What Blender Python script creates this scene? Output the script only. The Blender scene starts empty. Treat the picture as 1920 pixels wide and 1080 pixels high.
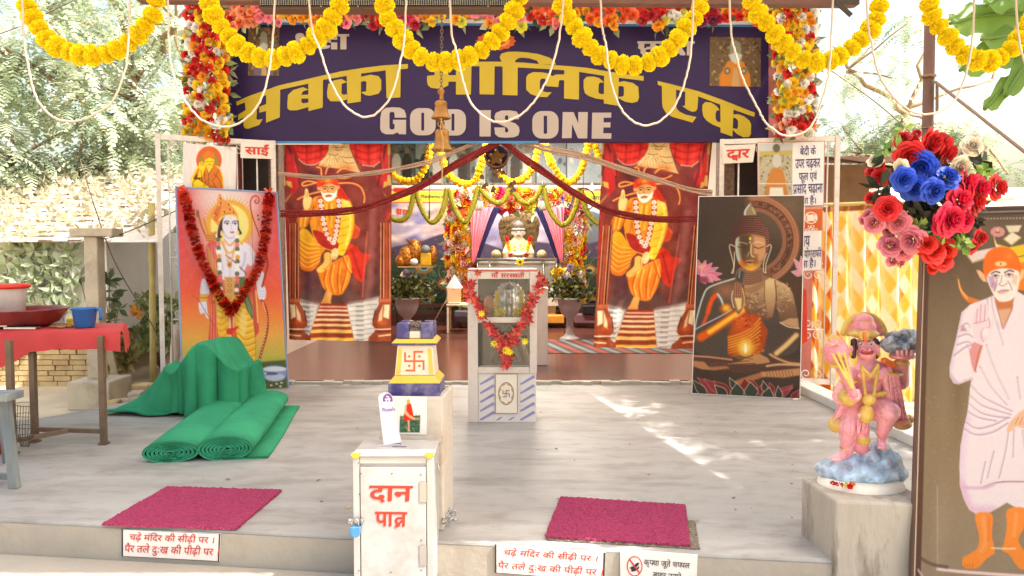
import bpy,math,random
import numpy as np
from mathutils import Vector,Matrix
# camera, sky, sun, exposure
scene=bpy.context.scene
COL=scene.collection
W_PX,H_PX,F_PX=1920.0,1080.0,1400.0
CAM_Z=1.25
PITCH=math.atan(70.0/F_PX)
cam_data=bpy.data.cameras.new('camera')
cam=bpy.data.objects.new('camera',cam_data)
COL.objects.link(cam)
cam.location=(0,0,CAM_Z)
cam.rotation_euler=(math.radians(90)-PITCH,0,0)
cam_data.sensor_width=36.0
cam_data.lens=36.0*F_PX/W_PX
cam_data.clip_end=400.0
scene.camera=cam
SUN_EL,SUN_AZ=math.radians(54),math.radians(112)
world=bpy.data.worlds.new('World')
scene.world=world
world.use_nodes=True
wn=world.node_tree
bg=wn.nodes['Background']
sky=wn.nodes.new('ShaderNodeTexSky')
sky.sky_type='NISHITA'
sky.sun_disc=False
sky.sun_elevation=SUN_EL
sky.sun_rotation=SUN_AZ
sky.air_density=1.6
sky.dust_density=6.0
sky.ozone_density=0.6
wn.links.new(sky.outputs[0],bg.inputs[0])
bg.inputs[1].default_value=0.15
sun_data=bpy.data.lights.new('sun','SUN')
sun_data.energy=3.9
sun_data.angle=math.radians(0.5)
sun_data.color=(1.0,0.965,0.91)
sun=bpy.data.objects.new('sun',sun_data)
COL.objects.link(sun)
sun_dir=Vector((math.sin(SUN_AZ)*math.cos(SUN_EL),math.cos(SUN_AZ)*math.cos(SUN_EL),math.sin(SUN_EL)))
sun.rotation_euler=sun_dir.to_track_quat('Z','Y').to_euler()
scene.view_settings.view_transform='Standard'
scene.view_settings.look='None'
scene.view_settings.gamma=1.0
scene.view_settings.exposure=1.5
scene.cycles.use_denoising=True
scene.cycles.max_bounces=8
scene.cycles.diffuse_bounces=5
scene.cycles.transparent_max_bounces=12
scene.cycles.caustics_reflective=False
scene.cycles.caustics_refractive=False
scene.cycles.sample_clamp_indirect=6.0
rng=random.Random(7)
nrg=np.random.default_rng(11)
pi=math.pi
# pixel -> world
_fw=Vector((0,math.cos(PITCH),-math.sin(PITCH)))
_up=Vector((0,math.sin(PITCH),math.cos(PITCH)))
_CAM=Vector((0,0,CAM_Z))
def _dir(px,py):
 return _fw+Vector((1,0,0))*((px-960)/F_PX)+_up*((540-py)/F_PX)
def at(px,py,Y):
 d=_dir(px,py)
 return _CAM+d*(Y/d.y)
def onz(px,py,Z=0.0):
 d=_dir(px,py)
 return _CAM+d*((Z-CAM_Z)/d.z)
def onplane(px,py,P0,n):
 d=_dir(px,py)
 return _CAM+d*((Vector(P0)-_CAM).dot(n)/d.dot(n))
def mpp(Y):
 return Y/F_PX
# colours and materials
def s2l(c):
 c=c/255.0
 return c/12.92 if c<=0.04045 else((c+0.055)/1.055)**2.4
def rgb(r,g,b,k=0.85):
 return(s2l(r)*k,s2l(g)*k,s2l(b)*k)
MATS={}
def pm(name,col,rough=0.65,metal=0.0,var=0.12,scale=6.0,bump=0.0,bscale=40.0,spec=0.4,dirt=None,dscale=2.0,damt=0.5,trans=0.0,emit=0.0,stretch=None,coat=0.0,alpha=1.0,sub=0.0):
 if name in MATS:
  return MATS[name]
 m=bpy.data.materials.new(name)
 m.use_nodes=True
 nt=m.node_tree
 b=nt.nodes['Principled BSDF']
 out=nt.nodes['Material Output']
 b.inputs['Roughness'].default_value=rough
 b.inputs['Metallic'].default_value=metal
 b.inputs['Specular IOR Level'].default_value=spec
 b.inputs['Coat Weight'].default_value=coat
 b.inputs['Alpha'].default_value=alpha
 tc=nt.nodes.new('ShaderNodeTexCoord')
 vec=tc.outputs['Object']
 if stretch:
  mp=nt.nodes.new('ShaderNodeMapping')
  mp.inputs['Scale'].default_value=stretch
  nt.links.new(vec,mp.inputs[0])
  vec=mp.outputs[0]
 base=None
 if col=='attr':
  a=nt.nodes.new('ShaderNodeVertexColor')
  a.layer_name='Col'
  base=a.outputs[0]
 n=nt.nodes.new('ShaderNodeTexNoise')
 n.inputs['Scale'].default_value=scale
 n.inputs['Detail'].default_value=6
 nt.links.new(vec,n.inputs['Vector'])
 r=nt.nodes.new('ShaderNodeMapRange')
 r.inputs[1].default_value=0.3
 r.inputs[2].default_value=0.7
 r.inputs[3].default_value=1-var
 r.inputs[4].default_value=1+var
 nt.links.new(n.outputs[0],r.inputs[0])
 mx=nt.nodes.new('ShaderNodeVectorMath')
 mx.operation='SCALE'
 if base is None:
  mx.inputs[0].default_value=col
 else:
  nt.links.new(base,mx.inputs[0])
 nt.links.new(r.outputs[0],mx.inputs['Scale'])
 cur=mx.outputs[0]
 if dirt:
  n2=nt.nodes.new('ShaderNodeTexNoise')
  n2 .inputs['Scale'].default_value=dscale
  n2 .inputs['Detail'].default_value=9
  n2 .inputs['Roughness'].default_value=0.68
  nt.links.new(vec,n2 .inputs['Vector'])
  r2=nt.nodes.new('ShaderNodeMapRange')
  r2 .inputs[1].default_value=0.48
  r2 .inputs[2].default_value=0.72
  r2 .inputs[3].default_value=0
  r2 .inputs[4].default_value=damt
  nt.links.new(n2 .outputs[0],r2 .inputs[0])
  mm=nt.nodes.new('ShaderNodeMix')
  mm.data_type='RGBA'
  nt.links.new(r2 .outputs[0],mm.inputs[0])
  nt.links.new(cur,mm.inputs[6])
  mm.inputs[7].default_value=(*dirt,1)
  cur=mm.outputs[2]
 nt.links.new(cur,b.inputs['Base Color'])
 if emit:
  nt.links.new(cur,b.inputs['Emission Color'])
  b.inputs['Emission Strength'].default_value=emit
 if bump:
  n3=nt.nodes.new('ShaderNodeTexNoise')
  n3 .inputs['Scale'].default_value=bscale
  n3 .inputs['Detail'].default_value=6
  nt.links.new(vec,n3 .inputs['Vector'])
  bp=nt.nodes.new('ShaderNodeBump')
  bp.inputs['Strength'].default_value=bump
  bp.inputs['Distance'].default_value=0.02
  nt.links.new(n3 .outputs[0],bp.inputs['Height'])
  nt.links.new(bp.outputs[0],b.inputs['Normal'])
 if trans:
  tr=nt.nodes.new('ShaderNodeBsdfTranslucent')
  nt.links.new(cur,tr.inputs[0])
  ms=nt.nodes.new('ShaderNodeMixShader')
  ms.inputs[0].default_value=trans
  nt.links.new(b.outputs[0],ms.inputs[1])
  nt.links.new(tr.outputs[0],ms.inputs[2])
  nt.links.new(ms.outputs[0],out.inputs[0])
 MATS[name]=m
 return m
# mesh builder
class MB:
 def __init__(s):
  s.v,s.f,s.c,s.sm=[],[],[],[]
  s.col,s.smooth=(1,1,1),False
 def add(s,vs,fs,col=None,smooth=None):
  o=len(s.v)
  s.v.extend([tuple(p)for p in vs])
  c=col or s.col
  for f in fs:
   s.f.append(tuple(i+o for i in f))
   s.c.append(c)
   s.sm.append(s.smooth if smooth is None else smooth)
  return s
 def box(s,lo,hi,col=None,M=None):
  x0,y0,z0=lo
  x1,y1,z1=hi
  vs=[Vector(p)for p in((x0,y0,z0),(x1,y0,z0),(x1,y1,z0),(x0,y1,z0),(x0,y0,z1),(x1,y0,z1),(x1,y1,z1),(x0,y1,z1))]
  if M is not None:
   vs=[M@p for p in vs]
  return s.add(vs,[(0,3,2,1),(4,5,6,7),(0,1,5,4),(1,2,6,5),(2,3,7,6),(3,0,4,7)],col,False)
 def bar(s,a,b,w,t=None,col=None,upv=(0,0,1)):
  a,b=Vector(a),Vector(b)
  d=b-a
  L=d.length
  z=d.normalized()
  u=Vector(upv)
  if abs(u.dot(z))>0.95:
   u=Vector((0,1,0))
  x=u.cross(z).normalized()
  y=z.cross(x)
  M=Matrix((x,y,z)).transposed().to_4x4()
  M.translation=a
  t=t or w
  return s.box((-w/2,-t/2,0),(w/2,t/2,L),col,M)
 def tube(s,pts,r,n=8,col=None,cap=True,rs=None):
  pts=[Vector(p)for p in pts]
  m=len(pts)
  o,fs,vs=0,[],[]
  prev=None
  for i,p in enumerate(pts):
   t=(pts[min(i+1,m-1)]-pts[max(i-1,0)])
   t=t.normalized()if t.length>1e-9 else Vector((0,0,1))
   if prev is None:
    u=Vector((0,0,1))if abs(t.z)<0.9 else Vector((0,1,0))
    x=u.cross(t).normalized()
   else:
    x=(prev-t*prev.dot(t)).normalized()
   prev=x
   y=t.cross(x)
   rr=rs[i]if rs else r
   for k in range(n):
    a=2*pi*k/n
    vs.append(p+x*(math.cos(a)*rr)+y*(math.sin(a)*rr))
  for i in range(m-1):
   for k in range(n):
    k2=(k+1)%n
    fs.append((i*n+k,i*n+k2,(i+1)*n+k2,(i+1)*n+k))
  if cap:
   fs.append(tuple(range(n-1,-1,-1)))
   fs.append(tuple((m-1)*n+k for k in range(n)))
  return s.add(vs,fs,col,True)
 def lathe(s,prof,c=(0,0,0),n=20,col=None,sq=(1,1),smooth=True,cols=None):
  c=Vector(c)
  vs=[]
  for r,z in prof:
   for k in range(n):
    a=2*pi*k/n
    vs.append(c+Vector((math.cos(a)*r*sq[0],math.sin(a)*r*sq[1],z)))
  m=len(prof)
  for i in range(m-1):
   fs=[]
   for k in range(n):
    k2=(k+1)%n
    fs.append((i*n+k,i*n+k2,(i+1)*n+k2,(i+1)*n+k))
   if i==0:
    s.add(vs,fs,cols[0]if cols else col,smooth)
    o=len(s.v)-len(vs)
   else:
    for f in fs:
     s.f.append(tuple(q+o for q in f))
     s.c.append((cols[i]if cols else col)or s.col)
     s.sm.append(smooth)
  return s
 def frustum(s,c,w0,d0,z0,w1,d1,z1,col=None):
  x,y=c
  vs=[(x-w0,y-d0,z0),(x+w0,y-d0,z0),(x+w0,y+d0,z0),(x-w0,y+d0,z0),(x-w1,y-d1,z1),(x+w1,y-d1,z1),(x+w1,y+d1,z1),(x-w1,y+d1,z1)]
  return s.add(vs,[(0,3,2,1),(4,5,6,7),(0,1,5,4),(1,2,6,5),(2,3,7,6),(3,0,4,7)],col,False)
 def ball(s,c,r,n=12,m=8,col=None):
  if not hasattr(r,'__len__'):
   r=(r,r,r)
  c=Vector(c)
  vs=[c+Vector((0,0,r[2]))]
  for i in range(1,m):
   t=pi*i/m
   for k in range(n):
    a=2*pi*k/n
    vs.append(c+Vector((math.sin(t)*math.cos(a)*r[0],math.sin(t)*math.sin(a)*r[1],math.cos(t)*r[2])))
  vs.append(c-Vector((0,0,r[2])))
  fs=[(0,1+k,1+(k+1)%n)for k in range(n)]
  for i in range(m-2):
   for k in range(n):
    k2=(k+1)%n
    fs.append((1+i*n+k,1+(i+1)*n+k,1+(i+1)*n+k2,1+i*n+k2))
  b=len(vs)-1
  fs+=[(b,1+(m-2)*n+(k+1)%n,1+(m-2)*n+k)for k in range(n)]
  return s.add(vs,fs,col,True)
 def torus(s,c,R,r,axis='y',n=24,m=8,col=None,a0=0,a1=2*pi,M=None):
  c=Vector(c)
  pts=[]
  for k in range(n+1):
   a=a0+(a1-a0)*k/n
   p=Vector((math.cos(a)*R,0,math.sin(a)*R))if axis=='y' else Vector((math.cos(a)*R,math.sin(a)*R,0))if axis=='z' else Vector((0,math.cos(a)*R,math.sin(a)*R))
   if M is not None:
    p=M@p
   pts.append(c+p)
  return s.tube(pts,r,m,col)
 def prism(s,poly,o,ux,uy,d,col=None):
  """2-D outline (CCW when seen from -ux x uy side) extruded by vector d."""
  o,ux,uy,d=Vector(o),Vector(ux),Vector(uy),Vector(d)
  n=len(poly)
  vs=[o+ux*p[0]+uy*p[1]for p in poly]
  vs+=[p+d for p in vs]
  fs=[tuple(range(n)),tuple(range(2*n-1,n-1,-1))]
  fs+=[(i,i+n,(i+1)%n+n,(i+1)%n)for i in range(n)]
  return s.add(vs,fs,col,False)
 def mesh(s,name):
  me=bpy.data.meshes.new(name)
  me.from_pydata(s.v,[],s.f)
  me.polygons.foreach_set('use_smooth',s.sm)
  if any(c!=(1,1,1)for c in s.c):
   at_=me.color_attributes.new('Col','FLOAT_COLOR','CORNER')
   tot=[len(f)for f in s.f]
   arr=np.repeat(np.array([(*c,1.0)for c in s.c],np.float32),tot,axis=0)
   at_.data.foreach_set('color',arr.ravel())
  me.update()
  return me
 def build(s,name,mat,parent=None,loc=None,bevel=0.0,origin=None):
  me=s.mesh(name)
  if origin is not None:
   me.transform(Matrix.Translation(-Vector(origin)))
  o=bpy.data.objects.new(name,me)
  COL.objects.link(o)
  me.materials.append(mat)
  if parent is not None:
   o.parent=parent
   if origin is not None:
    o.location=Vector(origin)-Vector(parent.location)
   elif loc is None:
    o.location=-Vector(parent.location)
   else:
    o.location=loc
  else:
   if origin is not None:
    o.location=origin
   if loc is not None:
    o.location=loc
  if bevel:
   b=o.modifiers.new('bevel','BEVEL')
   b.width=bevel
   b.segments=2
   b.limit_method='ANGLE'
  return o
def link_mesh(name,me,parent=None,mat=None):
 o=bpy.data.objects.new(name,me)
 COL.objects.link(o)
 if mat:
  me.materials.append(mat)
 if parent is not None:
  o.parent=parent
  o.location=-Vector(parent.location)
 return o
def tag(o,label=None,cat=None,group=None,kind=None):
 if label:o['label']=label
 if cat:o['category']=cat
 if group:o['group']=group
 if kind:o['kind']=kind
 return o
def thing(name,label,cat,loc=(0,0,0),group=None):
 o=bpy.data.objects.new(name,None)
 COL.objects.link(o)
 o.location=loc
 o.empty_display_size=0.1
 return tag(o,label,cat,group)
def dup(root,loc=None,label=None,group=None,rot=None):
 r=root.copy()
 COL.objects.link(r)
 if loc is not None:r.location=loc
 if rot is not None:r.rotation_euler=rot
 if label:r['label']=label
 if group:r['group']=group
 for ch in list(root.children):
  c=ch.copy()
  COL.objects.link(c)
  c.parent=r
  for g in ch.children:
   d=g.copy()
   COL.objects.link(d)
   d.parent=c
 return r
def cmul(a,b,n=8):
 """Catmull-Rom through points (open)."""
 return catmull(a,n)
def catmull(pts,n=8,closed=False):
 P=[np.array(p,float)for p in pts]
 m=len(P)
 out=[]
 for i in range(m if closed else m-1):
  if closed:
   p0,p1,p2,p3=P[(i-1)%m],P[i],P[(i+1)%m],P[(i+2)%m]
  else:
   p0,p1,p2,p3=P[max(i-1,0)],P[i],P[i+1],P[min(i+2,m-1)]
  for k in range(n):
   t=k/n
   out.append(0.5*((2*p1)+(-p0+p2)*t+(2*p0-5*p1+4*p2-p3)*t*t+(-p0+3*p1-3*p2+p3)*t**3))
 if not closed:
  out.append(P[-1])
 return out
# flat prints: a numpy brush, kept as vertex colours on a fine sheet
def homography(src,dst):
 A=[]
 for(x,y),(u,v)in zip(src,dst):
  A.append([x,y,1,0,0,0,-u*x,-u*y,-u])
  A.append([0,0,0,x,y,1,-v*x,-v*y,-v])
 return np.linalg.svd(np.array(A,float))[2][-1].reshape(3,3)
class Print:
 def __init__(s,quad,w,h,bgc=(255,255,255)):
  """quad: photo pixels of the sheet's corners TL, TR, BR, BL."""
  s.w,s.h=w,h
  s.quad=quad
  s.Hm=homography(quad,[(0,0),(w-1,0),(w-1,h-1),(0,h-1)])
  s.im=np.empty((h,w,3))
  s.im[:]=bgc
  s.k=0.5*(w/abs(quad[1][0]-quad[0][0])+h/abs(quad[3][1]-quad[0][1]))
  s.clip=None
 def T(s,pts):
  p=np.c_[np.array(pts,float),np.ones(len(pts))]@s.Hm.T
  return p[:,:2]/p[:,2:]
 def box(s,P,pad):
  x0,y0=np.floor(P.min(0)-pad).astype(int)
  x1,y1=np.ceil(P.max(0)+pad).astype(int)+1
  x0,y0,x1,y1=max(x0,0),max(y0,0),min(x1,s.w),min(y1,s.h)
  if x1<=x0 or y1<=y0:
   return None
  yy,xx=np.mgrid[y0:y1,x0:x1]
  return(slice(y0,y1),slice(x0,x1)),xx.astype(float),yy.astype(float)
 def put(s,sl,a,col):
  a=a[...,None]
  if s.clip is not None:
   a=a*s.clip[sl][...,None]
  s.im[sl]=s.im[sl]*(1-a)+np.asarray(col,float)*a
 def _poly(s,P,soft):
  b=s.box(P,soft+1)
  if b is None:
   return None
  sl,xx,yy=b
  ins=np.zeros(xx.shape,bool)
  dd=np.full(xx.shape,1e9)
  Q=np.roll(P,-1,0)
  for(x0,y0),(x1,y1)in zip(P,Q):
   ex,ey=x1-x0,y1-y0
   L=ex*ex+ey*ey
   if L<1e-12:
    continue
   t=np.clip(((xx-x0)*ex+(yy-y0)*ey)/L,0,1)
   dd=np.minimum(dd,(xx-x0-t*ex)**2+(yy-y0-t*ey)**2)
   if y0!=y1:
    c=((y0>yy)!=(y1>yy))&(xx<ex*(yy-y0)/ey+x0)
    ins^=c
  d=np.sqrt(dd)
  sd=np.where(ins,d,-d)
  return sl,np.clip(0.5+sd/(soft+1.0),0,1)
 def poly(s,pts,col,soft=0.0,alpha=1.0,smooth=False,grad=None):
  if smooth:
   pts=catmull(pts,5,True)
  r=s._poly(s.T(pts),soft*s.k)
  if r is None:
   return
  sl,a=r
  if grad:
   p0,p1,col2=grad
   (ax,ay),(bx,by)=s.T([p0,p1])
   yy,xx=np.mgrid[sl[0],sl[1]]
   t=np.clip(((xx-ax)*(bx-ax)+(yy-ay)*(by-ay))/((bx-ax)**2+(by-ay)**2),0,1)[...,None]
   col=np.asarray(col,float)*(1-t)+np.asarray(col2,float)*t
  s.put(sl,a*alpha,col)
 def mask(s,pts,soft=0.0,smooth=False):
  """later strokes stay inside this outline; call with None to lift it."""
  if pts is None:
   s.clip=None
   return
  if smooth:
   pts=catmull(pts,5,True)
  s.clip=np.zeros((s.h,s.w))
  r=s._poly(s.T(pts),soft*s.k)
  if r:
   s.clip[r[0]]=r[1]
 def line(s,pts,wd,col,soft=0.3,alpha=1.0,smooth=True,taper=False):
  if smooth and len(pts)>2:
   pts=catmull(pts,5)
  P=s.T(pts)
  w=wd*s.k/2
  b=s.box(P,w+soft*s.k+1)
  if b is None:
   return
  sl,xx,yy=b
  best=np.full(xx.shape,-1e9)
  n=len(P)-1
  for i in range(n):
   (x0,y0),(x1,y1)=P[i],P[i+1]
   ex,ey=x1-x0,y1-y0
   L=ex*ex+ey*ey+1e-12
   t=np.clip(((xx-x0)*ex+(yy-y0)*ey)/L,0,1)
   d=np.hypot(xx-x0-t*ex,yy-y0-t*ey)
   ww=w
   if taper:
    q=(i+t)/n
    ww=w*(np.sin(np.clip(q,0,1)*pi)*0.85+0.15)if taper==2 else w*(1-0.85*q)
   best=np.maximum(best,ww-d)
  a=np.clip(0.5+best/(soft*s.k+0.8),0,1)
  if w<0.5:
   a=a*1.0
  s.put(sl,a*alpha,col)
 def ell(s,cx,cy,rx,ry,col,soft=0.5,alpha=1.0,rot=0.0):
  a=np.linspace(0,2*pi,28,endpoint=False)
  c,q=math.cos(rot),math.sin(rot)
  x,y=np.cos(a)*rx,np.sin(a)*ry
  s.poly(list(zip(cx+x*c-y*q,cy+x*q+y*c)),col,soft,alpha)
 def glow(s,cx,cy,rx,ry,col,alpha=1.0,power=1.5,rot=0.0):
  (ux,uy),=s.T([(cx,cy)])
  kx,ky=rx*s.k,ry*s.k
  R=max(kx,ky)
  b=s.box(np.array([(ux,uy)]),R)
  if b is None:
   return
  sl,xx,yy=b
  dx,dy=xx-ux,yy-uy
  c,q=math.cos(rot),math.sin(rot)
  d=np.hypot((dx*c+dy*q)/kx,(-dx*q+dy*c)/ky)
  s.put(sl,np.clip(1-d,0,1)**power*alpha,col)
 def vgrad(s,stops):
  v=np.linspace(0,1,s.h)
  for c in range(3):
   s.im[:,:,c]=np.interp(v,[t[0]for t in stops],[t[1][c]for t in stops])[:,None]
 def grain(s,amp,cell=1,seed=0,sl=None,stretch=(1,1)):
  r=np.random.default_rng(seed)
  hh,ww=int(s.h/(cell*stretch[1]))+3,int(s.w/(cell*stretch[0]))+3
  g=r.normal(0,1,(hh,ww))
  yy=np.linspace(0,hh-2.001,s.h)
  xx=np.linspace(0,ww-2.001,s.w)
  y0,x0=yy.astype(int),xx.astype(int)
  fy,fx=(yy-y0)[:,None],(xx-x0)[None]
  g=(g[y0][:,x0]*(1-fy)*(1-fx)+g[y0+1][:,x0]*fy*(1-fx)+g[y0][:,x0+1]*(1-fy)*fx+g[y0+1][:,x0+1]*fy*fx)
  m=s.clip if s.clip is not None else 1.0
  s.im+=(g*amp*m)[...,None]
 def build(s,name,corners,mat,parent=None,warp=None,k=0.86):
  """corners: four world points TL, TR, BR, BL; warp(u, v) -> offset vector array."""
  w,h=s.w,s.h
  u,v=np.meshgrid(np.linspace(0,1,w),np.linspace(0,1,h))
  TL,TR,BR,BL=[np.array(c)for c in corners]
  U,V=u[...,None],v[...,None]
  P=TL*(1-U)*(1-V)+TR*U*(1-V)+BR*U*V+BL*(1-U)*V
  if warp is not None:
   P=P+warp(u,v)
  im=np.clip(s.im,0,255)/255.0
  lin=np.where(im<=0.04045,im/12.92,((im+0.055)/1.055)**2.4)*k
  i=np.arange(w*h).reshape(h,w)
  quads=np.stack([i[:-1,:-1],i[1:,:-1],i[1:,1:],i[:-1,1:]],-1).reshape(-1,4)
  me=bpy.data.meshes.new(name)
  me.vertices.add(w*h)
  me.vertices.foreach_set('co',P.astype(np.float32).ravel())
  n=len(quads)
  me.loops.add(n*4)
  me.loops.foreach_set('vertex_index',quads.astype(np.int32).ravel())
  me.polygons.add(n)
  me.polygons.foreach_set('loop_start',np.arange(0,n*4,4,dtype=np.int32))
  me.polygons.foreach_set('use_smooth',np.ones(n,bool))
  ca=me.color_attributes.new('Col','FLOAT_COLOR','POINT')
  ca.data.foreach_set('color',np.c_[lin.reshape(-1,3),np.ones(w*h)].astype(np.float32).ravel())
  me.update(calc_edges=True)
  me.validate()
  return link_mesh(name,me,parent,mat)
# lettering (the built-in font, laid out by hand where letters join)
_GL={}
def glyph(txt,bold=0.0):
 key=txt
 if key in _GL:
  return _GL[key]
 c=bpy.data.curves.new('lettering','FONT')
 c.body=txt
 c.size=1.0
 c.resolution_u=4
 o=bpy.data.objects.new('lettering',c)
 COL.objects.link(o)
 dg=bpy.context.evaluated_depsgraph_get()
 dg.update()
 me=o.evaluated_get(dg).to_mesh()
 vs=np.array([v.co[:]for v in me.vertices])if len(me.vertices)else np.zeros((0,3))
 fs=[tuple(p.vertices)for p in me.polygons]
 par=list(range(len(vs)))
 def find(i):
  while par[i]!=i:
   par[i]=par[par[i]]
   i=par[i]
  return i
 for f in fs:
  r0=find(f[0])
  for i in f[1:]:
   par[find(i)]=r0
 ids={}
 for i in range(len(vs)):
  vs[i,2]=0.0003*(ids.setdefault(find(i),len(ids))%3)
 COL.objects.unlink(o)
 bpy.data.objects.remove(o)
 bpy.data.curves.remove(c)
 _GL[key]=(vs,fs)
 return _GL[key]
HALF={'प':0.80,'स':0.78,'य':0.8,'ध':0.80,'थ':0.8,'म':0.78,'त':0.8,'ण':0.85,'ह':0.9}
def layout(tokens,bold=0.0,track=0.0):
 """tokens: strings set one after another; ('half', c) drops the letter's stem; ('pra', c) adds the slanted stroke of a joined r."""
 V,Fs,x=[],[],0.0
 def push(vs,fs):
  o=len(V)
  V.extend(vs)
  Fs.extend([tuple(i+o for i in f)for f in fs])
 for t in tokens:
  kind,c=('',t)if isinstance(t,str)else t
  if c==' ':
   x+=0.26
   continue
  vs,fs=glyph(c,bold)
  if not len(vs):
   x+=0.2
   continue
  wd=vs[:,0].max()
  if kind=='half':
   cut=HALF.get(c,0.8)*wd
   vs=vs.copy()
   vs[:,0]=np.minimum(vs[:,0],cut)
   push([(p[0]+x,p[1],.0001)for p in vs],fs)
   x+=cut
   continue
  if kind=='sub':
   vs=vs*0.62
   push([(p[0]+x-wd*0.52,p[1]-0.17,.0004)for p in vs],fs)
   continue
  push([(p[0]+x,p[1],p[2])for p in vs],fs)
  if kind=='pra':
   sx=x+wd*0.42
   push([(sx-0.2,0.0,.0008),(sx-0.13,-0.05,.0008),(sx+0.12,0.2,.0008),(sx+0.09,0.27,.0008)],[(0,1,2,3)])
  x+=wd+track+(0.01 if not bold else bold)
 return np.array(V),Fs,x
def lettering(tokens,quad,name,mat,parent,bold=0.0,slant=0.0,off=0.004,fit=None,mb=None,build=True):
 """quad: four world corners TL, TR, BR, BL the text's bounding box is stretched over; off: lift towards the viewer."""
 V,Fs,wd=layout(tokens,bold)
 if bold:
  n0,b2,VV,FF=len(V),bold*.5,[],[]
  for k,(dx,dy)in enumerate(((0,0),(b2,0),(-b2,0),(0,b2*.8),(0,-b2*.8),(b2*.7,b2*.6),(-b2*.7,-b2*.6))):
   VV.append(V+np.array([dx,dy,.0012*k if build else.0002*k])*(1,1,.08))
   FF+=[tuple(i+k*n0 for i in f)for f in Fs]
  V,Fs=np.concatenate(VV),FF
 x0,x1=V[:,0].min(),V[:,0].max()
 y0,y1=V[:,1].min(),V[:,1].max()
 TL,TR,BR,BL=[Vector(q)for q in quad]
 nrm=(TR-TL).cross(BL-TL).normalized()
 if nrm.y>0:
  nrm=-nrm
 mb=mb or MB()
 out=[]
 for x,y,lift in V:
  u=(x-x0)/(x1-x0)
  v=(y1-y)/(y1-y0)
  u+=slant*(0.5-v)
  p=TL*(1-u)*(1-v)+TR*u*(1-v)+BR*u*v+BL*(1-u)*v
  out.append(p+nrm*(off+lift))
 mb.add(out,Fs)
 return mb.build(name,mat,parent)if build else mb
def polylet(mb,polys,Y,off=0.0):
 """flat letters from outlines given in photo pixels on the vertical plane at depth Y."""
 for i,p in enumerate(polys):
  pts=[at(x,y,Y)+Vector((0,-off-.0004*(i%6),0))for x,y in p]
  mb.add(pts,[tuple(range(len(pts)))])
 return mb
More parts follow.
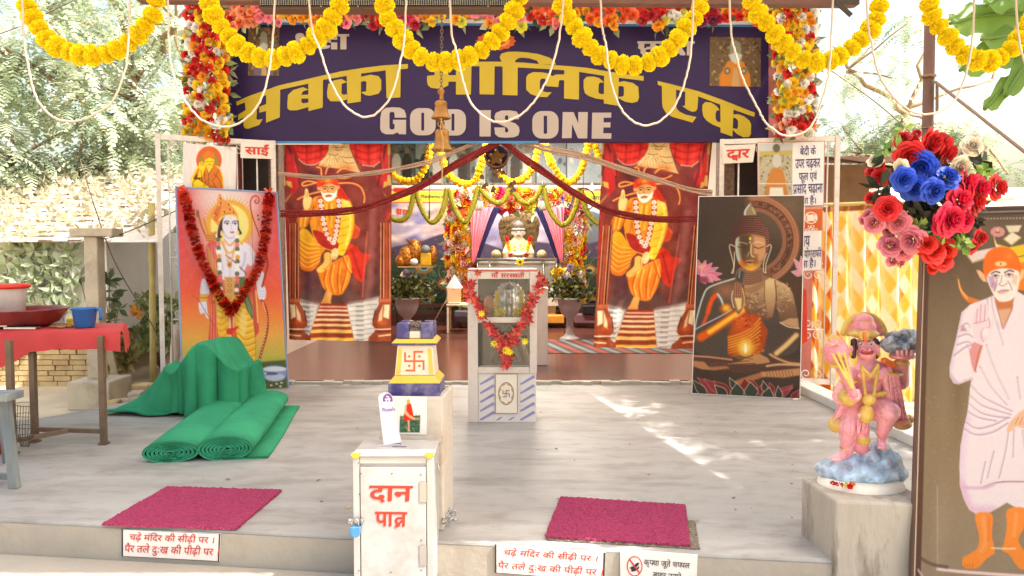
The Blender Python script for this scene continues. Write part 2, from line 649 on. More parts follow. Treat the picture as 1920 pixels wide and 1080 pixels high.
# modelled figures: blended round forms polygonised in one skin
def sdf_figure(prims,res,k=0.02,pad=0.03):
 """prims: (kind, params..., colour[, k]); returns one continuous mesh with painted colours."""
 lo=np.full(3,1e9)
 hi=np.full(3,-1e9)
 for p in prims:
  if p[0]=='cap':
   _,a,b,ra,rb=p[:5]
   for q,r in((a,ra),(b,rb)):
    lo=np.minimum(lo,np.array(q)-r)
    hi=np.maximum(hi,np.array(q)+r)
  else:
   _,c,r=p[:3]
   m=max(r)
   lo=np.minimum(lo,np.array(c)-m)
   hi=np.maximum(hi,np.array(c)+m)
 lo-=pad
 hi+=pad
 n=np.ceil((hi-lo)/res).astype(int)+1
 gx,gy,gz=[lo[i]+np.arange(n[i])*res for i in range(3)]
 X,Y,Z=np.meshgrid(gx,gy,gz,indexing='ij')
 D=np.full(X.shape,1e3)
 best=np.full(X.shape,1e3)
 cid=np.zeros(X.shape,np.int32)
 cols=[]
 for p in prims:
  if p[0]=='cap':
   _,a,b,ra,rb,col=p[:6]
   kk=p[6]if len(p)>6 else k
   a,b=np.array(a,float),np.array(b,float)
   e=b-a
   L=e@e+1e-12
   t=np.clip(((X-a[0])*e[0]+(Y-a[1])*e[1]+(Z-a[2])*e[2])/L,0,1)
   d=np.sqrt((X-a[0]-t*e[0])**2+(Y-a[1]-t*e[1])**2+(Z-a[2]-t*e[2])**2)-(ra+(rb-ra)*t)
  else:
   _,c,r,col=p[:4]
   kk=p[4]if len(p)>4 else k
   rot=p[5]if len(p)>5 else None
   dx,dy,dz=X-c[0],Y-c[1],Z-c[2]
   if rot is not None:
    R=np.array(rot.inverted())
    dx,dy,dz=R[0][0]*dx+R[0][1]*dy+R[0][2]*dz,R[1][0]*dx+R[1][1]*dy+R[1][2]*dz,R[2][0]*dx+R[2][1]*dy+R[2][2]*dz
   q=np.sqrt((dx/r[0])**2+(dy/r[1])**2+(dz/r[2])**2)
   q2=np.sqrt((dx/r[0]**2)**2+(dy/r[1]**2)**2+(dz/r[2]**2)**2)+1e-9
   d=np.where(q<1e-6,-min(r),q*(q-1)/q2)
  upd=d<best-1e-4 if col is None else d<best+0.001
  if col is None:
   cols.append(cols[-1]if cols else(0.5,0.5,0.5))
  else:
   cols.append(col)
  best=np.where(upd,np.minimum(best,d),best)
  cid=np.where(upd,len(cols)-1,cid)
  h=np.clip(0.5+0.5*(D-d)/kk,0,1)
  D=D*(1-h)+d*h-kk*h*(1-h)
 S=D<0
 nx,ny,nz=D.shape
 cs=[(0,0,0),(1,0,0),(0,1,0),(1,1,0),(0,0,1),(1,0,1),(0,1,1),(1,1,1)]
 def cor(A,c):
  return A[c[0]:nx-1+c[0],c[1]:ny-1+c[1],c[2]:nz-1+c[2]]
 cnt=sum(cor(S,c).astype(int)for c in cs)
 act=(cnt>0)&(cnt<8)
 acc=np.zeros(act.shape+(3,))
 num=np.zeros(act.shape)
 for i in range(8):
  for j in range(i+1,8):
   a,b=cs[i],cs[j]
   if sum(abs(a[q]-b[q])for q in range(3))!=1:
    continue
   da,db=cor(D,a),cor(D,b)
   cr=(da<0)!=(db<0)
   t=np.where(cr,da/np.where(cr,da-db,1),0)
   for q in range(3):
    acc[...,q]+=np.where(cr,a[q]+t*(b[q]-a[q]),0)
   num+=cr
 idx=-np.ones(act.shape,np.int64)
 ii=np.argwhere(act)
 idx[act]=np.arange(len(ii))
 V=lo+(ii+acc[act]/num[act][:,None])*res
 faces=[]
 for ax in range(3):
  o1,o2=(ax+1)%3,(ax+2)%3
  sl0=[slice(None)]*3
  sl1=[slice(None)]*3
  sl0[ax]=slice(0,D.shape[ax]-1)
  sl1[ax]=slice(1,D.shape[ax])
  A,B=S[tuple(sl0)],S[tuple(sl1)]
  for flip in(False,True):
   e=np.argwhere((A&~B)if not flip else(~A&B))
   e=e[(e[:,o1]>0)&(e[:,o2]>0)&(e[:,o1]<D.shape[o1]-1)&(e[:,o2]<D.shape[o2]-1)]
   if not len(e):
    continue
   def g(d1,d2):
    q=e.copy()
    q[:,o1]+=d1
    q[:,o2]+=d2
    return idx[q[:,0],q[:,1],q[:,2]]
   quad=np.stack([g(-1,-1),g(0,-1),g(0,0),g(-1,0)],1)
   if flip:
    quad=quad[:,::-1]
   faces.append(quad)
 Fq=np.concatenate(faces)
 Fq=Fq[(Fq>=0).all(1)]
 gi=np.clip(np.round((V-lo)/res).astype(int),0,np.array(D.shape)-1)
 C=np.array(cols)[cid[gi[:,0],gi[:,1],gi[:,2]]]
 return V,Fq,C
def figure_mesh(name,V,Fq,C,mat,parent=None,smooth_it=1):
 me=bpy.data.meshes.new(name)
 me.from_pydata(V.tolist(),[],Fq.tolist())
 me.polygons.foreach_set('use_smooth',np.ones(len(me.polygons),bool))
 ca=me.color_attributes.new('Col','FLOAT_COLOR','POINT')
 ca.data.foreach_set('color',np.c_[C,np.ones(len(C))].astype(np.float32).ravel())
 me.update()
 o=link_mesh(name,me,parent,mat)
 if smooth_it:
  md=o.modifiers.new('smooth','SMOOTH')
  md.iterations=smooth_it
  md.factor=0.5
 return o
# THE SETTING
ZS,ZG=-0.16,-0.32
EDGE=lambda px:982+0.0495*(px-186)
def edge_pt(px,Z=0.0):
 return onz(px,EDGE(px),Z)
eL,eR=edge_pt(-900),edge_pt(2500)
def edge_y(X):
 t=(X-eL.x)/(eR.x-eL.x)
 return eL.y+(eR.y-eL.y)*t
m_earth=pm('dry_earth',rgb(206,188,158),0.95,var=0.2,scale=1.5,bump=0.6,bscale=9,dirt=rgb(150,128,98),dscale=1.2,damt=0.7)
m_floor=pm('cement_floor',rgb(166,162,157),0.5,var=0.09,scale=1.6,bump=0.06,bscale=60,spec=0.35,stretch=(0.6,1.7,1),dirt=rgb(116,109,102),dscale=2.3,damt=0.8)
m_riser=pm('cement_riser',rgb(174,165,152),0.75,var=0.12,scale=3,bump=0.12,bscale=40,dirt=rgb(142,124,100),dscale=3,damt=0.6)
m_redfloor=pm('red_oxide_floor',rgb(104,60,52),0.2,var=0.12,scale=1.1,stretch=(0.5,1.6,1),spec=0.45,dirt=rgb(84,62,56),dscale=1.3,damt=0.7)
m_white=pm('white_paint',(0.64,0.61,0.57),0.55,var=0.05,scale=3,dirt=rgb(170,155,135),dscale=5,damt=0.35)
m_whitewash=pm('whitewashed_wall',(0.88,0.87,0.84),0.85,var=0.06,scale=2,bump=0.2,bscale=20,dirt=rgb(214,202,182),dscale=1.6,damt=0.4)
g=MB()
n=24
for i in range(n):
 for j in range(n):
  pass
g.add([(-90,-40,ZG),(90,-40,ZG),(90,140,ZG),(-90,140,ZG)],[(0,1,2,3)])
tag(g.build('ground',m_earth),kind='structure')
def slab(outline,z0,z1):
 m=MB()
 nn=len(outline)
 vs=[(x,y,z0)for x,y in outline]+[(x,y,z1)for x,y in outline]
 m.add(vs,[tuple(range(nn,2*nn))]+[(i,(i+1)%nn,(i+1)%nn+nn,i+nn)for i in range(nn)])
 return m
pl=[(-5.2,edge_y(-5.2)),(2.72,edge_y(2.72)),(2.72,7.02),(-2.98,7.02),(-3.02,6.42),(-3.52,5.55),(-4.1,5.2),(-5.2,5.0)]
_nt=m_floor.node_tree
_bs=_nt.nodes['Principled BSDF']
_src=_bs.inputs['Base Color'].links[0].from_socket
_tc=_nt.nodes.new('ShaderNodeTexCoord')
for sc_,lo_,hi_,am_,st_,cl_ in((38,.66,.74,.55,(1,1,1),(.12,.10,.085)),(5,.54,.7,.22,(.45,1.8,1),(.5,.475,.445)),(9,.52,.74,.5,(.7,1.4,1),(.2,.175,.155)),(130,.6,.8,.3,(1,1,1),(.15,.13,.12))):
 _mp=_nt.nodes.new('ShaderNodeMapping')
 _mp.inputs['Scale'].default_value=st_
 _mp.inputs['Rotation'].default_value=(0,0,.35)
 _nt.links.new(_tc.outputs['Object'],_mp.inputs[0])
 _no=_nt.nodes.new('ShaderNodeTexNoise')
 _no.inputs['Scale'].default_value=sc_
 _no.inputs['Detail'].default_value=5
 _nt.links.new(_mp.outputs[0],_no.inputs['Vector'])
 _mr=_nt.nodes.new('ShaderNodeMapRange')
 for i_,v_ in zip((1,2,3,4),(lo_,hi_,0,am_)):
  _mr.inputs[i_].default_value=v_
 _nt.links.new(_no.outputs[0],_mr.inputs[0])
 _mi=_nt.nodes.new('ShaderNodeMix')
 _mi.data_type='RGBA'
 _nt.links.new(_mr.outputs[0],_mi.inputs[0])
 _nt.links.new(_src,_mi.inputs[6])
 _mi.inputs[7].default_value=(*cl_,1)
 _src=_mi.outputs[2]
_nt.links.new(_src,_bs.inputs['Base Color'])
po=slab(pl,ZG,0.0).build('platform',m_floor,bevel=0.012)
tag(po,kind='structure')
rs=MB()
for a,b in((-5.2,1.9),(1.9,2.72)):
 rs.add([(a,edge_y(a)-0.004,ZG),(b,edge_y(b)-0.004,ZG),(b,edge_y(b)-0.004,-0.016),(a,edge_y(a)-0.004,-0.016)],[(0,1,2,3)])
tag(rs.build('platform_riser',m_riser),kind='structure')
ls=slab([(-5.4,1.9),(2.8,1.9),(2.8,edge_y(2.8)-0.006),(-5.4,edge_y(-5.4)-0.006)],ZG,ZS)
tag(ls.build('lower_step',m_riser,bevel=0.01),kind='structure')
hf=MB()
hf.box((-2.78,7.0,ZG),(2.86,13.0,0.028))
tag(hf.build('hall_floor',m_redfloor),kind='structure')
th=MB()
r2=random.Random(5)
for k in range(60):
 x0=-2.98+k*0.093
 th.box((x0,6.90+r2 .uniform(0,0.05),0.0),(x0+0.094,7.0,0.02+r2 .uniform(0,0.012)))
tag(th.build('doorway_threshold',m_riser),kind='structure')
kb=MB()
kb.bar((2.64,4.2,0.035),(2.60,6.95,0.035),0.17,0.075)
tag(kb.build('platform_kerb',m_white,bevel=0.01),kind='structure')
# the temple hall
hall=thing('temple_hall','open-fronted temple hall with a dark red floor, full of flowers and pictures','temple',(0,7.1,0))
m_pink=pm('pink_wall_paint',rgb(196,112,104),0.6,var=0.08,scale=3,dirt=rgb(150,90,80),dscale=4,damt=0.5)
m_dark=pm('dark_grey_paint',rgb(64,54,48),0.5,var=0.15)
m_inner=pm('interior_wall_paint',rgb(196,180,168),0.6,var=0.06)
fw=MB()
Y0,Y1=7.10,7.30
fw.box((-2.78,Y0,0),(-2.62,Y1,3.62))
fw.box((-2.62,Y0,2.26),(-2.30,Y1,3.62))
fw.box((2.10,Y0,2.26),(2.42,Y1,3.62))
fw.box((2.42,Y0,0),(2.86,Y1,3.62))
fw.box((-2.21,Y0,2.95),(1.98,Y1,3.62))
fw.box((-2.62,Y0,0.03),(-2.30,Y1,0.62))
fw.box((2.10,Y0,0.03),(2.42,Y1,0.62))
fw.build('front_wall',m_pink,hall)
m_jamb=pm('dark_mottled_jamb',rgb(112,84,66),0.7,var=0.5,scale=30)
for x0,x1 in((-2.30,-2.21),(1.98,2.10)):
 jb=MB()
 jb.box((x0,Y0,0.03),(x1,Y1,3.62))
 jb.build('door_jamb',m_jamb,hall)
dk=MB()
dk.box((-2.62,Y1+0.02,0.62),(-2.30,Y1+0.06,2.26))  # dark panel standing in for the shade inside each side opening
dk.build('shade_panel',m_dark,hall)
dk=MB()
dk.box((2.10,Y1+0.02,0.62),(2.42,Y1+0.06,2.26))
dk.build('shade_panel',m_dark,hall)
sw=MB()
sw.box((-2.78,Y1,0),(-2.66,13.2,3.3))
sw.build('side_wall',m_inner,hall)
sw=MB()
sw.box((2.74,Y1,0),(2.86,13.2,3.3))
sw.build('side_wall',m_inner,hall)
bw=MB()
bw.box((-2.78,13.2,0),(2.86,13.36,3.3))
bw.build('back_wall',m_inner,hall)
rf=MB()
rf.box((-2.95,6.98,3.62),(3.0,13.5,3.76))
rf.box((-2.66,Y1,3.3),(2.74,13.2,3.4))
rf.build('roof',m_inner,hall)
pn=MB()
pn.box((-2.66,12.75,0.028),(2.74,13.2,0.2))
pn.build('plinth',pm('maroon_plinth',rgb(92,62,56),0.3,var=0.1),hall)
m_bulb=pm('lamp_glow',(1.0,0.93,0.8),0.5,emit=9.0,var=0)
m_tube=pm('added_tube_glow',(1.0,0.95,0.88),0.5,emit=16.0,var=0)
m_steel=pm('steel',rgb(190,190,192),0.3,1.0,var=0.05)
def bulb(px,py,Y,lab):
 p=at(px,py,Y)
 t=thing('light_bulb',lab,'lamp',p,'bulbs above the shrine')
 MB().ball((0,0,0),(0.035,0.035,0.042),12,8).build('bulb_glass',m_bulb,t,loc=(0,0,0))
 MB().lathe([(0.022,0.035),(0.022,0.075),(0.012,0.085)],n=12).build('bulb_holder',m_dark,t,loc=(0,0,0))
 L=bpy.data.lights.new('bulb_light','POINT')
 L.energy=20
 L.color=(1.0,0.9,0.74)
 L.shadow_soft_size=0.05
 lo=bpy.data.objects.new('bulb_light',L)
 COL.objects.link(lo)
 lo.parent=t
 lo.location=(0,-0.09,0)
bulb(869,347,12.4,'glowing bulb left of the shrine, over the flower frame')
bulb(1110,352,12.4,'glowing bulb right of the shrine, near the hanging ring')
def added_tube_light(x,y,lab):  # unseen fixtures added to light the hall from its ceiling
 t=thing('added_tube_light',lab,'lamp',(x,y,3.24),'added unseen tube lights under the hall ceiling')
 b=MB()
 b.tube([(-0.6,0,0),(0.6,0,0)],0.018,10)
 b.build('glass_tube',m_tube,t,loc=(0,0,0))
 MB().box((-0.63,-0.03,0.02),(0.63,0.03,0.058)).build('lamp_body',m_white,t,loc=(0,0,0))
 L=bpy.data.lights.new('hall_fill_lamp','AREA')
 L.shape='RECTANGLE'
 L.size,L.size_y=1.2,0.08
 L.energy=80
 L.color=(1.0,0.9,0.76)
 lo=bpy.data.objects.new('hall_fill_lamp',L)
 COL.objects.link(lo)
 lo.parent=t
 lo.location=(0,0,-0.03)
added_tube_light(0.0,9.2,'added unseen tube light under the hall ceiling nearer the doorway')
added_tube_light(0.0,11.6,'added unseen tube light under the hall ceiling nearer the shrine')
# shed roof over the apron
shed=thing('shed_roof','corrugated sheet roof on brown steel posts over the apron','roof',(0,5,0))
m_brown=pm('brown_steel_paint',rgb(112,74,60),0.45,var=0.12,scale=8,dirt=rgb(80,58,48),dscale=9,damt=0.5)
m_sheet=pm('milky_roof_sheet',(0.7,0.69,0.66),0.55,var=0.06,trans=0.5)
RY0,RZ0,RY1,RZ1=2.5,2.42,7.1,3.86
RXL,RXR=-3.4,2.95
sh=MB()
nx=120
for i in range(nx+1):
 x=RXL+(RXR-RXL)*i/nx
 dz=0.012*(1 if i%2 else-1)
 sh.v+=[(x,RY0,RZ0+dz),(x,RY1,RZ1+dz)]
for i in range(nx):
 sh.f.append((2*i,2*i+2,2*i+3,2*i+1))
 sh.c.append((1,1,1))
 sh.sm.append(True)
so=sh.build('roof_sheeting',m_sheet,shed)
pu=MB()
for t in(0.04,0.35,0.65,0.96):
 y=RY0+(RY1-RY0)*t
 z=RZ0+(RZ1-RZ0)*t-0.045
 pu.bar((RXL,y,z),(RXR,y,z),0.05,0.05)
pu.build('purlin',m_brown,shed)
for x,y in((-3.35,3.1),(2.9,3.1)):
 z=RZ0+(RZ1-RZ0)*(y-RY0)/(RY1-RY0)-0.06
 MB().tube([(x,y,ZG),(x,y,z)],0.035,10).build('post',m_brown,shed)
bmL,bmR=at(262,-6,3.2),at(1602,1,3.2)
beam=thing('steel_beam','brown steel cross beam under the roof edge, bracket at its right end','beam',bmL)
MB().bar(bmL,bmR,0.05,0.05).build('tube_beam',m_brown,beam)
for px in(300,760,1240,1560):
 p_=at(px,-6,3.2)
 MB().bar((p_.x,3.2,p_.z+.02),(p_.x,3.2,RZ0+(RZ1-RZ0)*(3.2-RY0)/(RY1-RY0)),0.02).build('hanger_rod',m_brown,beam)
bk=MB()
bk.box(tuple(at(1558,12,3.2)+Vector((0,-0.03,0))),tuple(at(1606,-10,3.2)+Vector((0,0.02,0))))
bk.build('bracket',m_dark,beam)
MB().bar(at(1568,4,3.16),at(1596,29,3.14),0.016).build('bracket_rod',m_dark,beam)
pa,pb=at(484,-26,3.12),at(964,15,3.12)
ledb=thing('display_panel','black dot matrix display panel, switched off, under the roof edge','display',pa)
MB().box((pa.x,3.12,at(484,16.5,3.12).z),(at(968,0,3.12).x,3.2,pa.z)).build('casing',pm('panel_casing',rgb(88,66,50),0.4,var=0.1),ledb,bevel=0.004)
md=MB()
fz0,fz1=at(0,8.5,3.115).z,at(0,-24,3.115).z
md.box((pa.x+0.006,3.112,fz0-0.004),(pb.x-0.006,3.119,fz1))
md.build('screen',pm('black_screen',(0.015,0.013,0.012),0.5,var=0.1),ledb)
dots=MB()
xx=pa.x+0.012
while xx<pb.x-0.01:
 zz=fz0
 while zz<fz0+0.03:
  dots.box((xx-0.0014,3.1085,zz-0.0014),(xx+0.0014,3.1112,zz+0.0014))
  zz+=0.0082
 xx+=0.0094
dots.build('pixel_dots',pm('led_dots',(0.62,0.58,0.5),0.4,var=0),ledb)
for px in(602,671,740,842,915):
 sc=MB()
 sc.ball(at(px,11.5,3.117),0.004,8,6)
 sc.build('casing_screw',m_steel,ledb)
pole=thing('steel_pole','brown round steel pole behind the hanging bouquet','pole',onz(1734,1010,ZS)*1)
p0,p1=at(1746,-60,3.5),at(1731,620,3.5)
p2=p0+(p1-p0)*((p0 .z-ZS)/(p0 .z-p1 .z))
MB().tube([p2,p0],0.024,12).build('tube_post',m_brown,pole)
sp=MB()
for q in(143,240):
 c=at(1746-15*(q+60)/680,q,3.5)
 sp.torus(c,0.026,0.007 if q==143 else 0.003,'z',16,6)
sp.build('tape_band',pm('tan_tape',rgb(150,120,92),0.6),pole)
strap=MB()
a,b=at(1752,152,3.46),at(1985,335,3.0)
strap.bar(a,b,0.03,0.006)
strap.bar(at(1757,158,3.47),at(1757,210,3.47),0.012,0.005)
tag(strap.build('webbing_strap',pm('strap_cloth',rgb(138,112,92),0.8)),'tan webbing strap tied to the pole, running down out of the picture','strap')
# PRINTED PICTURES
m_print=pm('glossy_print','attr',0.5,var=0.02,scale=30,spec=0.12)
m_cloth=pm('printed_cloth','attr',0.62,var=0.05,scale=14,bump=0.15,bscale=24,spec=0.25)
m_paper=pm('matt_print','attr',0.7,var=0.02,spec=0.2)
def paint_seated():
 Q=[(530,265),(735,265),(733,640),(541,637)]
 p=Print(Q,176,330,(92,42,38))
 p.vgrad([(0,(104,38,38)),(0.25,(128,46,44)),(0.55,(122,54,48)),(0.75,(92,56,52)),(1,(160,138,126))])
 for x,c in((560,(120,44,36)),(690,(118,50,42)),(670,(132,58,40)),(585,(80,36,48))):
  p.line([(x,300),(x+3,420),(x-2,540)],22,c,soft=12,alpha=0.55)
 p.poly([(616,262),(654,262),(656,280),(664,300),(672,320),(677,328),(640,319),(596,314),(600,306),(609,296),(615,282)],(222,186,128),1.5)
 p.glow(612,302,24,14,(238,208,150),0.8)
 p.glow(650,318,36,12,(190,96,40),0.9)
 p.glow(598,316,26,9,(170,70,34),0.8)
 for k in range(9):
  p.line([(612+k*3,300-(k%3)*3),(604+k*6,312)],0.9,(150,104,58),0.5,0.8)
 for a,b in(((620,266),(632,276)),((650,266),(638,277)),((622,276),(650,276)),((616,290),(634,291)),((640,295),(662,296)),((643,305),(664,307)),((628,281),(642,281))):
  p.line([a,((a[0]+b[0])/2,(a[1]+b[1])/2+2),b],1.3,(140,98,52),0.5)
 for pts in([(532,262),(617,262),(613,285),(603,303),(590,311),(572,310),(560,300),(551,280),(545,265)],[(653,262),(728,262),(720,285),(712,305),(700,314),(680,312),(668,300),(658,282)]):
  p.poly(pts,(222,44,36),1.0)
  p.mask(pts)
  x0,x1=pts[0][0],pts[1][0]
  for k in range(7):
   x=x0+(x1-x0)*k/6
   p.line([(x,262),(x+4*math.sin(k),320)],4,(150,20,26)if k%2 else(232,70,52),3,0.7)
  for k in range(4):
   p.line([(x0,264+k*13),((x0+x1)/2,274+k*14),(x1,264+k*13)],3,(128,16,28),3,0.55)
  p.mask(None)
  p.line([pts[-3],pts[-4],pts[4],pts[3]],2.2,(196,172,150),0.8,0.8)
 for pts in([(534,262),(546,270),(556,300),(565,330),(562,352),(548,372),(538,340)],[(728,262),(722,285),(716,312),(704,330),(708,352),(722,350),(731,330)]):
  p.poly(pts,(190,38,40),1.5)
  c=pts[2]
  p.line([(pts[0][0]+(6 if c[0]<600 else-6),275),(c[0],310),(pts[4][0],350)],5,(92,26,44),3,0.8)
  p.line([(pts[0][0]+(14 if c[0]<600 else-12),290),(c[0]+2,330)],3,(226,74,56),2,0.7)
 for sgn,x in((1,535),(-1,731)):
  p.poly([(x,342),(x+sgn*11,344),(x+sgn*13,356),(x+sgn*4,352)],(206,160,72),0.8)
  p.poly([(x-sgn,380),(x+sgn*12,364),(x+sgn*10,370),(x,384)],(176,122,52),0.8)
  p.line([(x,405),(x+sgn*14,440),(x+sgn*12,462)],4,(170,120,60),1.2,0.9)
  p.line([(x+sgn*12,462),(x+sgn*5,480)],3,(190,140,70),1,0.8)
  p.poly([(x,395),(x+sgn*8,400),(x+sgn*6,520),(x,540)],(182,44,34),3,0.8)
 for x in(531,729.5):
  p.line([(x,264),(x,290)],5,(186,146,66),1)
  p.line([(x,290),(x,325)],2,(170,130,66),0.6)
  p.poly([(x-2.5,331),(x+2.5,331),(x+4.5,351),(x-4.5,351)],(200,156,80),0.6)
 for L in([(605,337),(592,346),(570,352),(567,347),(578,343),(594,346)],[(634,347),(660,347),(676,355),(683,372),(682,384)],[(558,378),(572,371),(600,363)],[(594,316),(601,318),(602,330)],[(632,326),(640,319),(650,318)],[(630,336),(650,337),(664,331)],[(610,328),(613,318),(618,314)]):
  p.line(L,3.6,(206,104,40),1.4)
  p.line(L,1.4,(250,176,96),0.6)
 p.glow(552,545,20,34,(196,62,24),0.9)
 p.glow(678,560,14,24,(150,52,38),0.6)
 p.glow(640,570,60,20,(100,40,32),0.5)
 p.poly([(652,462),(668,466),(677,479),(695,482),(689,495),(684,506),(683,522),(677,533),(665,524),(655,500),(648,480)],(206,44,24),0.8,smooth=True)
 p.poly([(661,424),(671,430),(675,436),(672,448),(664,453),(658,446)],(214,78,40),0.8,smooth=True)
 p.line([(660,475),(668,500),(676,525)],3,(156,24,18),1.5,0.8)
 p.poly([(555,452),(566,440),(563,480),(566,502),(556,498)],(196,40,22),1.2)
 p.poly([(586,378),(602,371),(640,371),(656,381),(663,402),(664,430),(655,462),(640,484),(616,474),(597,468),(585,440),(580,410)],(228,150,34),0.7,smooth=True)
 for x,y in((594,400),(600,420),(596,445),(618,400),(624,430)):
  p.line([(x,y-24),(x-2,y),(x+1,y+18)],3,(196,92,22),1.8,0.6)
 for x in(606,612,622):
  p.line([(x,388),(x-1,430)],3.5,(246,206,62),1.8,0.8)
 p.poly([(588,381),(574,392),(560,408),(556,424),(562,434),(574,431),(582,416),(592,396)],(224,128,30),0.8,smooth=True)
 p.line([(566,405),(563,428)],4,(244,196,60),2,0.9)
 p.line([(576,396),(571,428)],3,(250,214,84),1.6,0.8)
 p.line([(558,418),(560,430)],3,(214,70,22),1.5,0.9)
 p.line([(589,392),(580,420)],2.4,(180,60,20),1.2,0.8)
 p.poly([(641,377),(656,384),(662,408),(660,440),(652,466),(644,484),(633,478),(631,462),(637,436),(638,402)],(244,204,48),0.8,smooth=True)
 for k in range(6):
  y=400+k*14
  p.line([(638-k*0.5,y+6),(650,y+3),(660,y-4)],2,(206,142,26),1.2,0.6)
 p.line([(655,392),(657,430),(649,462)],4,(252,232,110),2,0.8)
 p.poly([(587,438),(604,441),(620,456),(634,461),(630,473),(612,471),(598,462)],(172,32,24),0.9,smooth=True)
 p.poly([(559,442),(566,434),(577,436),(587,448),(596,462),(609,472),(602,482),(597,500),(586,512),(571,512),(563,504),(562,480),(557,462)],(230,176,34),0.8,smooth=True,grad=((575,440),(580,512),(222,104,24)))
 for k in range(6):
  p.line([(561,455+k*9),(576,466+k*9),(600,468+k*6)],2.2,(198,118,18),1.3,0.65)
  p.line([(562,450+k*9),(577,461+k*9),(599,464+k*6)],1.6,(250,222,92),1,0.6)
 p.poly([(594,508),(616,500),(640,487),(654,484),(659,506),(655,532),(648,546),(640,556),(622,556),(607,546),(600,532),(597,520)],(232,128,28),0.8,smooth=True)
 for a,b,c in(((612,506),(606,530),(612,548)),((622,502),(618,530),(624,552)),((636,498),(632,525),(634,552)),((650,492),(648,520),(640,548)),((642,486),(650,505),(656,515))):
  p.line([a,b,c],2.6,(206,78,20),1.3,0.8)
  p.line([(a[0]+4,a[1]),(b[0]+4,b[1]),(c[0]+3,c[1])],2.2,(250,188,72),1.2,0.8)
 p.poly([(607,481),(616,478),(622,486),(620,500),(612,509),(600,516),(594,509),(606,496)],(244,188,86),0.7,smooth=True)
 p.line([(618,484),(618,500),(606,510)],1.6,(190,100,36),0.8,0.8)
 p.ell(627,481,7,11,(244,206,140),1.2,rot=0.15)
 for k in range(4):
  p.line([(624+k*2.4,486),(622+k*2.4,497)],0.8,(196,124,60),0.4,0.9)
 p.poly([(611,550),(621,553),(620,566),(619,577),(607,579),(600,574),(605,563)],(228,156,76),0.7,smooth=True)
 for k in range(4):
  p.line([(604+k*4,572),(603+k*4,578)],0.7,(160,84,34),0.3)
 A=catmull([(600,378),(603,400),(606,420),(612,444),(624,462)],5)
 B=catmull([(634,378),(636,400),(632,424),(629,446),(624,462)],5)
 for s_ in(A,B):
  for i,q in enumerate(s_[::2]):
   p.ell(q[0],q[1],5.2,5,(184,52,34),1)
  for i,q in enumerate(s_[1::2]):
   for t in range(5):
    p.ell(q[0]+2.6*math.cos(t*1.257),q[1]+2.6*math.sin(t*1.257),2,2,(246,226,214),0.6)
   p.ell(q[0],q[1],1.2,1.2,(214,130,80),0.4)
 p.glow(648,384,14,14,(250,224,170),0.7)
 p.poly([(570,396),(568,380),(571,368),(572,360),(575,357),(578,361),(580,372),(585,375),(584,384),(580,396)],(240,204,126),0.6,smooth=True)
 for x in(573.5,576.5):
  p.line([(x,362),(x,374)],0.7,(176,120,60),0.4)
 p.poly([(632,350),(642,358),(650,370),(656,381),(640,376),(630,368)],(206,48,22),0.7,smooth=True)
 p.ell(597.5,356,3,5,(226,160,96),0.6)
 p.ell(633,354,3.2,5,(226,160,96),0.6)
 p.poly([(600,352),(616,347),(631,351),(632,362),(626,374),(616,379),(606,374),(601,364)],(226,164,100),0.7,smooth=True)
 p.poly([(601,362),(606,366),(615,367),(625,366),(631,360),(630,371),(623,379),(615,382),(607,377)],(246,236,222),0.9,smooth=True)
 p.poly([(608,371),(615,368),(623,370),(620,373),(611,374)],(176,96,66),0.8)
 p.line([(606,369),(615,366),(625,368)],2,(250,244,236),0.8)
 for x in(608.5,622.5):
  p.line([(x-4.5,354.5),(x,353),(x+4.5,354.5)],1.7,(120,80,50),0.5)
  p.ell(x,357.5,2.6,1.2,(60,34,24),0.4)
 p.line([(615,356),(613.5,363),(617,364)],1.4,(166,98,54),0.6)
 p.poly([(594,353),(595,342),(603,336),(618,333),(630,338),(635,349),(632,352),(616,347),(600,354)],(214,56,26),0.7,smooth=True)
 p.glow(613,342,16,9,(236,196,48),1.0)
 for k in range(4):
  p.line([(600+k*2,351-k*3),(615,344-k*3),(632,350-k*3)],0.9,(150,30,18),0.6,0.5)
 p.poly([(545,560),(597,574),(586,642),(545,642)],(206,196,186),6)
 p.poly([(650,574),(712,560),(712,642),(660,642)],(222,212,202),6)
 for k in range(9):
  y=566+k*8.6
  p.line([(549,y),(590-k,y+3)],1.6,(128,118,112),0.8,0.7)
  p.line([(654+k,y+3),(706,y-1)],1.6,(140,128,122),0.8,0.6)
  p.line([(566,y+3),(580,y+5)],3.5,(104,94,90),1.4,0.6)
  p.line([(668,y+3),(680,y+3)],3.5,(120,108,104),1.6,0.5)
 p.poly([(600,572),(650,572),(664,642),(577,642)],(150,56,34),1)
 p.mask([(600,572),(650,572),(664,642),(577,642)],0.5)
 for y,t,c in((578,3,(236,176,150)),(584.5,3.6,(246,206,164)),(592.5,4,(246,208,166)),(601.5,4.6,(246,204,146)),(611,5,(244,198,132)),(622,6.5,(244,190,96)),(637,8,(246,190,70))):
  p.line([(570,y),(670,y)],t,c,1.6)
 p.mask(None)
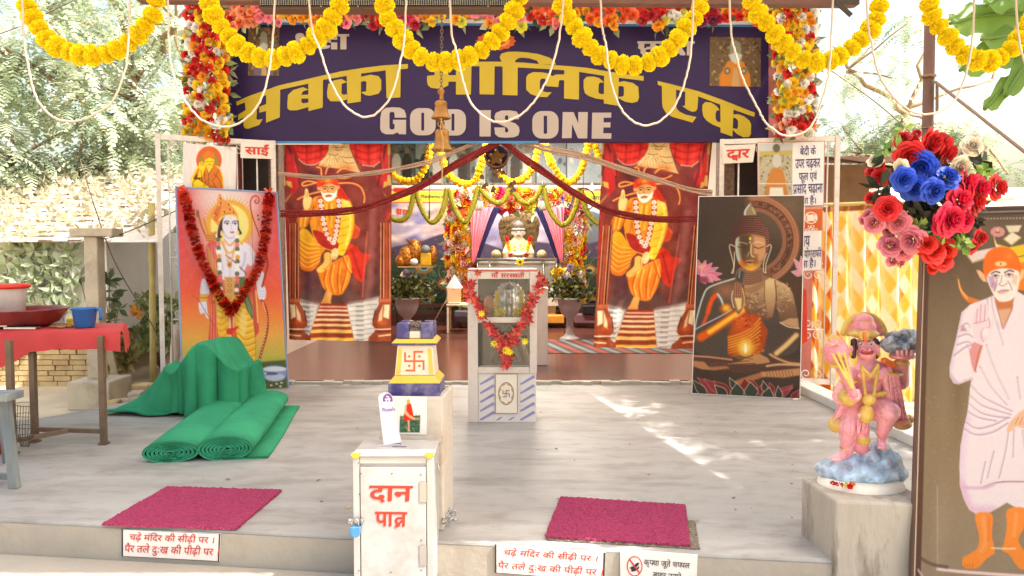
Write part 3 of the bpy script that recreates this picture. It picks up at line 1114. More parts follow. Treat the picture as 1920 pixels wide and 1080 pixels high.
 for sgn,x0,dark in((1,733,0),(-1,541,1)):
  X=lambda d:x0-sgn*d
  p.poly([(X(20),424),(X(0),415),(X(0),566),(X(21),566)],(128,46,28),0.8)
  for d in(18.5,13,2):
   p.line([(X(d),424),(X(d),562)],1.4,(236,172,110),0.6)
  p.line([(X(16),424),(X(16),562)],2.4,(86,26,18),1)
  p.line([(X(8),424),(X(8),562)],5,(166,70,44),2.4)
  p.poly([(X(23),563),(X(0),563),(X(0),570),(X(22),571)],(196,100,60),0.8)
  p.poly([(X(20),570),(X(28),583),(X(35),600),(X(36),611),(X(29),618),(X(32),624),(X(42),632),(X(44),641),(X(-4),641),(X(-4),570)],(158,70,40),0.8,smooth=False)
  p.poly([(X(14),574),(X(22),592),(X(24),606),(X(16),602)],(240,196,150),1.6)
  p.poly([(X(2),574),(X(12),574),(X(14),596),(X(4),600)],(248,226,180),1.8)
  p.glow(X(18),607,18,9,(224,96,30),0.9)
  p.line([(X(30),618),(X(-2),618)],2,(250,220,180),0.8)
  p.line([(X(22),630),(X(-2),628)],3,(248,196,130),1.2)
  p.line([(X(30),585),(X(34),604)],2,(90,30,20),1)
  p.line([(X(24),623),(X(0),622)],2.4,(92,36,40),1.2)
 p.line([(699,400),(694,520),(690,560)],13,(190,130,120),7,0.35)  # sheen of the hanging cloth painted into the print as a pale band
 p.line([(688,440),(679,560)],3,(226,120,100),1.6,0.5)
 p.line([(560,400),(561,560)],5,(140,70,60),4,0.3)
 p.grain(5,1,3)
 p.grain(6,9,4)
 return p
def paint_archer():
 Q=[(329,350),(519,361),(541,729),(342,742)]
 p=Print(Q,160,310)
 p.vgrad([(0,(206,74,80)),(0.2,(214,76,82)),(0.36,(216,88,84)),(0.5,(224,92,66)),(0.62,(228,128,66)),(0.72,(226,164,78)),(0.82,(196,178,80)),(0.9,(150,164,76)),(1,(112,128,70))])
 for k in range(30):
  a=k*0.2094
  p.line([(430+50*math.cos(a),420+50*math.sin(a)),(430+130*math.cos(a),420+150*math.sin(a))],7,(226,120,122),5,0.16)
 p.glow(430,410,92,130,(222,214,206),1.0,0.75)
 p.glow(425,368,80,40,(216,206,204),0.9,0.8)
 for k in range(48):
  a=k*2*pi/48
  p.line([(431+40*math.cos(a),418+40*math.sin(a)),(431+53*math.cos(a+0.05),418+53*math.sin(a+0.05))],2.6,(214,158,66),0.6,taper=True)
 p.ell(431,418,44,44,(222,164,68),0.8)
 p.ell(431,419,36,37,(226,214,128),1.6)
 p.line([(371,397),(380,425),(390,445)],4,(176,110,60),0.8)
 p.ell(371,398,3,7,(156,92,56),0.6)
 p.line([(382,408),(392,440)],4,(206,140,64),0.8)
 p.poly([(385,436),(406,430),(408,446),(391,452)],(206,142,76),0.7)
 for k in range(3):
  p.line([(387,438+k*4.5),(397,439+k*4),(407,434+k*4)],0.9,(140,82,40),0.4)
 p.poly([(388,455),(404,448),(411,470),(413,520),(406,540),(396,516),(389,484)],(204,92,92),0.8,smooth=True)
 p.poly([(388,455),(394,462),(412,508),(405,514),(392,490)],(196,138,84),0.8)
 for x in(397,402,406):
  p.line([(x,456),(x+3,500)],1.2,(236,150,150),0.5,0.8)
 skin,sk2=(222,216,232),(176,168,200)
 p.poly([(456,450),(470,458),(477,470),(477,486),(470,494),(463,486),(460,470)],skin,0.8,smooth=True)
 p.poly([(486,500),(495,508),(492,528),(487,540),(481,530),(482,512)],skin,0.8,smooth=True)
 p.poly([(380,518),(390,520),(393,540),(390,548),(377,548),(376,534)],skin,0.8,smooth=True)
 p.line([(378,530),(378,546)],2,sk2,1.2,0.6)
 p.line([(470,462),(474,480)],2,sk2,1.4,0.6)
 p.poly([(423,440),(441,440),(452,454),(465,462),(467,482),(460,500),(455,518),(420,520),(413,500),(408,478),(405,462),(414,454)],skin,0.8,smooth=True)
 p.line([(460,470),(458,488),(452,500)],3,sk2,2,0.8)
 p.line([(432,480),(432,512)],2.4,sk2,2,0.5)
 p.line([(414,476),(418,500)],3,sk2,2,0.6)
 p.line([(424,474),(440,486),(462,508)],2.4,(120,92,98),0.6,0.9)
 for L in([(416,448),(422,462),(431,470),(441,462),(448,448)],[(419,450),(426,474),(431,494),(437,474),(444,450)],[(421,446),(431,456),(443,446)]):
  p.line(L,3.4,(206,150,84),0.7)
  p.line(L,1,(246,208,140),0.4)
 p.ell(431,492,4.5,5.5,(196,140,70),0.6)
 p.ell(431,491,1.4,1.6,(110,60,40),0.4)
 for x,y0 in((409,438),(446,440)):
  seq=[(234,228,222),(98,112,86),(222,124,124),(98,112,86),(236,232,226),(224,158,70),(96,108,82),(236,232,228),(236,230,226),(98,110,84),(218,110,112),(216,106,108),(92,108,80),(232,226,214),(96,108,80),(222,160,74)]
  for i,c in enumerate(seq):
   p.ell(x+(i*0.42 if x<420 else-abs(i-5)*0.25),y0+i*7.6,4.2,4.6,c,0.6)
 p.poly([(400,542),(420,545),(442,548),(466,548),(478,600),(481,660),(479,702),(471,697),(455,676),(446,700),(420,700),(395,660),(400,600)],(236,184,62),0.8)
 p.poly([(404,560),(412,552),(416,580),(410,600)],(244,206,90),1.5)
 for k in range(11):
  y=568+k*12
  p.line([(446,y-8),(460,y+4),(479,y-2)],2.4,(214,134,40),1.1,0.8)
  p.line([(446,y-4),(461,y+8),(479,y+2)],1.6,(250,214,110),0.8,0.7)
  p.line([(404,y-6),(416,y),(428,y-10)],2.2,(214,134,40),1.1,0.7)
 p.ell(456,600,7,26,(240,214,130),4,0.7)
 p.poly([(428,575),(437,575),(444,620),(456,690),(446,684),(436,650),(430,620)],(220,96,44),1)
 p.line([(431,580),(432,615),(436,660)],3,(232,220,190),0.9)
 p.line([(438,580),(439,615)],2.4,(230,210,180),0.8)
 p.poly([(424,612),(438,610),(448,606),(446,612),(437,618),(436,624),(426,622)],(212,60,46),0.7)
 p.poly([(396,560),(404,556),(407,600),(412,652),(389,654),(393,610)],(212,86,66),0.8)
 for x in(396,401,406):
  p.line([(x+1,565),(x,648)],1.4,(240,160,140),0.6,0.8)
 p.poly([(421,514),(441,514),(439,548),(431,560),(423,550)],(206,160,98),0.8)
 for y in(520,530,540):
  p.ell(431,y,4,3.4,(164,110,54),0.6)
  p.ell(431,y,1.8,1.5,(236,200,140),0.4)
 p.poly([(448,514),(460,514),(466,545),(480,588),(473,594),(464,578),(452,548)],(98,116,74),0.8)
 for a,b in(((455,530),(470,585)),((460,545),(476,588)),((452,548),(462,572))):
  p.line([a,b],1.3,(190,190,150),0.5,0.6)
 p.poly([(474,536),(479,536),(485,596),(486,618),(479,628),(475,600)],(206,84,70),0.8)
 p.line([(480,540),(484,600)],2.4,(232,190,110),0.8)
 p.poly([(374,560),(387,560),(389,576),(392,592),(387,590),(383,581),(377,584),(373,572)],skin,0.7,smooth=True)
 for k in range(3):
  p.line([(377+k*4,572),(378+k*4,584)],0.7,sk2,0.4)
 p.poly([(375,546),(390,546),(389,560),(375,561)],(224,168,84),0.7)
 p.line([(375,553),(390,553)],1.2,(150,96,40),0.5)
 p.poly([(483,534),(494,530),(499,540),(497,555),(488,557),(484,550)],skin,0.7,smooth=True)
 for y in(540,545.5,550):
  p.line([(485,y),(492,y+1.5),(498,y-1)],0.8,sk2,0.4)
 p.line([(360,548),(374,560),(392,590),(402,606)],1.2,(150,96,60),0.5)
 bow=(164,66,44)
 p.line([(481,374),(478,376),(480,380),(485,378),(486,372),(481,367),(474,369),(470,378),(471,392),(476,410),(483,428),(487,440)],2.4,bow,0.6)
 p.line([(499,472),(502,492),(497,512),(492,532)],4,bow,0.7)
 p.line([(491,558),(499,574),(502,598),(500,622),(492,652),(486,676),(480,700),(475,714)],4.6,bow,0.7)
 for i,q in enumerate(catmull([(493,562),(501,598),(492,652),(480,700)],9)):
  p.ell(q[0],q[1],1.1,1.4,(240,190,150),0.4)
 p.line([(472,400),(474,470),(479,620),(480,700)],0.8,(120,84,70),0.4,0.8)
 for q in((484,402),(485,409)):
  p.ell(q[0],q[1],1.6,1.6,(60,60,46),0.5)
 p.poly([(474,690),(492,676),(538,672),(541,730),(470,732)],(84,98,62),3)
 p.ell(514,698,25,15,(136,152,196),2.5)
 p.ell(516,690,22,5,(214,220,234),1.6)
 p.ell(516,706,18,8,(196,206,226),2.4,0.8)
 p.ell(508,699,14,3,(70,82,110),1.2,0.8)
 for q in((488,722),(497,721),(509,722),(519,719),(528,717),(489,727),(490,686),(534,690),(498,699),(526,724)):
  p.ell(q[0],q[1],2.2,1.7,(236,232,206),0.5)
  p.ell(q[0],q[1],0.8,0.8,(210,170,70),0.3)
 p.poly([(465,717),(474,712),(481,710),(482,724),(474,730),(468,729)],(234,116,62),0.8)
 for q in((471,720),(477,717)):
  p.line([(q[0]-2,q[1]+6),q,(q[0]+2,q[1]+5)],1,(180,60,40),0.5)
 p.poly([(411,418),(415,404),(422,398),(440,398),(447,408),(449,424),(454,434),(448,436),(444,426),(420,432),(416,442),(408,440)],(74,52,50),0.9,smooth=True)
 p.poly([(418,412),(423,402),(431,400),(441,402),(446,412),(446,426),(443,436),(436,443),(428,444),(421,437),(418,427)],skin,0.7,smooth=True)
 p.line([(419,428),(424,439),(432,443),(440,440)],2.2,sk2,1.4,0.8)
 for x in(426,441):
  p.line([(x-5,413.5),(x,411.5),(x+4.5,413)],1.5,(60,50,60),0.4)
  p.ell(x,417,3.6,1.7,(246,244,246),0.4)
  p.ell(x+0.4,417,1.6,1.7,(40,34,44),0.3)
  p.line([(x-5,416.5),(x,414.6),(x+4.5,416.5)],1,(44,36,44),0.3)
 p.line([(434.5,414),(434,424),(437,426)],1,sk2,0.5)
 p.poly([(431,431.5),(436,430.5),(441,431),(438,434),(434,434)],(202,96,96),0.5)
 p.line([(433,400),(433.5,408)],1.8,(236,202,60),0.4)
 p.poly([(404,414),(396,404),(398,392),(406,382),(409,371),(410,365),(413,363),(416,366),(418,372),(427,378),(436,386),(444,396),(447,408),(440,401),(430,398),(420,401),(415,410),(410,420)],(220,148,74),0.7,smooth=True)
 p.poly([(402,410),(401,396),(408,386),(416,384),(412,398),(408,414)],(206,112,66),0.8)
 p.line([(412,410),(424,401),(440,402),(446,409)],3,(238,194,104),0.6)
 for q in((431,391),(429,383),(421,396),(438,397),(414,372),(414,380),(405,400)):
  p.ell(q[0],q[1],1.5,2,(126,52,44),0.4)
  p.ell(q[0]-1.8,q[1]+1,0.8,1,(250,224,160),0.4)
 for x in(416,447):
  p.ell(x,434,2.2,5,(232,206,150),0.6)
 for a,b in zip(Q,Q[1:]+Q[:1]):
  p.line([a,b],4.5,(124,132,170),0.8,smooth=False)
 p.line([Q[3],Q[0]],2,(150,176,206),0.8,smooth=False)
 p.grain(3,1,8)
 return p
def petal(p,base,tip,wd,col,edge,lw=1.4):
 (bx,by),(tx,ty)=base,tip
 dx,dy=tx-bx,ty-by
 L=math.hypot(dx,dy)
 nx_,ny_=-dy/L*wd,dx/L*wd
 mx_,my_=bx+dx*0.45,by+dy*0.45
 pts=[(bx,by),(mx_+nx_,my_+ny_),(bx+dx*0.8+nx_*0.45,by+dy*0.8+ny_*0.45),(tx,ty),(bx+dx*0.8-nx_*0.45,by+dy*0.8-ny_*0.45),(mx_-nx_,my_-ny_)]
 p.poly(pts,col,0.6)
 if edge:
  p.line([pts[0],pts[1],pts[2],pts[3]],lw,edge,0.5)
  p.line([pts[3],pts[4],pts[5],pts[0]],lw,edge,0.5)
def paint_meditating():
 Q=[(1311,369),(1508,367),(1499,747),(1298,737)]
 p=Print(Q,164,316,(78,62,52))
 p.glow(1480,385,110,90,(122,100,80),0.9,1.0)
 p.glow(1330,420,60,90,(62,50,44),0.7,1.0)
 p.glow(1460,540,90,60,(98,66,48),0.7,1.0)
 C=(1414,450)
 def arc(r,a0,a1,n=30,j=0):
  return[(C[0]+r*math.cos(a),C[1]+r*math.sin(a))for a in np.linspace(math.radians(a0),math.radians(a1),n)]
 p.line(arc(70,-92,62),33,(126,84,64),1,smooth=False)
 p.line(arc(78.5,-95,60),9,(168,112,84),1.2,smooth=False)
 p.line(arc(57,-85,62),7,(150,100,76),1.2,smooth=False)
 p.line(arc(83,-95,60),1.6,(190,132,100),0.6,smooth=False)
 p.line(arc(73,-90,58),1.4,(84,52,42),0.5,smooth=False)
 p.line(arc(62,-90,58),1.4,(84,52,42),0.5,smooth=False)
 q=random.Random(4)
 for k in range(46):
  a=math.radians(-80+138*k/45)
  c0=(C[0]+67.5*math.cos(a),C[1]+67.5*math.sin(a))
  t=[(c0[0]+q.uniform(-4,4),c0[1]+q.uniform(-4,4))for _ in range(4)]
  p.line(t,1.5,q.choice(((78,46,38),(92,56,44),(160,108,84))),0.5)
 p.poly([(1330,360),(1400,365),(1412,400),(1404,460),(1330,470)],(76,61,52),16,0.75)
 body=[(1384,520),(1350,530),(1326,540),(1316,560),(1309,585),(1303,615),(1300,645),(1310,662),(1345,668),(1400,672),(1460,668),(1495,655),(1499,615),(1494,585),(1488,560),(1480,541),(1460,527),(1436,518),(1410,512)]
 p.poly(body,(88,74,65),1.0,smooth=True)
 p.glow(1362,545,34,26,(172,112,78),0.9,1.0)
 robe=[(1398,548),(1420,540),(1436,518),(1454,523),(1476,534),(1486,548),(1493,578),(1498,613),(1474,606),(1462,598),(1456,570),(1448,596),(1436,600),(1412,592),(1397,575)]
 p.poly(robe,(206,168,120),1.2,grad=((1450,530),(1440,602),(104,72,58)))
 p.poly([(1395,533),(1430,524),(1434,532),(1412,546),(1396,550)],(190,140,100),1.4)
 for k in range(5):
  p.line([(1396,541+k*2.6),(1416,536+k*2.4),(1433,524+k*3)],0.9,(112,74,54),0.5,0.8)
 p.poly([(1435,519),(1452,523),(1454,560),(1450,592),(1438,596),(1434,560)],(224,190,138),1,grad=((1444,530),(1444,596),(150,104,76)))
 p.line([(1434,519),(1434,560),(1440,592)],1.2,(120,84,60),0.5)
 p.line([(1453,525),(1456,560),(1450,590)],1.6,(100,70,52),0.6)
 for k in range(34):
  x,y=q.uniform(1398,1434),q.uniform(546,592)
  if y-546>(1434-x)*1.5:pass
  p.line([(x,y),(x+q.uniform(-4,4),y+q.uniform(-4,4)),(x+q.uniform(-5,5),y+q.uniform(-3,3))],1.2,q.choice(((104,68,50),(228,180,128))),0.5,0.8)
 for k in range(26):
  x,y=q.uniform(1456,1480),q.uniform(532,585)
  p.line([(x,y),(x+q.uniform(-3,3),y+q.uniform(-3,3)),(x+q.uniform(-4,4),y+q.uniform(-4,4))],1.1,q.choice(((120,82,58),(236,200,150))),0.4,0.8)
 for k in range(12):
  p.line([(1466-k*0.3,566+k*4),(1480,566+k*3.4),(1492+k*0.4,574+k*3)],1.3,(118,80,58),0.6,0.8)
 p.poly([(1463,604),(1480,596),(1496,596),(1498,614),(1482,611)],(196,148,108),1)
 p.line([(1463,604),(1478,612),(1498,615)],2,(236,206,160),0.7)
 p.poly([(1430,600),(1458,606),(1478,616),(1497,618),(1496,640),(1470,655),(1446,655),(1436,640)],(84,70,62),3)
 p.poly([(1364,628),(1380,602),(1398,588),(1424,590),(1440,620),(1434,648),(1424,666),(1368,668)],(176,74,34),3)
 p.glow(1392,604,34,30,(226,96,34),0.9,1.0)
 for k in range(7):
  p.line([(1366,632+k*5),(1392,624+k*5),(1412,612+k*6),(1425,596+k*8)],3.2,(242,150,48)if k<5 else(222,110,36),1,0.9)
  p.line([(1366,635+k*5),(1392,627+k*5),(1412,616+k*6),(1425,600+k*8)],1.0,(110,44,22),0.5,0.9)
 for k in range(26):
  x,y=q.uniform(1374,1412),q.uniform(588,618)
  p.line([(x,y),(x+q.uniform(-4,4),y+q.uniform(-3,3)),(x+q.uniform(-5,5),y+q.uniform(-4,4))],1.2,q.choice(((140,44,20),(246,130,50))),0.5,0.8)
 for k in range(26):
  x,y=q.uniform(1404,1432),q.uniform(628,660)
  p.line([(x,y),(x+q.uniform(-4,4),y+q.uniform(-4,4))],1.4,q.choice(((120,40,20),(244,140,56))),0.5,0.8)
 p.line([(1380,521),(1347,531),(1327,540),(1318,556),(1310,582),(1304,608),(1301,640)],2.6,(206,212,208),1.2)
 p.line([(1345,552),(1337,558),(1331,572),(1327,586)],8,(240,86,28),3)
 p.line([(1325,592),(1319,606)],6,(226,84,34),3)
 p.line([(1346,551),(1352,560),(1356,571)],3.4,(190,214,214),1.5)
 p.glow(1362,578,15,13,(238,110,26),1.0,0.7)
 p.glow(1362,577,9,8,(255,196,60),1.0,0.7)
 p.line([(1314,632),(1340,616),(1368,597),(1392,582)],15,(232,96,26),5)
 p.line([(1330,622),(1350,609),(1372,594),(1392,582)],8,(255,196,62),3.4)
 p.line([(1302,618),(1322,607),(1350,593),(1372,580)],1.8,(206,206,206),0.9)
 p.poly([(1376,576),(1372,556),(1376,536),(1380,522),(1384,520),(1388,524),(1392,538),(1396,560),(1394,576),(1386,590)],(150,104,74),0.8,smooth=True)
 p.poly([(1377,558),(1391,558),(1390,577),(1384,582)],(236,202,134),1.2)
 p.poly([(1378,528),(1384,522),(1390,530),(1391,558),(1377,558)],(104,56,40),0.8)
 for k in range(4):
  p.line([(1379+k*3.4,527+abs(k-1.3)*2),(1378.5+k*3.8,558)],1.0,(226,176,130),0.4)
 for k in range(6):
  p.line([(1377.5,532+k*5),(1391,532+k*5)],0.8,(196,134,96),0.4,0.7)
 p.line([(1374,545),(1372,560),(1376,576)],1.5,(214,220,216),0.6)
 p.line([(1392,540),(1396,560),(1393,580),(1382,594)],1.8,(244,186,110),0.8)
 p.poly([(1299,664),(1330,668),(1366,674),(1400,676),(1440,664),(1500,676),(1500,700),(1440,694),(1400,700),(1340,694),(1299,690)],(96,66,54),1.5)
 p.line([(1299,667),(1330,669),(1372,674)],3.4,(196,140,104),1)
 p.poly([(1299,676),(1320,678),(1330,688),(1362,686),(1368,690),(1340,694),(1316,692),(1299,686)],(190,130,88),1.2)
 for k in range(9):
  p.line([(1334+k*4,680),(1332+k*4.2,692)],1.1,(128,82,56),0.5)
 p.poly([(1364,682),(1390,676),(1412,665),(1424,663),(1440,671),(1444,679),(1428,682),(1396,683)],(196,140,98),0.8)
 for a,b in(((1368,680),(1404,676)),((1372,683),(1416,681)),((1392,670),(1412,673))):
  p.line([a,b],1.3,(84,52,40),0.5)
 p.line([(1493,627),(1476,644),(1454,663)],13,(120,84,60),3)
 p.line([(1493,628),(1476,645),(1456,662)],8,(232,190,128),2.4)
 p.line([(1444,664),(1458,672),(1480,680),(1500,682)],4,(206,156,112),1)
 p.line([(1438,686),(1462,683),(1500,684)],4,(216,168,120),1.3)
 p.poly([(1372,716),(1400,706),(1426,698),(1434,706),(1404,716),(1374,724)],(176,116,74),2.5)
 p.poly([(1426,697),(1462,694),(1500,690),(1500,703),(1470,708),(1430,706)],(204,144,96),1.5)
 for k in range(9):
  p.line([(1436+k*6,695),(1440+k*6,707)],1.1,(130,84,58),0.5)
 p.glow(1398,652,32,28,(255,176,40),1.0,1.1)
 p.glow(1398,652,16,20,(255,232,120),1.0,0.9)
 p.ell(1398,653,2.6,9,(255,250,226),1.2)
 p.line([(1384,666),(1398,670),(1412,666)],2.4,(104,84,70),0.8)
 p.poly([(1386,502),(1426,500),(1432,515),(1442,521),(1420,530),(1396,534),(1380,524)],(146,108,82),1,smooth=True)
 p.poly([(1384,506),(1396,508),(1392,532),(1378,524)],(78,72,66),3)
 p.line([(1387,508),(1386,520)],2.2,(150,160,160),1.2)
 for k in range(6):
  p.line([(1396,511+k*4),(1412,512+k*4),(1428,506+k*4)],0.9,(86,56,42),0.5)
 p.poly([(1395,405),(1396,395),(1403,387),(1407,378),(1411,387),(1417,394),(1418,404),(1407,407)],(148,130,96),0.8,smooth=True)
 p.line([(1405,384),(1398,394),(1397,402)],2.6,(206,220,214),1)
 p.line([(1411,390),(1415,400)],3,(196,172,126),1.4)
 hair=[(1372,446),(1373,430),(1382,420),(1390,412),(1394,404),(1420,403),(1428,412),(1431,420),(1440,428),(1443,442),(1441,470),(1437,474),(1434,444),(1407,437),(1380,446),(1377,476),(1373,470)]
 p.poly(hair,(74,46,40),0.8)
 p.mask(hair)
 for r in range(17):
  for k in range(22):
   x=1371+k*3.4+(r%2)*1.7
   y=403+r*4.1+6*((x-1407)/36)**2
   lit=min(1,max(0,(x-1384)/56))
   p.ell(x,y,1.15,1.15,(110+90*lit,68+60*lit,58+52*lit),0.5)
 p.mask(None)
 face=[(1379,464),(1380,449),(1388,441),(1407,438),(1428,441),(1435,449),(1436,466),(1434,482),(1427,496),(1419,503),(1408,507),(1396,503),(1386,494),(1381,480)]
 p.poly(face,(158,112,76),0.9,smooth=True)
 p.mask(face,0.4,True)
 p.poly([(1386,440),(1407,438),(1407,500),(1392,500)],(88,68,50),5)
 p.line([(1381,448),(1381,470),(1386,490)],8,(178,188,178),4)
 p.poly([(1414,442),(1436,446),(1436,480),(1424,490),(1414,476)],(206,152,106),4)
 p.glow(1408,505,34,18,(250,178,50),1.0,0.8)
 p.glow(1391,493,10,9,(238,96,26),0.9,1)
 p.poly([(1394,476),(1422,476),(1420,495),(1398,495)],(130,88,58),4,0.6)
 p.mask(None)
 p.line([(1412,456),(1421,453),(1432,456)],1.3,(240,208,160),0.5)
 p.line([(1382,455),(1390,454),(1402,457)],1.0,(196,190,170),0.5)
 p.line([(1414,462),(1422,465),(1432,462)],1.8,(84,50,36),0.6)
 p.line([(1383,462),(1391,464),(1400,463)],1.3,(58,48,40),0.6)
 p.line([(1409,458),(1408,472),(1410,479),(1414,481)],2,(238,200,146),1)
 p.line([(1404,472),(1402,480)],1,(200,196,180),0.5)
 p.line([(1400,489),(1407,487.5),(1413,489)],1.8,(206,146,100),0.6)
 p.line([(1399,491),(1407,491.5),(1414,491)],1,(70,38,28),0.4)
 p.line([(1401,494),(1407,495.5),(1412,494)],1.8,(220,160,104),0.6)
 p.ell(1406.5,447,2,3,(250,206,60),0.7)
 p.ell(1406.5,454,1.5,1.6,(244,200,150),0.5)
 for L in([(1378,462),(1370,458),(1368,464),(1372,480),(1376,498),(1372,511)],[(1377,472),(1377,492),(1375,510),(1372,511)],[(1438,462),(1444,458),(1446,464),(1441,480),(1436,496),(1436,511)],[(1438,474),(1432,492),(1432,508),(1436,511)]):
  p.line(L,1.5,(232,208,176),0.5)
 for k,(ang,L)in enumerate(((-100,30),(-72,30),(-48,32),(-25,36),(-5,40),(12,38),(-120,24),(28,26),(60,18))):
  a=math.radians(ang)
  petal(p,(1314,516),(1314+L*math.cos(a),516+L*math.sin(a)),6.5,(206+(k%3)*14,112+(k%2)*22,148),(238,176,196),0.8)
 p.glow(1316,500,12,10,(236,184,110),0.8)
 p.poly([(1306,518),(1326,518),(1330,530),(1312,530)],(120,48,64),4,0.7)
 for base,tip in(((1508,512),(1489,485)),((1508,512),(1502,480)),((1507,514),(1484,509)),((1510,510),(1510,478))):
  petal(p,base,tip,6,(222,150,160),(242,204,206),0.8)
 p.poly([(1298,715),(1400,728),(1500,725),(1500,750),(1298,740)],(62,48,46),5)
 dk,rd,gr,pk=(70,66,58),(128,52,48),(66,72,58),(150,62,66)
 eg=(206,186,160)
 for base,tip,wd,c in(((1350,745),(1308,708),8,pk),((1362,742),(1320,710),8,pk),((1375,742),(1338,714),8,rd),((1398,738),(1396,709),10,rd),((1382,735),(1368,708),6,dk),((1420,738),(1405,709),7,rd),((1425,742),(1427,722),8,rd),((1436,738),(1431,714),6,dk),((1450,738),(1443,718),6,rd),((1446,746),(1486,722),6,pk),((1452,750),(1487,726),5,pk),((1480,754),(1500,730),6,rd),((1330,748),(1298,712),8,dk),((1366,748),(1340,722),9,dk),((1383,752),(1382,718),13,gr),((1410,752),(1407,716),13,gr),((1436,756),(1443,726),11,gr),((1462,754),(1459,724),7,dk)):
  petal(p,base,tip,wd,c,eg if c in(dk,gr)else(206,110,110),1.1)
 p.grain(3,1,9)
 return p
def paint_standing():
 Q=[(1735,392),(2036,384),(2034,1098),(1713,1090)]
 p=Print(Q,200,400)
 p.vgrad([(0,(86,70,58)),(0.05,(112,94,76)),(0.12,(112,92,72)),(0.3,(126,106,82)),(0.6,(146,124,94)),(1,(160,140,116))])
 p.grain(5,26,2,stretch=(0.6,3))
 p.poly([(1735,392),(1745,392),(1726,1090),(1713,1090)],(98,68,54),1)
 p.line([(1735,392),(1714,1090)],3,(236,214,190),0.7,smooth=False)
 p.line([(1740,398),(2036,394)],10,(66,54,50),3,smooth=False)
 p.line([(1830,398),(1960,394)],2.2,(206,180,160),1.4,0.8,smooth=False)
 for k in range(36):
  p.ell(1815+k*6,410-k*0.12,1.6,0.9,(226,204,182),0.4)
 p.poly([(1884,422),(1914,421),(1908,433),(1890,434)],(236,222,190),0.7)
 p.poly([(1880,446),(1896,433),(1913,443),(1895,457)],(240,228,196),0.7)
 p.line([(1880,446),(1895,457),(1913,443)],1.8,(196,160,90),0.6,smooth=False)
 for k in range(9):
  p.ell(1869+9*math.cos(k*0.7),433+6*math.sin(k*0.7),5,3.6,(216+k%2*16,150,150),0.6)
 p.ell(1869,430,3,3,(240,190,130),0.8)
 p.poly([(1862,442),(1868,455),(1890,461),(1930,453),(1990,430),(1990,460),(1940,490),(1912,500),(1890,470),(1868,463),(1864,455)],(236,202,44),0.8)
 p.poly([(1862,442),(1866,455),(1880,462),(1866,464)],(240,226,200),0.8)
 p.line([(1908,478),(1950,470)],1.6,(110,84,30),0.6)
 p.poly([(1810,472),(1864,461),(1852,478),(1822,488)],(238,220,216),0.6)
 p.line([(1810,473),(1822,489),(1846,482)],1.8,(214,170,120),0.6,smooth=False)
 p.poly([(1794,513),(1797,524),(1804,540),(1815,551),(1836,557),(1828,563),(1814,562),(1804,552),(1797,536)],(228,128,50),0.8)
 p.line([(1796,520),(1800,538),(1812,554)],2,(252,206,140),1)
 p.poly([(1905,490),(1960,480),(1960,545),(1906,538)],(246,134,40),0.8)
 wht,mv=(244,228,232),(176,142,172)
 robe=[(1862,548),(1846,555),(1818,565),(1802,580),(1797,604),(1792,628),(1786,652),(1780,680),(1780,698),(1787,711),(1796,713),(1812,707),(1820,704),(1817,722),(1815,745),(1812,770),(1806,795),(1800,830),(1798,868),(1799,905),(1806,930),(1816,951),(1830,960),(1850,958),(1872,946),(1886,937),(1912,952),(1950,955),(1975,930),(1982,850),(1975,740),(1972,640),(1955,575),(1925,552),(1904,540),(1898,560)]
 p.poly(robe,wht,0.8)
 p.mask(robe,0.4)
 p.line([(1802,580),(1796,610),(1786,655),(1780,690)],9,(228,208,226),6)
 p.line([(1812,775),(1800,840),(1799,905),(1808,940)],18,(238,212,230),10)
 p.line([(1800,905),(1816,950),(1860,955)],20,(232,190,216),10,0.8)
 p.line([(1780,695),(1796,712),(1820,704)],6,(214,186,206),4)
 for L in([(1801,606),(1812,600),(1818,608)],[(1796,625),(1812,620),(1822,626)],[(1794,640),(1812,634),(1822,640)],[(1788,660),(1806,646),(1820,640)],[(1818,714),(1838,735),(1870,752),(1896,764)],[(1815,732),(1838,752),(1872,764),(1894,770)],[(1814,748),(1836,766),(1866,774),(1892,776)],[(1812,764),(1834,776),(1866,782)],[(1808,784),(1830,796),(1860,790),(1888,776)],[(1806,797),(1828,808),(1860,803),(1888,786)],[(1868,600),(1874,620),(1880,640)],[(1848,640),(1866,690),(1890,740)],[(1836,680),(1858,720),(1886,752)],[(1906,700),(1912,740)],[(1858,552),(1862,580),(1872,610)],[(1850,556),(1852,575)],[(1890,800),(1884,840),(1872,890)],[(1900,800),(1898,850)],[(1916,800),(1922,850),(1926,890)],[(1846,860),(1838,900)],[(1862,840),(1850,890)],[(1812,640),(1822,660),(1830,690)]):
  p.line(L,2.6,mv,1.8,0.8)
  p.line([(x+1.5,y+3)for x,y in L],2,(255,251,250),1.5,0.7)
 p.line([(1840,909),(1862,900),(1890,897),(1950,898)],2,(160,110,130),0.8)
 p.line([(1800,908),(1840,909),(1862,902)],5,(226,186,210),3)
 p.mask(None)
 p.poly([(1800,610),(1806,604),(1812,614),(1800,615)],(204,160,168),1)
 p.poly([(1862,550),(1872,560),(1890,558),(1899,549),(1897,575),(1886,596),(1879,608),(1870,580)],(206,122,74),0.8)
 p.poly([(1868,575),(1896,572),(1884,598),(1878,606)],(226,176,140),2)
 p.line([(1864,560),(1872,585),(1879,610),(1888,592),(1898,566)],1.4,(170,130,140),0.6)
 p.poly([(1824,634),(1842,640),(1838,655),(1832,676),(1826,692),(1820,676),(1816,652)],(226,156,152),1)
 p.line([(1838,642),(1832,662),(1827,688)],2.4,(196,104,84),1)
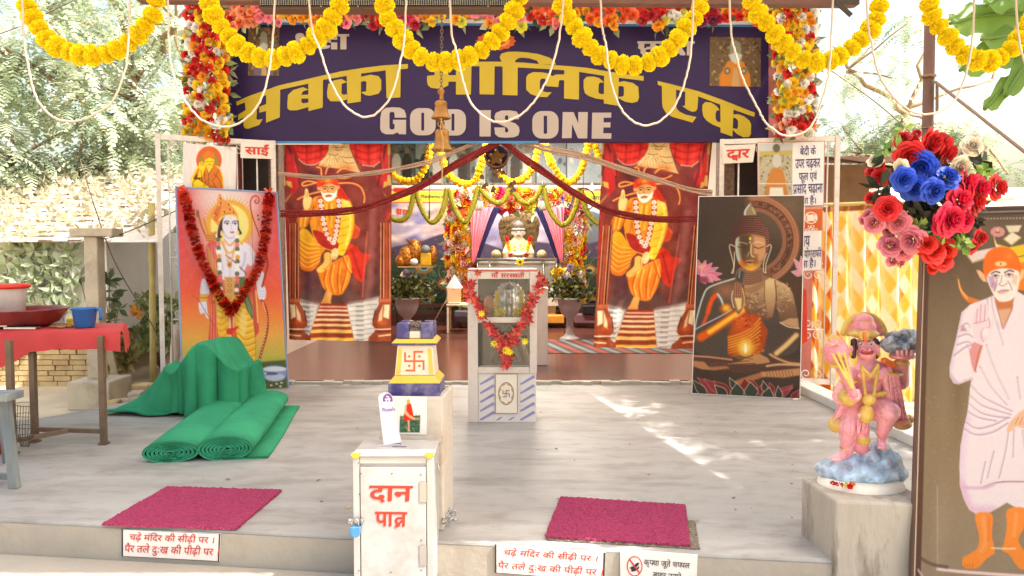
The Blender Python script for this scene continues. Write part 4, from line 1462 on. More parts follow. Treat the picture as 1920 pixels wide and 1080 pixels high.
 hand=[(1822,600),(1822,588),(1825,577),(1829,574),(1831,578),(1831,570),(1835,563),(1838,566),(1839,562),(1844,561),(1846,566),(1849,564),(1852,570),(1852,588),(1855,600),(1859,592),(1863,590),(1861,604),(1856,620),(1848,632),(1840,640),(1830,636),(1825,622)]
 p.poly(hand,(246,218,224),0.6)
 for L in([(1831,574),(1829,600)],[(1838,566),(1836,597)],[(1846,566),(1844,594)],[(1824,600),(1836,598),(1848,594)],[(1852,590),(1854,606),(1842,610),(1838,622),(1842,634)]):
  p.line(L,1.4,(196,142,156),0.6)
 p.ell(1847,616,6.5,8.5,(250,232,236),2)
 p.poly([(1886,800),(1890,788),(1900,775),(1912,764),(1930,756),(1945,770),(1940,792),(1918,796),(1905,792),(1897,799),(1890,803)],(240,192,156),0.7,smooth=True)
 for k in range(3):
  p.line([(1902+k*8,788),(1908+k*8,775)],1.2,(196,124,84),0.6)
 p.poly([(1829,502),(1836,503),(1844,510),(1849,524),(1842,523),(1835,515)],(248,190,140),0.7)
 p.poly([(1912,502),(1920,500),(1918,515),(1909,524)],(248,196,140),0.7)
 p.poly([(1848,514),(1856,504),(1876,499),(1904,502),(1910,512),(1909,528),(1904,546),(1894,557),(1876,560),(1864,551),(1855,535)],(250,238,226),0.7,smooth=True)
 p.poly([(1850,512),(1862,516),(1868,530),(1863,542),(1855,532)],(208,168,196),3)
 p.poly([(1896,510),(1908,512),(1904,530),(1896,526)],(238,204,176),3)
 for x0,x1,y in((1857,1873,507),(1882,1899,505)):
  p.line([(x0,y+2),((x0+x1)/2,y-2),(x1,y)],2.4,(96,62,62),0.7)
  cx=(x0+x1)/2
  p.ell(cx,y+6,6,2.6,(240,214,214),0.6)
  p.ell(cx,y+6,2.4,2.3,(110,74,76),0.4)
  p.line([(x0+1,y+6.5),(cx,y+3.6),(x1-1,y+6)],1.2,(96,62,66),0.4)
  p.line([(x0+2,y+9),(cx,y+10),(x1-2,y+9)],0.9,(190,140,150),0.4)
 for L in([(1868,518),(1866,530),(1863,540)],[(1888,522),(1893,530),(1896,539)],[(1861,526),(1858,532)]):
  p.line(L,1.5,(160,120,140),0.6)
 p.line([(1877,512),(1875,524),(1871,528),(1879,531),(1887,526)],1.5,(176,136,144),0.6)
 p.poly([(1868,542),(1876,538),(1884,537),(1891,538),(1887,543),(1878,546),(1871,546)],(224,180,180),0.6)
 p.line([(1868,542),(1876,540),(1891,539)],1.1,(150,110,124),0.4)
 p.poly([(1843,508),(1842,490),(1847,474),(1858,464),(1874,460),(1892,463),(1904,473),(1911,488),(1913,505),(1906,503),(1890,499),(1870,500),(1856,505),(1848,514)],(248,116,32),0.7,smooth=True)
 p.glow(1890,478,18,14,(254,150,60),0.7)
 p.ell(1875,491,11,4.6,(252,214,140),1.6)
 p.ell(1875,491,2,2,(150,120,140),0.5)
 og=(250,146,58)
 p.poly([(1827,960),(1858,960),(1858,1000),(1863,1028),(1862,1036),(1848,1046),(1838,1058),(1826,1065),(1806,1063),(1802,1052),(1806,1042),(1820,1034),(1832,1022),(1834,1000)],og,0.7,smooth=True)
 p.poly([(1888,950),(1925,950),(1918,985),(1908,1008),(1914,1024),(1928,1046),(1928,1062),(1914,1067),(1902,1056),(1890,1037),(1877,1029),(1881,1012),(1886,985)],og,0.7,smooth=True)
 p.line([(1842,965),(1846,1010),(1838,1030)],8,(252,170,110),5,0.7)
 p.line([(1853,965),(1852,1010)],4,(244,122,34),3,0.8)
 p.line([(1904,960),(1900,1000)],7,(252,172,100),4,0.7)
 for k in range(4):
  p.line([(1808+k*5,1056),(1806+k*5,1063)],0.8,(190,90,30),0.4)
 p.line([(1858,1025),(1880,1026),(1902,1026)],2.2,(255,236,210),1,0.9)
 p.line([(1757,1066),(1800,1071),(1880,1077),(2030,1085)],5,(246,214,208),1,smooth=False)
 p.line([(1757,905),(1757,1066)],1.8,(196,176,160),0.8,0.8,smooth=False)
 p.line([(1722,1042),(1745,1056),(1775,1062)],5,(96,80,70),3,0.8)
 p.line([(1722,1068),(1735,1090)],4,(206,196,186),2,0.8)
 for k in range(40):
  q=random.Random(k)
  p.ell(q.uniform(1735,1810),q.uniform(700,1060),0.8,0.7,(190,170,146),0.4,0.8)
 p.grain(2.5,1,12)
 return p
def paint_sketch():
 Q=[(344,268),(443,276),(441,430),(341,420)]
 p=Print(Q,110,170,(226,216,210))
 p.grain(4,8,3,stretch=(0.4,3))
 p.ell(391,300,24,26,(214,98,48),0.6)
 p.ell(391,303,18.5,20,(164,128,62),0.8)
 p.poly([(360,352),(357,335),(366,316),(376,306),(392,306),(410,312),(418,330),(420,356),(424,430),(350,430)],(236,208,60),0.8)
 p.poly([(364,350),(362,332),(370,316),(380,309),(400,308),(412,318),(416,332),(418,360),(420,430),(380,430),(366,370)],(216,118,44),0.6)
 br=(110,62,34)
 p.poly([(362,334),(368,326),(378,330),(374,336),(366,336)],br,0.5)
 p.poly([(369,332),(373,318),(372,306),(376,302),(382,303),(385,312),(381,320),(378,332)],(242,208,36),0.5)
 for x in(375.5,378.5,381):
  p.line([(x,303),(x,310)],0.6,br,0.3)
 p.poly([(383,299),(392,295),(401,299),(400,306),(396,311),(388,311),(384,306)],(240,206,34),0.5)
 p.poly([(385,311),(398,310),(396,318),(390,324),(386,318)],(238,200,60),0.5)
 p.poly([(380,298),(380,290),(385,284),(394,283),(401,289),(402,298),(392,294),(384,298)],(222,122,34),0.5)
 for L in([(386,303),(391,303)],[(394,303),(398,302)],[(390,308),(395,308)],[(378,332),(376,340),(366,342)],[(386,314),(390,326),(389,345)],[(396,316),(392,326)],[(408,318),(404,330),(396,338)],[(376,318),(378,336),(386,352)],[(400,326),(410,336),(414,350)],[(398,340),(404,352)],[(383,322),(384,340),(390,354)]):
  p.line(L,1.0,br,0.4)
 p.poly([(361,350),(362,340),(370,335),(378,340),(392,350),(400,360),(390,372),(362,366)],(240,206,34),0.5)
 p.line([(361,350),(362,340),(370,335),(378,340),(392,350),(400,360)],1.0,br,0.4)
 for k in range(30):
  q=random.Random(k)
  x,y=q.uniform(378,402),q.uniform(322,356)
  p.line([(x,y),(x+q.uniform(-3,3),y+3)],0.7,br,0.3,0.6)
 return p
def mottle(p,x0,y0,x1,y1,n,cols,r0,r1,seed):
 q=random.Random(seed)
 for _ in range(n):
  p.ell(q.uniform(x0,x1),q.uniform(y0,y1),q.uniform(r0,r1),q.uniform(r0,r1),q.choice(cols),0.6,q.uniform(0.5,1),q.uniform(0,3))
def paint_shrine_photo(Q,w,h,robe):
 p=Print(Q,w,h,(104,82,58))
 (x0,y0),(x1,_),(_,y1),_=Q
 mottle(p,x0,y0,x1,y1,260,((150,120,74),(70,52,38),(120,92,60),(176,148,96),(60,50,44)),0.8,2.6,3)
 W_,H_=x1-x0,y1-y0
 X=lambda u:x0+u*W_
 Yv=lambda v:y0+v*H_
 p.poly([(X(.18),Yv(1)),(X(.2),Yv(.75)),(X(.34),Yv(.5)),(X(.5),Yv(.42)),(X(.66),Yv(.5)),(X(.78),Yv(.75)),(X(.8),Yv(1))],robe,1)
 p.poly([(X(.42),Yv(1)),(X(.46),Yv(.62)),(X(.54),Yv(.62)),(X(.6),Yv(1))],(186,146,96),1.2)
 for u in(.34,.66):
  p.ell(X(u),Yv(.68),W_*.06,H_*.07,(96,86,70),1)
  p.ell(X(u),Yv(.68),W_*.03,H_*.035,(176,160,120),0.8)
 p.poly([(X(.36),Yv(.36)),(X(.5),Yv(.3)),(X(.64),Yv(.36)),(X(.58),Yv(.48)),(X(.5),Yv(.54)),(X(.42),Yv(.48))],(186,186,176),1)
 p.poly([(X(.38),Yv(.36)),(X(.4),Yv(.14)),(X(.5),Yv(.06)),(X(.6),Yv(.14)),(X(.62),Yv(.36)),(X(.5),Yv(.3))],(128,126,104),1)
 for k in range(5):
  p.line([(X(.4),Yv(.14+k*.05)),(X(.5),Yv(.1+k*.05)),(X(.6),Yv(.14+k*.05))],1,(160,156,130),0.5)
 return p
def paint_photo_strip():
 Q=[(728,262),(1142,262),(1142,347),(728,347)]
 p=Print(Q,300,66,(92,98,92))
 q=random.Random(3)
 tones=((30,32,30),(66,74,70),(104,106,100),(40,38,34),(84,90,86),(130,130,122))
 xs=[728,778,838,880,950,1005,1062,1142]
 for i in range(7):
  a,b=xs[i],xs[i+1]
  base=((74,88,80),(110,124,116),(70,66,58),(96,100,96),(120,120,116),(140,148,152),(166,178,186))[i]
  p.poly([(a,262),(b,262),(b,347),(a,347)],base,0.4)
  mottle(p,a+3,266,b-3,344,46 if i<5 else 16,tones if i<5 else((120,130,140),(186,194,200),(80,90,110),(206,206,200)),1.5,7,i)
  if i<5:
   for k in range(2):
    cx=a+(b-a)*(0.3+0.4*k)
    c=q.choice(((176,172,160),(150,156,150),(52,48,44)))
    p.poly([(cx-8,345),(cx-9,300),(cx-4,288),(cx+4,288),(cx+9,300),(cx+8,345)],c,1)
    p.ell(cx,281,4.5,6,(120,100,84),0.8)
  p.line([(a,262),(a,347)],2,(60,50,46),0.4,smooth=False)
 p.line([(728,345),(1142,345)],4,(120,110,108),0.6,smooth=False)
 p.grain(6,1,5)
 return p
def paint_mural():
 Q=[(690,346),(1176,346),(1176,607),(690,607)]
 p=Print(Q,330,200,(150,142,170))
 p.vgrad([(0,(236,226,220)),(0.13,(190,178,178)),(0.2,(168,160,184)),(0.4,(150,138,160)),(0.5,(92,78,100)),(1,(60,62,54))])
 q=random.Random(5)
 for _ in range(60):
  p.glow(q.uniform(690,880),q.uniform(382,450),q.uniform(10,34),q.uniform(4,12),q.choice(((110,110,164),(206,200,208),(226,206,190),(92,90,140),(160,130,160))),.8,1.2,q.uniform(-.5,.2))
 for _ in range(30):
  p.glow(q.uniform(900,1060),q.uniform(400,470),q.uniform(10,30),q.uniform(5,14),q.choice(((196,190,206),(120,116,160),(90,86,130))),.7,1.2)
 p.glow(846,398,60,34,(226,176,90),0.95)
 p.glow(830,430,50,24,(206,160,140),0.7)
 p.poly([(1040,382),(1176,382),(1176,470),(1040,470)],(160,196,206),3)
 p.ell(866,420,34,36,(104,98,100),2)
 p.glow(852,405,30,26,(150,128,100),0.7)
 p.ell(1108,430,30,34,(100,106,116),2)
 p.poly([(690,478),(740,462),(790,452),(822,440),(850,434),(900,452),(950,470),(1000,452),(1080,462),(1130,450),(1176,440),(1176,500),(690,500)],(72,62,84),1.5)
 mottle(p,800,448,900,480,26,((190,180,180),(110,100,120),(60,52,66)),1,4,6)
 mottle(p,690,470,790,486,30,((120,84,60),(90,64,50),(60,50,50)),2,5,7)
 mottle(p,1080,462,1176,486,50,((150,130,130),(90,74,84),(60,50,60)),1.5,4,8)
 p.poly([(690,484),(1176,484),(1176,607),(690,607)],(52,62,50),2)
 q=random.Random(9)
 eyes=[(774,527,1),(838,532,0.95),(800,562,0.8),(795,502,0.85),(855,487,0.8),(720,560,0.9),(905,505,0.7),(960,560,0.8),(1010,530,0.9),(1022,580,0.8),(1104,507,0.9),(1112,567,1.1),(1150,530,0.9),(880,580,0.8),(740,600,0.8),(1075,545,0.7)]
 for x,y,s in eyes:
  for k in range(26):
   a=k*2*pi/26+q.uniform(-.1,.1)
   r1=q.uniform(26,46)*s
   c=q.choice(((96,128,100),(120,142,118),(70,96,80),(34,44,38),(104,96,60)))
   p.line([(x+14*math.cos(a),y+10*math.sin(a)),(x+r1*0.7*math.cos(a+.15),y+r1*.6*math.sin(a+.15)),(x+r1*math.cos(a+.4),y+r1*.85*math.sin(a+.4))],1.2,c,0.5,0.75)
 for x,y,s in eyes:
  p.ell(x,y,18*s,12*s,(176,96,50),0.8)
  p.ell(x+0.5,y+0.5,15.5*s,10*s,(104,92,50),0.8)
  p.ell(x,y-2*s,12*s,7*s,(190,146,62),1)
  p.ell(x,y+1.5*s,9.5*s,5.4*s,(110,150,150),0.8)
  p.ell(x,y,7*s,3.6*s,(40,44,58),0.7)
 p.poly([(690,346),(1176,346),(1176,354),(690,354)],(236,214,208),0.3)
 p.line([(690,356),(1176,356)],3,(176,64,44),0.5,smooth=False)
 p.line([(690,368),(1176,368)],18,(212,206,66),0.6,smooth=False)
 for k in range(48):
  p.ell(694+k*10,361,5,3.2,(240,214,74),0.6)
  p.ell(694+k*10,376,5,2.6,(240,190,60),0.6)
 p.line([(690,379.5),(1176,379.5)],2,(196,70,44),0.5,smooth=False)
 p.poly([(738,352),(762,352),(762,360),(738,360)],(190,60,44),0.5)
 p.grain(4,1,6)
 return p
def paint_notice(Q,top,title):
 """white notice; top=True has the shrine photo on its left half."""
 if top:
  p=Print(Q,110,104,(232,226,224))
  (x0,y0)=Q[0]
  p.poly([(1423,270),(1486,269),(1486,386),(1423,386)],(176,168,146),0.4)
  mottle(p,1424,284,1484,385,240,((150,130,80),(110,90,60),(196,176,120),(96,80,64),(200,186,150)),0.8,2.4,4)
  p.poly([(1424,270),(1486,269),(1486,284),(1424,286)],(196,196,196),1)
  p.poly([(1424,284),(1486,282),(1486,290),(1424,292)],(190,170,90),1)
  p.poly([(1438,340),(1446,318),(1456,314),(1468,318),(1474,340),(1480,386),(1430,386)],(190,124,62),1.5)
  p.ell(1457,302,9,13,(196,192,180),1)
  p.ell(1456,278,7,8,(110,104,92),1)
  p.poly([(1444,352),(1468,352),(1472,386),(1440,386)],(226,220,206),1.5)
  p.line([(1424,345),(1486,345)],1.5,(226,222,214),0.4)
  for a,b in zip(Q,Q[1:]+Q[:1]):
   p.line([a,b],3,(190,120,110),0.5,smooth=False)
 else:
  p=Print(Q,60,110,(234,226,222))
  p.poly([(1480,388),(1546,388),(1544,396),(1480,396)],(206,150,130),0.5)
  p.poly([(1502,393),(1543,391),(1541,433),(1500,434)],(206,98,46),0.4)
  p.ell(1521,409,12,11.5,(244,232,222),0.5)
  p.ell(1521,409,10,9.6,(206,98,46),0.5)
  p.poly([(1513,404),(1526,402),(1528,414),(1514,416)],(240,226,214),0.5)
  p.poly([(1527,405),(1532,402),(1533,412),(1528,412)],(240,226,214),0.5)
  p.line([(1513,401),(1529,417)],1.8,(240,226,214),0.4)
  for a,b in zip(Q,Q[1:]+Q[:1]):
   p.line([a,b],2.4,(196,130,116),0.5,smooth=False)
 p.grain(2,1,4)
 return p
def paint_check():
 Q=[(1500,392),(1752,376),(1752,760),(1500,760)]
 p=Print(Q,170,240,(255,248,230))
 dx,dy=15.0,20.0
 for i in range(-1,19):
  for j in range(-1,24):
   x,y=1500+i*dx+(j%2)*dx/2,380+j*dy/2*1.9
   c=(((210,104,24),(240,186,60),(255,246,220))if x<1560 else((244,200,84),(255,246,220),(250,228,150))if(i%4)else((222,136,44),(248,216,120),(255,250,232)))[(i*2+j)%3]  # paler right part: sun glare painted into the cloth colours
   p.poly([(x,y-dy*.95),(x+dx/2,y),(x,y+dy*.95),(x-dx/2,y)],c,0.5)
 for k in range(9):
  p.line([(1508+k*30,380),(1506+k*30,760)],7,(236,226,190),3,0.6)
 p.poly([(1500,384),(1752,372),(1752,388),(1500,400)],(150,96,50),0.6)
 return p
# HANGING THE PICTURES
def corners(Q,Ys):
 if not hasattr(Ys,'__len__'):
  Ys=(Ys,)*4
 return[at(q[0],q[1],y)for q,y in zip(Q,Ys)]
def pic(p,name,lab,cat,Ys,mat,frame=None,thick=0.02,warp=None,group=None,part='printed_sheet',fw=0.012,k=0.86):
 """a printed picture as a thing: sheet plus backing board with thin edge."""
 c=corners(p.quad,Ys)
 n0=((c[0]+c[1])/2-c[3]).cross(c[2]-c[3]).normalized()
 c=[onplane(q[0],q[1],c[3],n0)for q in p.quad]
 base=(c[2]+c[3])/2
 t=thing(name,lab,cat,base,group)
 p.build(part,c,mat,t,warp,k)
 if frame is not None:
  n=(c[1]-c[0]).cross(c[3]-c[0]).normalized()
  if n.y<0:
   n=-n
  m=MB()
  ux,uy=(c[1]-c[0]).normalized(),(c[3]-c[0]).normalized()
  e=[c[0]-ux*fw-uy*fw,c[1]+ux*fw-uy*fw,c[2]+ux*fw+uy*fw,c[3]-ux*fw+uy*fw]
  vs=[q+n*0.003 for q in e]+[q+n*thick for q in e]
  m.add(vs,[(0,1,2,3),(7,6,5,4),(0,4,5,1),(1,5,6,2),(2,6,7,3),(3,7,4,0)])
  m.build('backing_board',frame,t)
 return t,c
m_frame_w=pm('white_board_edge',rgb(236,228,222),0.5,var=0.04)
m_frame_b=pm('blue_board_edge',rgb(150,176,206),0.5,var=0.05)
m_frame_d=pm('dark_board_edge',rgb(110,84,70),0.5,var=0.08)
archer,arc_c=pic(paint_archer(),'picture_board','tall picture board of a blue-skinned crowned archer, draped with a red tinsel garland','picture board',(6.49,6.84,6.76,6.43),m_print,m_frame_b,fw=0.006,thick=0.03)
medit,med_c=pic(paint_meditating(),'picture_board','dark picture board of a meditating figure holding a glowing flame above lotus petals','picture board',(6.60,6.42,6.22,6.44),m_print,m_frame_w,fw=0.007,thick=0.03,k=.68)
ft=MB()
for q,y in(((1304,742),6.44),((1492,752),6.21)):
 a=at(q[0],q[1],y)
 ft.box((a.x-0.02,a.y,0.0),(a.x+0.02,a.y+0.05,a.z+0.02))
ft.build('foot',m_frame_w,medit)
stand,st_c=pic(paint_standing(),'standee','life size standee of a man in white robe and orange turban raising his palm','standee',(3.0,3.0,2.86,2.86),m_print,m_frame_d,fw=0.004,thick=0.03,k=0.52)
ss=MB()
for q in(st_c[3],st_c[2]):
 x_=q.x+(.22 if q.x<2 else-.12)
 ss.bar((x_,q.y+0.04,q.z),(x_,q.y+0.5,q.z+0.004),0.03)
 ss.bar((x_,q.y+0.48,q.z),(x_,q.y+0.13,0.9),0.025)
ss.build('prop_stand',m_frame_d,stand)
def cloth_warp(ph):
 def f(u,v):
  o=np.zeros(u.shape+(3,))
  o[...,1]=0.018*np.sin(u*17+ph+1.3*v)*(0.25+0.75*v)+0.012*np.sin(u*38+2*v+ph)*v
  return o
 return f
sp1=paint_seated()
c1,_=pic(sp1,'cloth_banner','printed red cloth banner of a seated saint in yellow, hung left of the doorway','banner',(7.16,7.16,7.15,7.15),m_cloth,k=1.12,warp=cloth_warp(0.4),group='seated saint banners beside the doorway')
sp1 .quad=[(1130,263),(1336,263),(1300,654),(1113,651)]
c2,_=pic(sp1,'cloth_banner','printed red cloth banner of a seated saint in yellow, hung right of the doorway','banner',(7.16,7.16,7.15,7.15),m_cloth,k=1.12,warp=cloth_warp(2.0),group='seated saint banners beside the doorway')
for c_,x0,x1 in((c1,526,738),(c2,1126,1340)):
 rd=MB()
 rd.tube([at(x0,263,7.16),at(x1,263,7.16)],0.012,8)
 rd.build('hanging_rod',m_steel,c_)
ps,_=pic(paint_photo_strip(),'photo_panel','row of old black and white photographs high on the back wall','photos',13.17,m_print,m_frame_d,thick=0.02,k=.6)
mu,mu_c=pic(paint_mural(),'wall_mural','printed back wall mural of purple mountains above green peacock feathers','mural',13.17,m_print,m_frame_w,thick=0.02)
m_ink=pm('black_ink',(0.02,0.02,0.025),0.6,var=0)
m_redink=pm('red_lettering',rgb(206,52,34),0.5,var=0.04)
m_blueink=pm('violet_lettering',rgb(78,66,116),0.5,var=0.04)
m_whiteink=pm('white_lettering',(0.8,0.76,0.72),0.5,var=0.02)
def lp(quad,Y):
 return[at(x,y,Y)for x,y in quad]
lettering(['को टी ',('pra','ब'),('half','ह'),'मा',('half','ण'),'डना'],lp([(776,364),(834,365),(834,373),(776,372)],13.16),'lettering',m_ink,mu,0.015)
lettering(['पहाड़'],lp([(1108,368),(1130,368),(1130,377),(1108,377)],13.16),'lettering',m_ink,mu,0.015)
lettering([('pra','श'),('half','ध'),'दा'],lp([(743,390),(775,395),(775,406),(743,403)],13.16),'lettering',m_redink,mu,0.04)
# the long name board over the doorway
YB=7.03
bq=[(432,42),(1441,47),(1441,266),(428,269)]
bc=corners(bq,YB)
board=thing('name_board','long purple board reading GOD IS ONE under yellow Hindi words, over the doorway','sign board',(0,YB,bc[3].z))
bm=MB()
for d,w in((0.0,None),):
 vs=[bc[0],bc[1],bc[2],bc[3]]
 vs=vs+[q+Vector((0,0.05,0))for q in vs]
 bm.add(vs,[(0,3,2,1),(4,5,6,7),(0,1,5,4),(1,2,6,5),(2,3,7,6),(3,0,4,7)])
m_purple=pm('purple_flex_print',rgb(48,30,70),0.45,var=0.12,scale=1.4,spec=0.2)
bm.build('board_face',m_purple,board)
be=MB()
for a,b in(((428,267.2),(1010,266.6)),((432,43.6),(1441,48.6))):
 pa_,pb_=at(*a,YB-0.003),at(*b,YB-0.003)
 be.bar(pa_,pb_,0.004,0.022,upv=(0,1,0))if False else be.add([pa_+Vector((0,0,-.011)),pb_+Vector((0,0,-.011)),pb_+Vector((0,0,.011)),pa_+Vector((0,0,.011))],[(0,1,2,3)])
be.build('blue_edging',pm('blue_edging',rgb(62,126,176),0.4),board)
wl=MB()
pa_,pb_=at(428,270.2,YB-0.002),at(640,270.2,YB-0.002)
wl.add([pa_+Vector((0,0,-.006)),pb_+Vector((0,0,-.002)),pb_+Vector((0,0,.003)),pa_+Vector((0,0,.006))],[(0,1,2,3)])
pa_,pb_=at(520,39,YB-0.002),at(1441,44,YB-0.002)
wl.add([pa_+Vector((0,0,-.022)),pb_+Vector((0,0,-.022)),pb_+Vector((0,0,.022)),pa_+Vector((0,0,.022))],[(0,1,2,3)])
wl.build('white_edging',m_frame_w,board)
def cv(o,pts):
 return[(o[0]+x/6.0,o[1]+y/6.0)for x,y in pts]
A,B,C,D=(430,100),(700,100),(900,90),(1140,100)
E5,F6=(430,0),(1160,0)
yl=[]
top=cv(A,[(80,545),(230,478),(400,418),(550,365),(640,343),(850,297),(1050,250),(1250,205),(1500,165),(1750,135),(1920,125)])+cv(B,[(390,122)])
bot=cv(B,[(390,172),(310,180)])+cv(A,[(1760,192),(1490,228),(1320,255),(1055,300),(890,342),(580,408),(420,470),(180,552),(85,588)])
yl.append(top+bot)
yl+=[cv(A,q)for q in([(178,550),(345,486),(335,600),(310,640),(310,672),(200,700),(100,755),(104,690),(185,640)],[(160,712),(312,668),(305,735),(320,750),(378,740),(340,805),(215,850),(180,845),(162,820)],[(340,602),(420,570),(420,650),(340,668)],[(418,462),(575,404),(570,722),(415,782)],[(655,560),(662,470),(720,415),(830,382),(892,408),(830,430),(812,465),(812,550),(835,565),(892,555),(892,605),(760,642),(680,642),(655,620)],[(808,468),(894,466),(894,510),(808,510)],[(890,336),(1055,294),(1052,612),(892,650)],[(1100,440),(1115,345),(1180,305),(1265,290),(1325,325),(1265,345),(1262,455),(1290,468),(1324,460),(1327,520),(1250,540),(1140,540),(1105,500)],[(1322,246),(1485,222),(1480,545),(1330,565)],[(1483,265),(1590,242),(1680,258),(1710,300),(1710,410),(1680,455),(1580,480),(1530,470),(1483,440),(1500,435),(1540,430),(1545,330),(1530,312),(1483,320)])]
yl+=[cv(B,q)for q in([(140,186),(310,172),(305,497),(150,507)],[(605,255),(690,245),(690,130),(845,130),(845,247),(932,247),(932,318),(845,320),(845,360),(800,385),(720,398),(650,390),(615,360),(605,320)],[(930,130),(1105,130),(1098,465),(930,465)],[(620,95),(1460,95),(1460,148),(620,145)],[(1195,130),(1365,130),(1360,465),(1195,462)],[(1455,110),(1625,110),(1622,475),(1455,470)])]
yl+=[cv(C,q)for q in([(230,130),(222,100),(240,65),(310,45),(400,42),(520,50),(660,70),(780,110),(840,150),(855,190),(665,184),(640,145),(560,118),(480,110),(430,118),(400,140),(390,170),(258,170)],[(240,155),(480,165),(760,190),(1000,205),(1210,225),(1400,258),(1600,290),(1840,318),(1840,370),(1560,335),(1400,315),(1120,270),(950,252),(760,238),(430,220),(240,212)],[(520,470),(520,330),(545,295),(600,272),(700,275),(775,290),(815,318),(850,300),(952,298),(952,370),(930,362),(890,365),(880,440),(740,430),(740,360),(725,345),(690,345),(675,370),(672,450),(690,480),(740,498),(805,500),(755,553),(660,550),(570,520)],[(948,246),(1115,261),(1112,582),(945,570)],[(1165,450),(1165,360),(1200,325),(1280,322),(1340,340),(1397,390),(1350,390),(1335,410),(1332,500),(1350,518),(1394,520),(1392,580),(1310,572),(1220,540),(1180,510)],[(1395,306),(1562,331),(1550,650),(1392,625)],[(1558,385),(1620,375),(1720,395),(1780,440),(1788,560),(1770,605),(1710,620),(1630,605),(1556,565),(1556,550),(1605,548),(1618,530),(1618,445),(1600,430),(1558,430)])]
yl+=[cv(D,q)for q in([(558,312),(700,345),(1020,428),(1300,530),(1500,610),(1650,668),(1645,715),(1610,705),(1400,630),(1255,575),(1020,487),(870,435),(760,408),(610,370),(560,355)],[(605,362),(765,402),(762,580),(770,620),(800,655),(870,690),(995,718),(950,780),(830,745),(720,715),(650,670),(615,610),(608,560)],[(868,428),(1015,476),(1005,620),(990,650),(950,660),(900,640),(832,592),(865,590)],[(1058,640),(1062,580),(1095,548),(1160,555),(1215,590),(1255,640),(1220,645),(1207,680),(1210,740),(1230,770),(1264,775),(1264,838),(1180,805),(1110,760),(1070,710)],[(1262,566),(1410,621),(1398,938),(1264,890)],[(1404,690),(1460,685),(1530,710),(1590,760),(1608,800),(1606,910),(1585,940),(1520,945),(1450,910),(1402,860),(1402,845),(1450,852),(1460,830),(1460,760),(1440,735),(1404,720)])]
polylet(MB(),yl,YB,0.004).build('yellow_lettering',pm('yellow_lettering',rgb(186,158,12),0.45,var=0.05,scale=3),board)
def oh(o,x0,x1,y0,y1,hx0,hx1,hy0,hy1,left=True):
 """rounded O (or D) as two halves round its slot."""
 r=(x1-x0)*0.36
 xm=(hx0+hx1)/2
 def arcp(cx,cy,a0,a1):
  return[(cx+r*math.cos(a),cy+r*math.sin(a))for a in np.linspace(a0,a1,7)]
 L=[(xm,y0)]+([(x0+r,y0)]+arcp(x0+r,y0+r,-pi/2,-pi)[1:]+arcp(x0+r,y1-r,pi,pi/2)if left else[(x0,y0),(x0,y1)])+[(xm,y1),(xm,hy1),(hx0,hy1-8),(hx0,hy0+8),(xm,hy0)]
 R=[(xm,y0),(x1-r,y0)]+arcp(x1-r,y0+r,-pi/2,0)[1:]+arcp(x1-r,y1-r,0,pi/2)+[(xm,y1),(xm,hy1),(hx1,hy1-8),(hx1,hy0+8),(xm,hy0)]
 return[cv(o,L),cv(o,R)]
wl2=[cv(B,[(240,725),(370,725),(368,690),(350,640),(300,612),(215,607),(140,615),(95,650),(80,720),(78,850),(95,890),(140,910),(220,912),(275,890),(290,910),(368,912),(370,748),(222,748),(222,795),(240,795),(240,840),(228,858),(195,858),(182,840),(182,680),(195,660),(228,660),(240,680)])]
wl2+=oh(B,414,702,617,923,540,573,666,872)
wl2+=oh(B,757,1042,630,926,880,913,678,874,False)
wl2+=[cv(B,[(1195,640),(1322,640),(1320,936),(1195,936)])]
wl2+=[cv(C,[(437,802),(318,802),(318,770),(305,756),(290,760),(280,775),(280,800),(300,815),(400,850),(440,890),(445,940),(430,985),(380,1005),(290,1010),(210,1003),(170,970),(162,895),(280,895),(282,940),(298,954),(318,940),(318,915),(300,895),(200,850),(168,810),(163,770),(180,730),(240,705),(330,702),(410,715),(438,755)])]
wl2+=oh(C,589,883,710,1020,716,755,760,968)
wl2+=[cv(C,q)for q in([(930,722),(1052,722),(1105,850),(1105,722),(1212,722),(1205,1018),(1102,1018),(1035,855),(1030,1015),(922,1015)],[(1262,728),(1475,728),(1475,785),(1390,785),(1390,838),(1468,838),(1466,895),(1388,895),(1385,960),(1478,960),(1475,1022),(1255,1020)])]
wl2+=[cv(E5,q)for q in([(742,420),(750,385),(790,372),(830,378),(850,410),(900,440),(900,556),(840,556),(840,480),(720,468),(752,448)],[(900,385),(1350,385),(1350,411),(900,411)],[(1250,405),(1320,405),(1318,557),(1250,557)],[(1060,405),(1112,405),(1125,440),(1145,448),(1145,482),(1105,478),(1092,508),(1142,516),(1120,545),(1050,555),(1010,550),(1012,526),(1048,520),(1034,490),(1060,452)],[(1145,425),(1162,408),(1215,405),(1215,450),(1160,450)],[(1145,478),(1215,478),(1215,557),(1145,557)])]
wl2+=[cv(F6,q)for q in([(210,465),(855,465),(855,493),(210,493)],[(225,490),(290,490),(285,540),(315,545),(300,575),(330,600),(320,620),(270,620),(245,600),(245,560),(215,545)],[(355,490),(415,490),(415,622),(355,622)],[(310,530),(358,526),(358,552),(310,560)],[(440,540),(460,505),(540,500),(540,530),(490,535),(490,580),(540,585),(540,615),(460,610),(440,580)],[(540,490),(600,490),(600,622),(540,622)],[(640,490),(720,490),(715,550),(750,600),(745,625),(690,622),(650,560)],[(765,490),(825,490),(822,625),(765,625)])]
for _i0,_i1 in((0,5),(5,7),(7,11),(11,16),(16,99)):
 polylet(MB(),wl2[_i0:_i1],YB,0.004).build('white_lettering',pm('beige_lettering',rgb(180,163,151),0.4,var=0.04,scale=3),board)
sunm=MB()
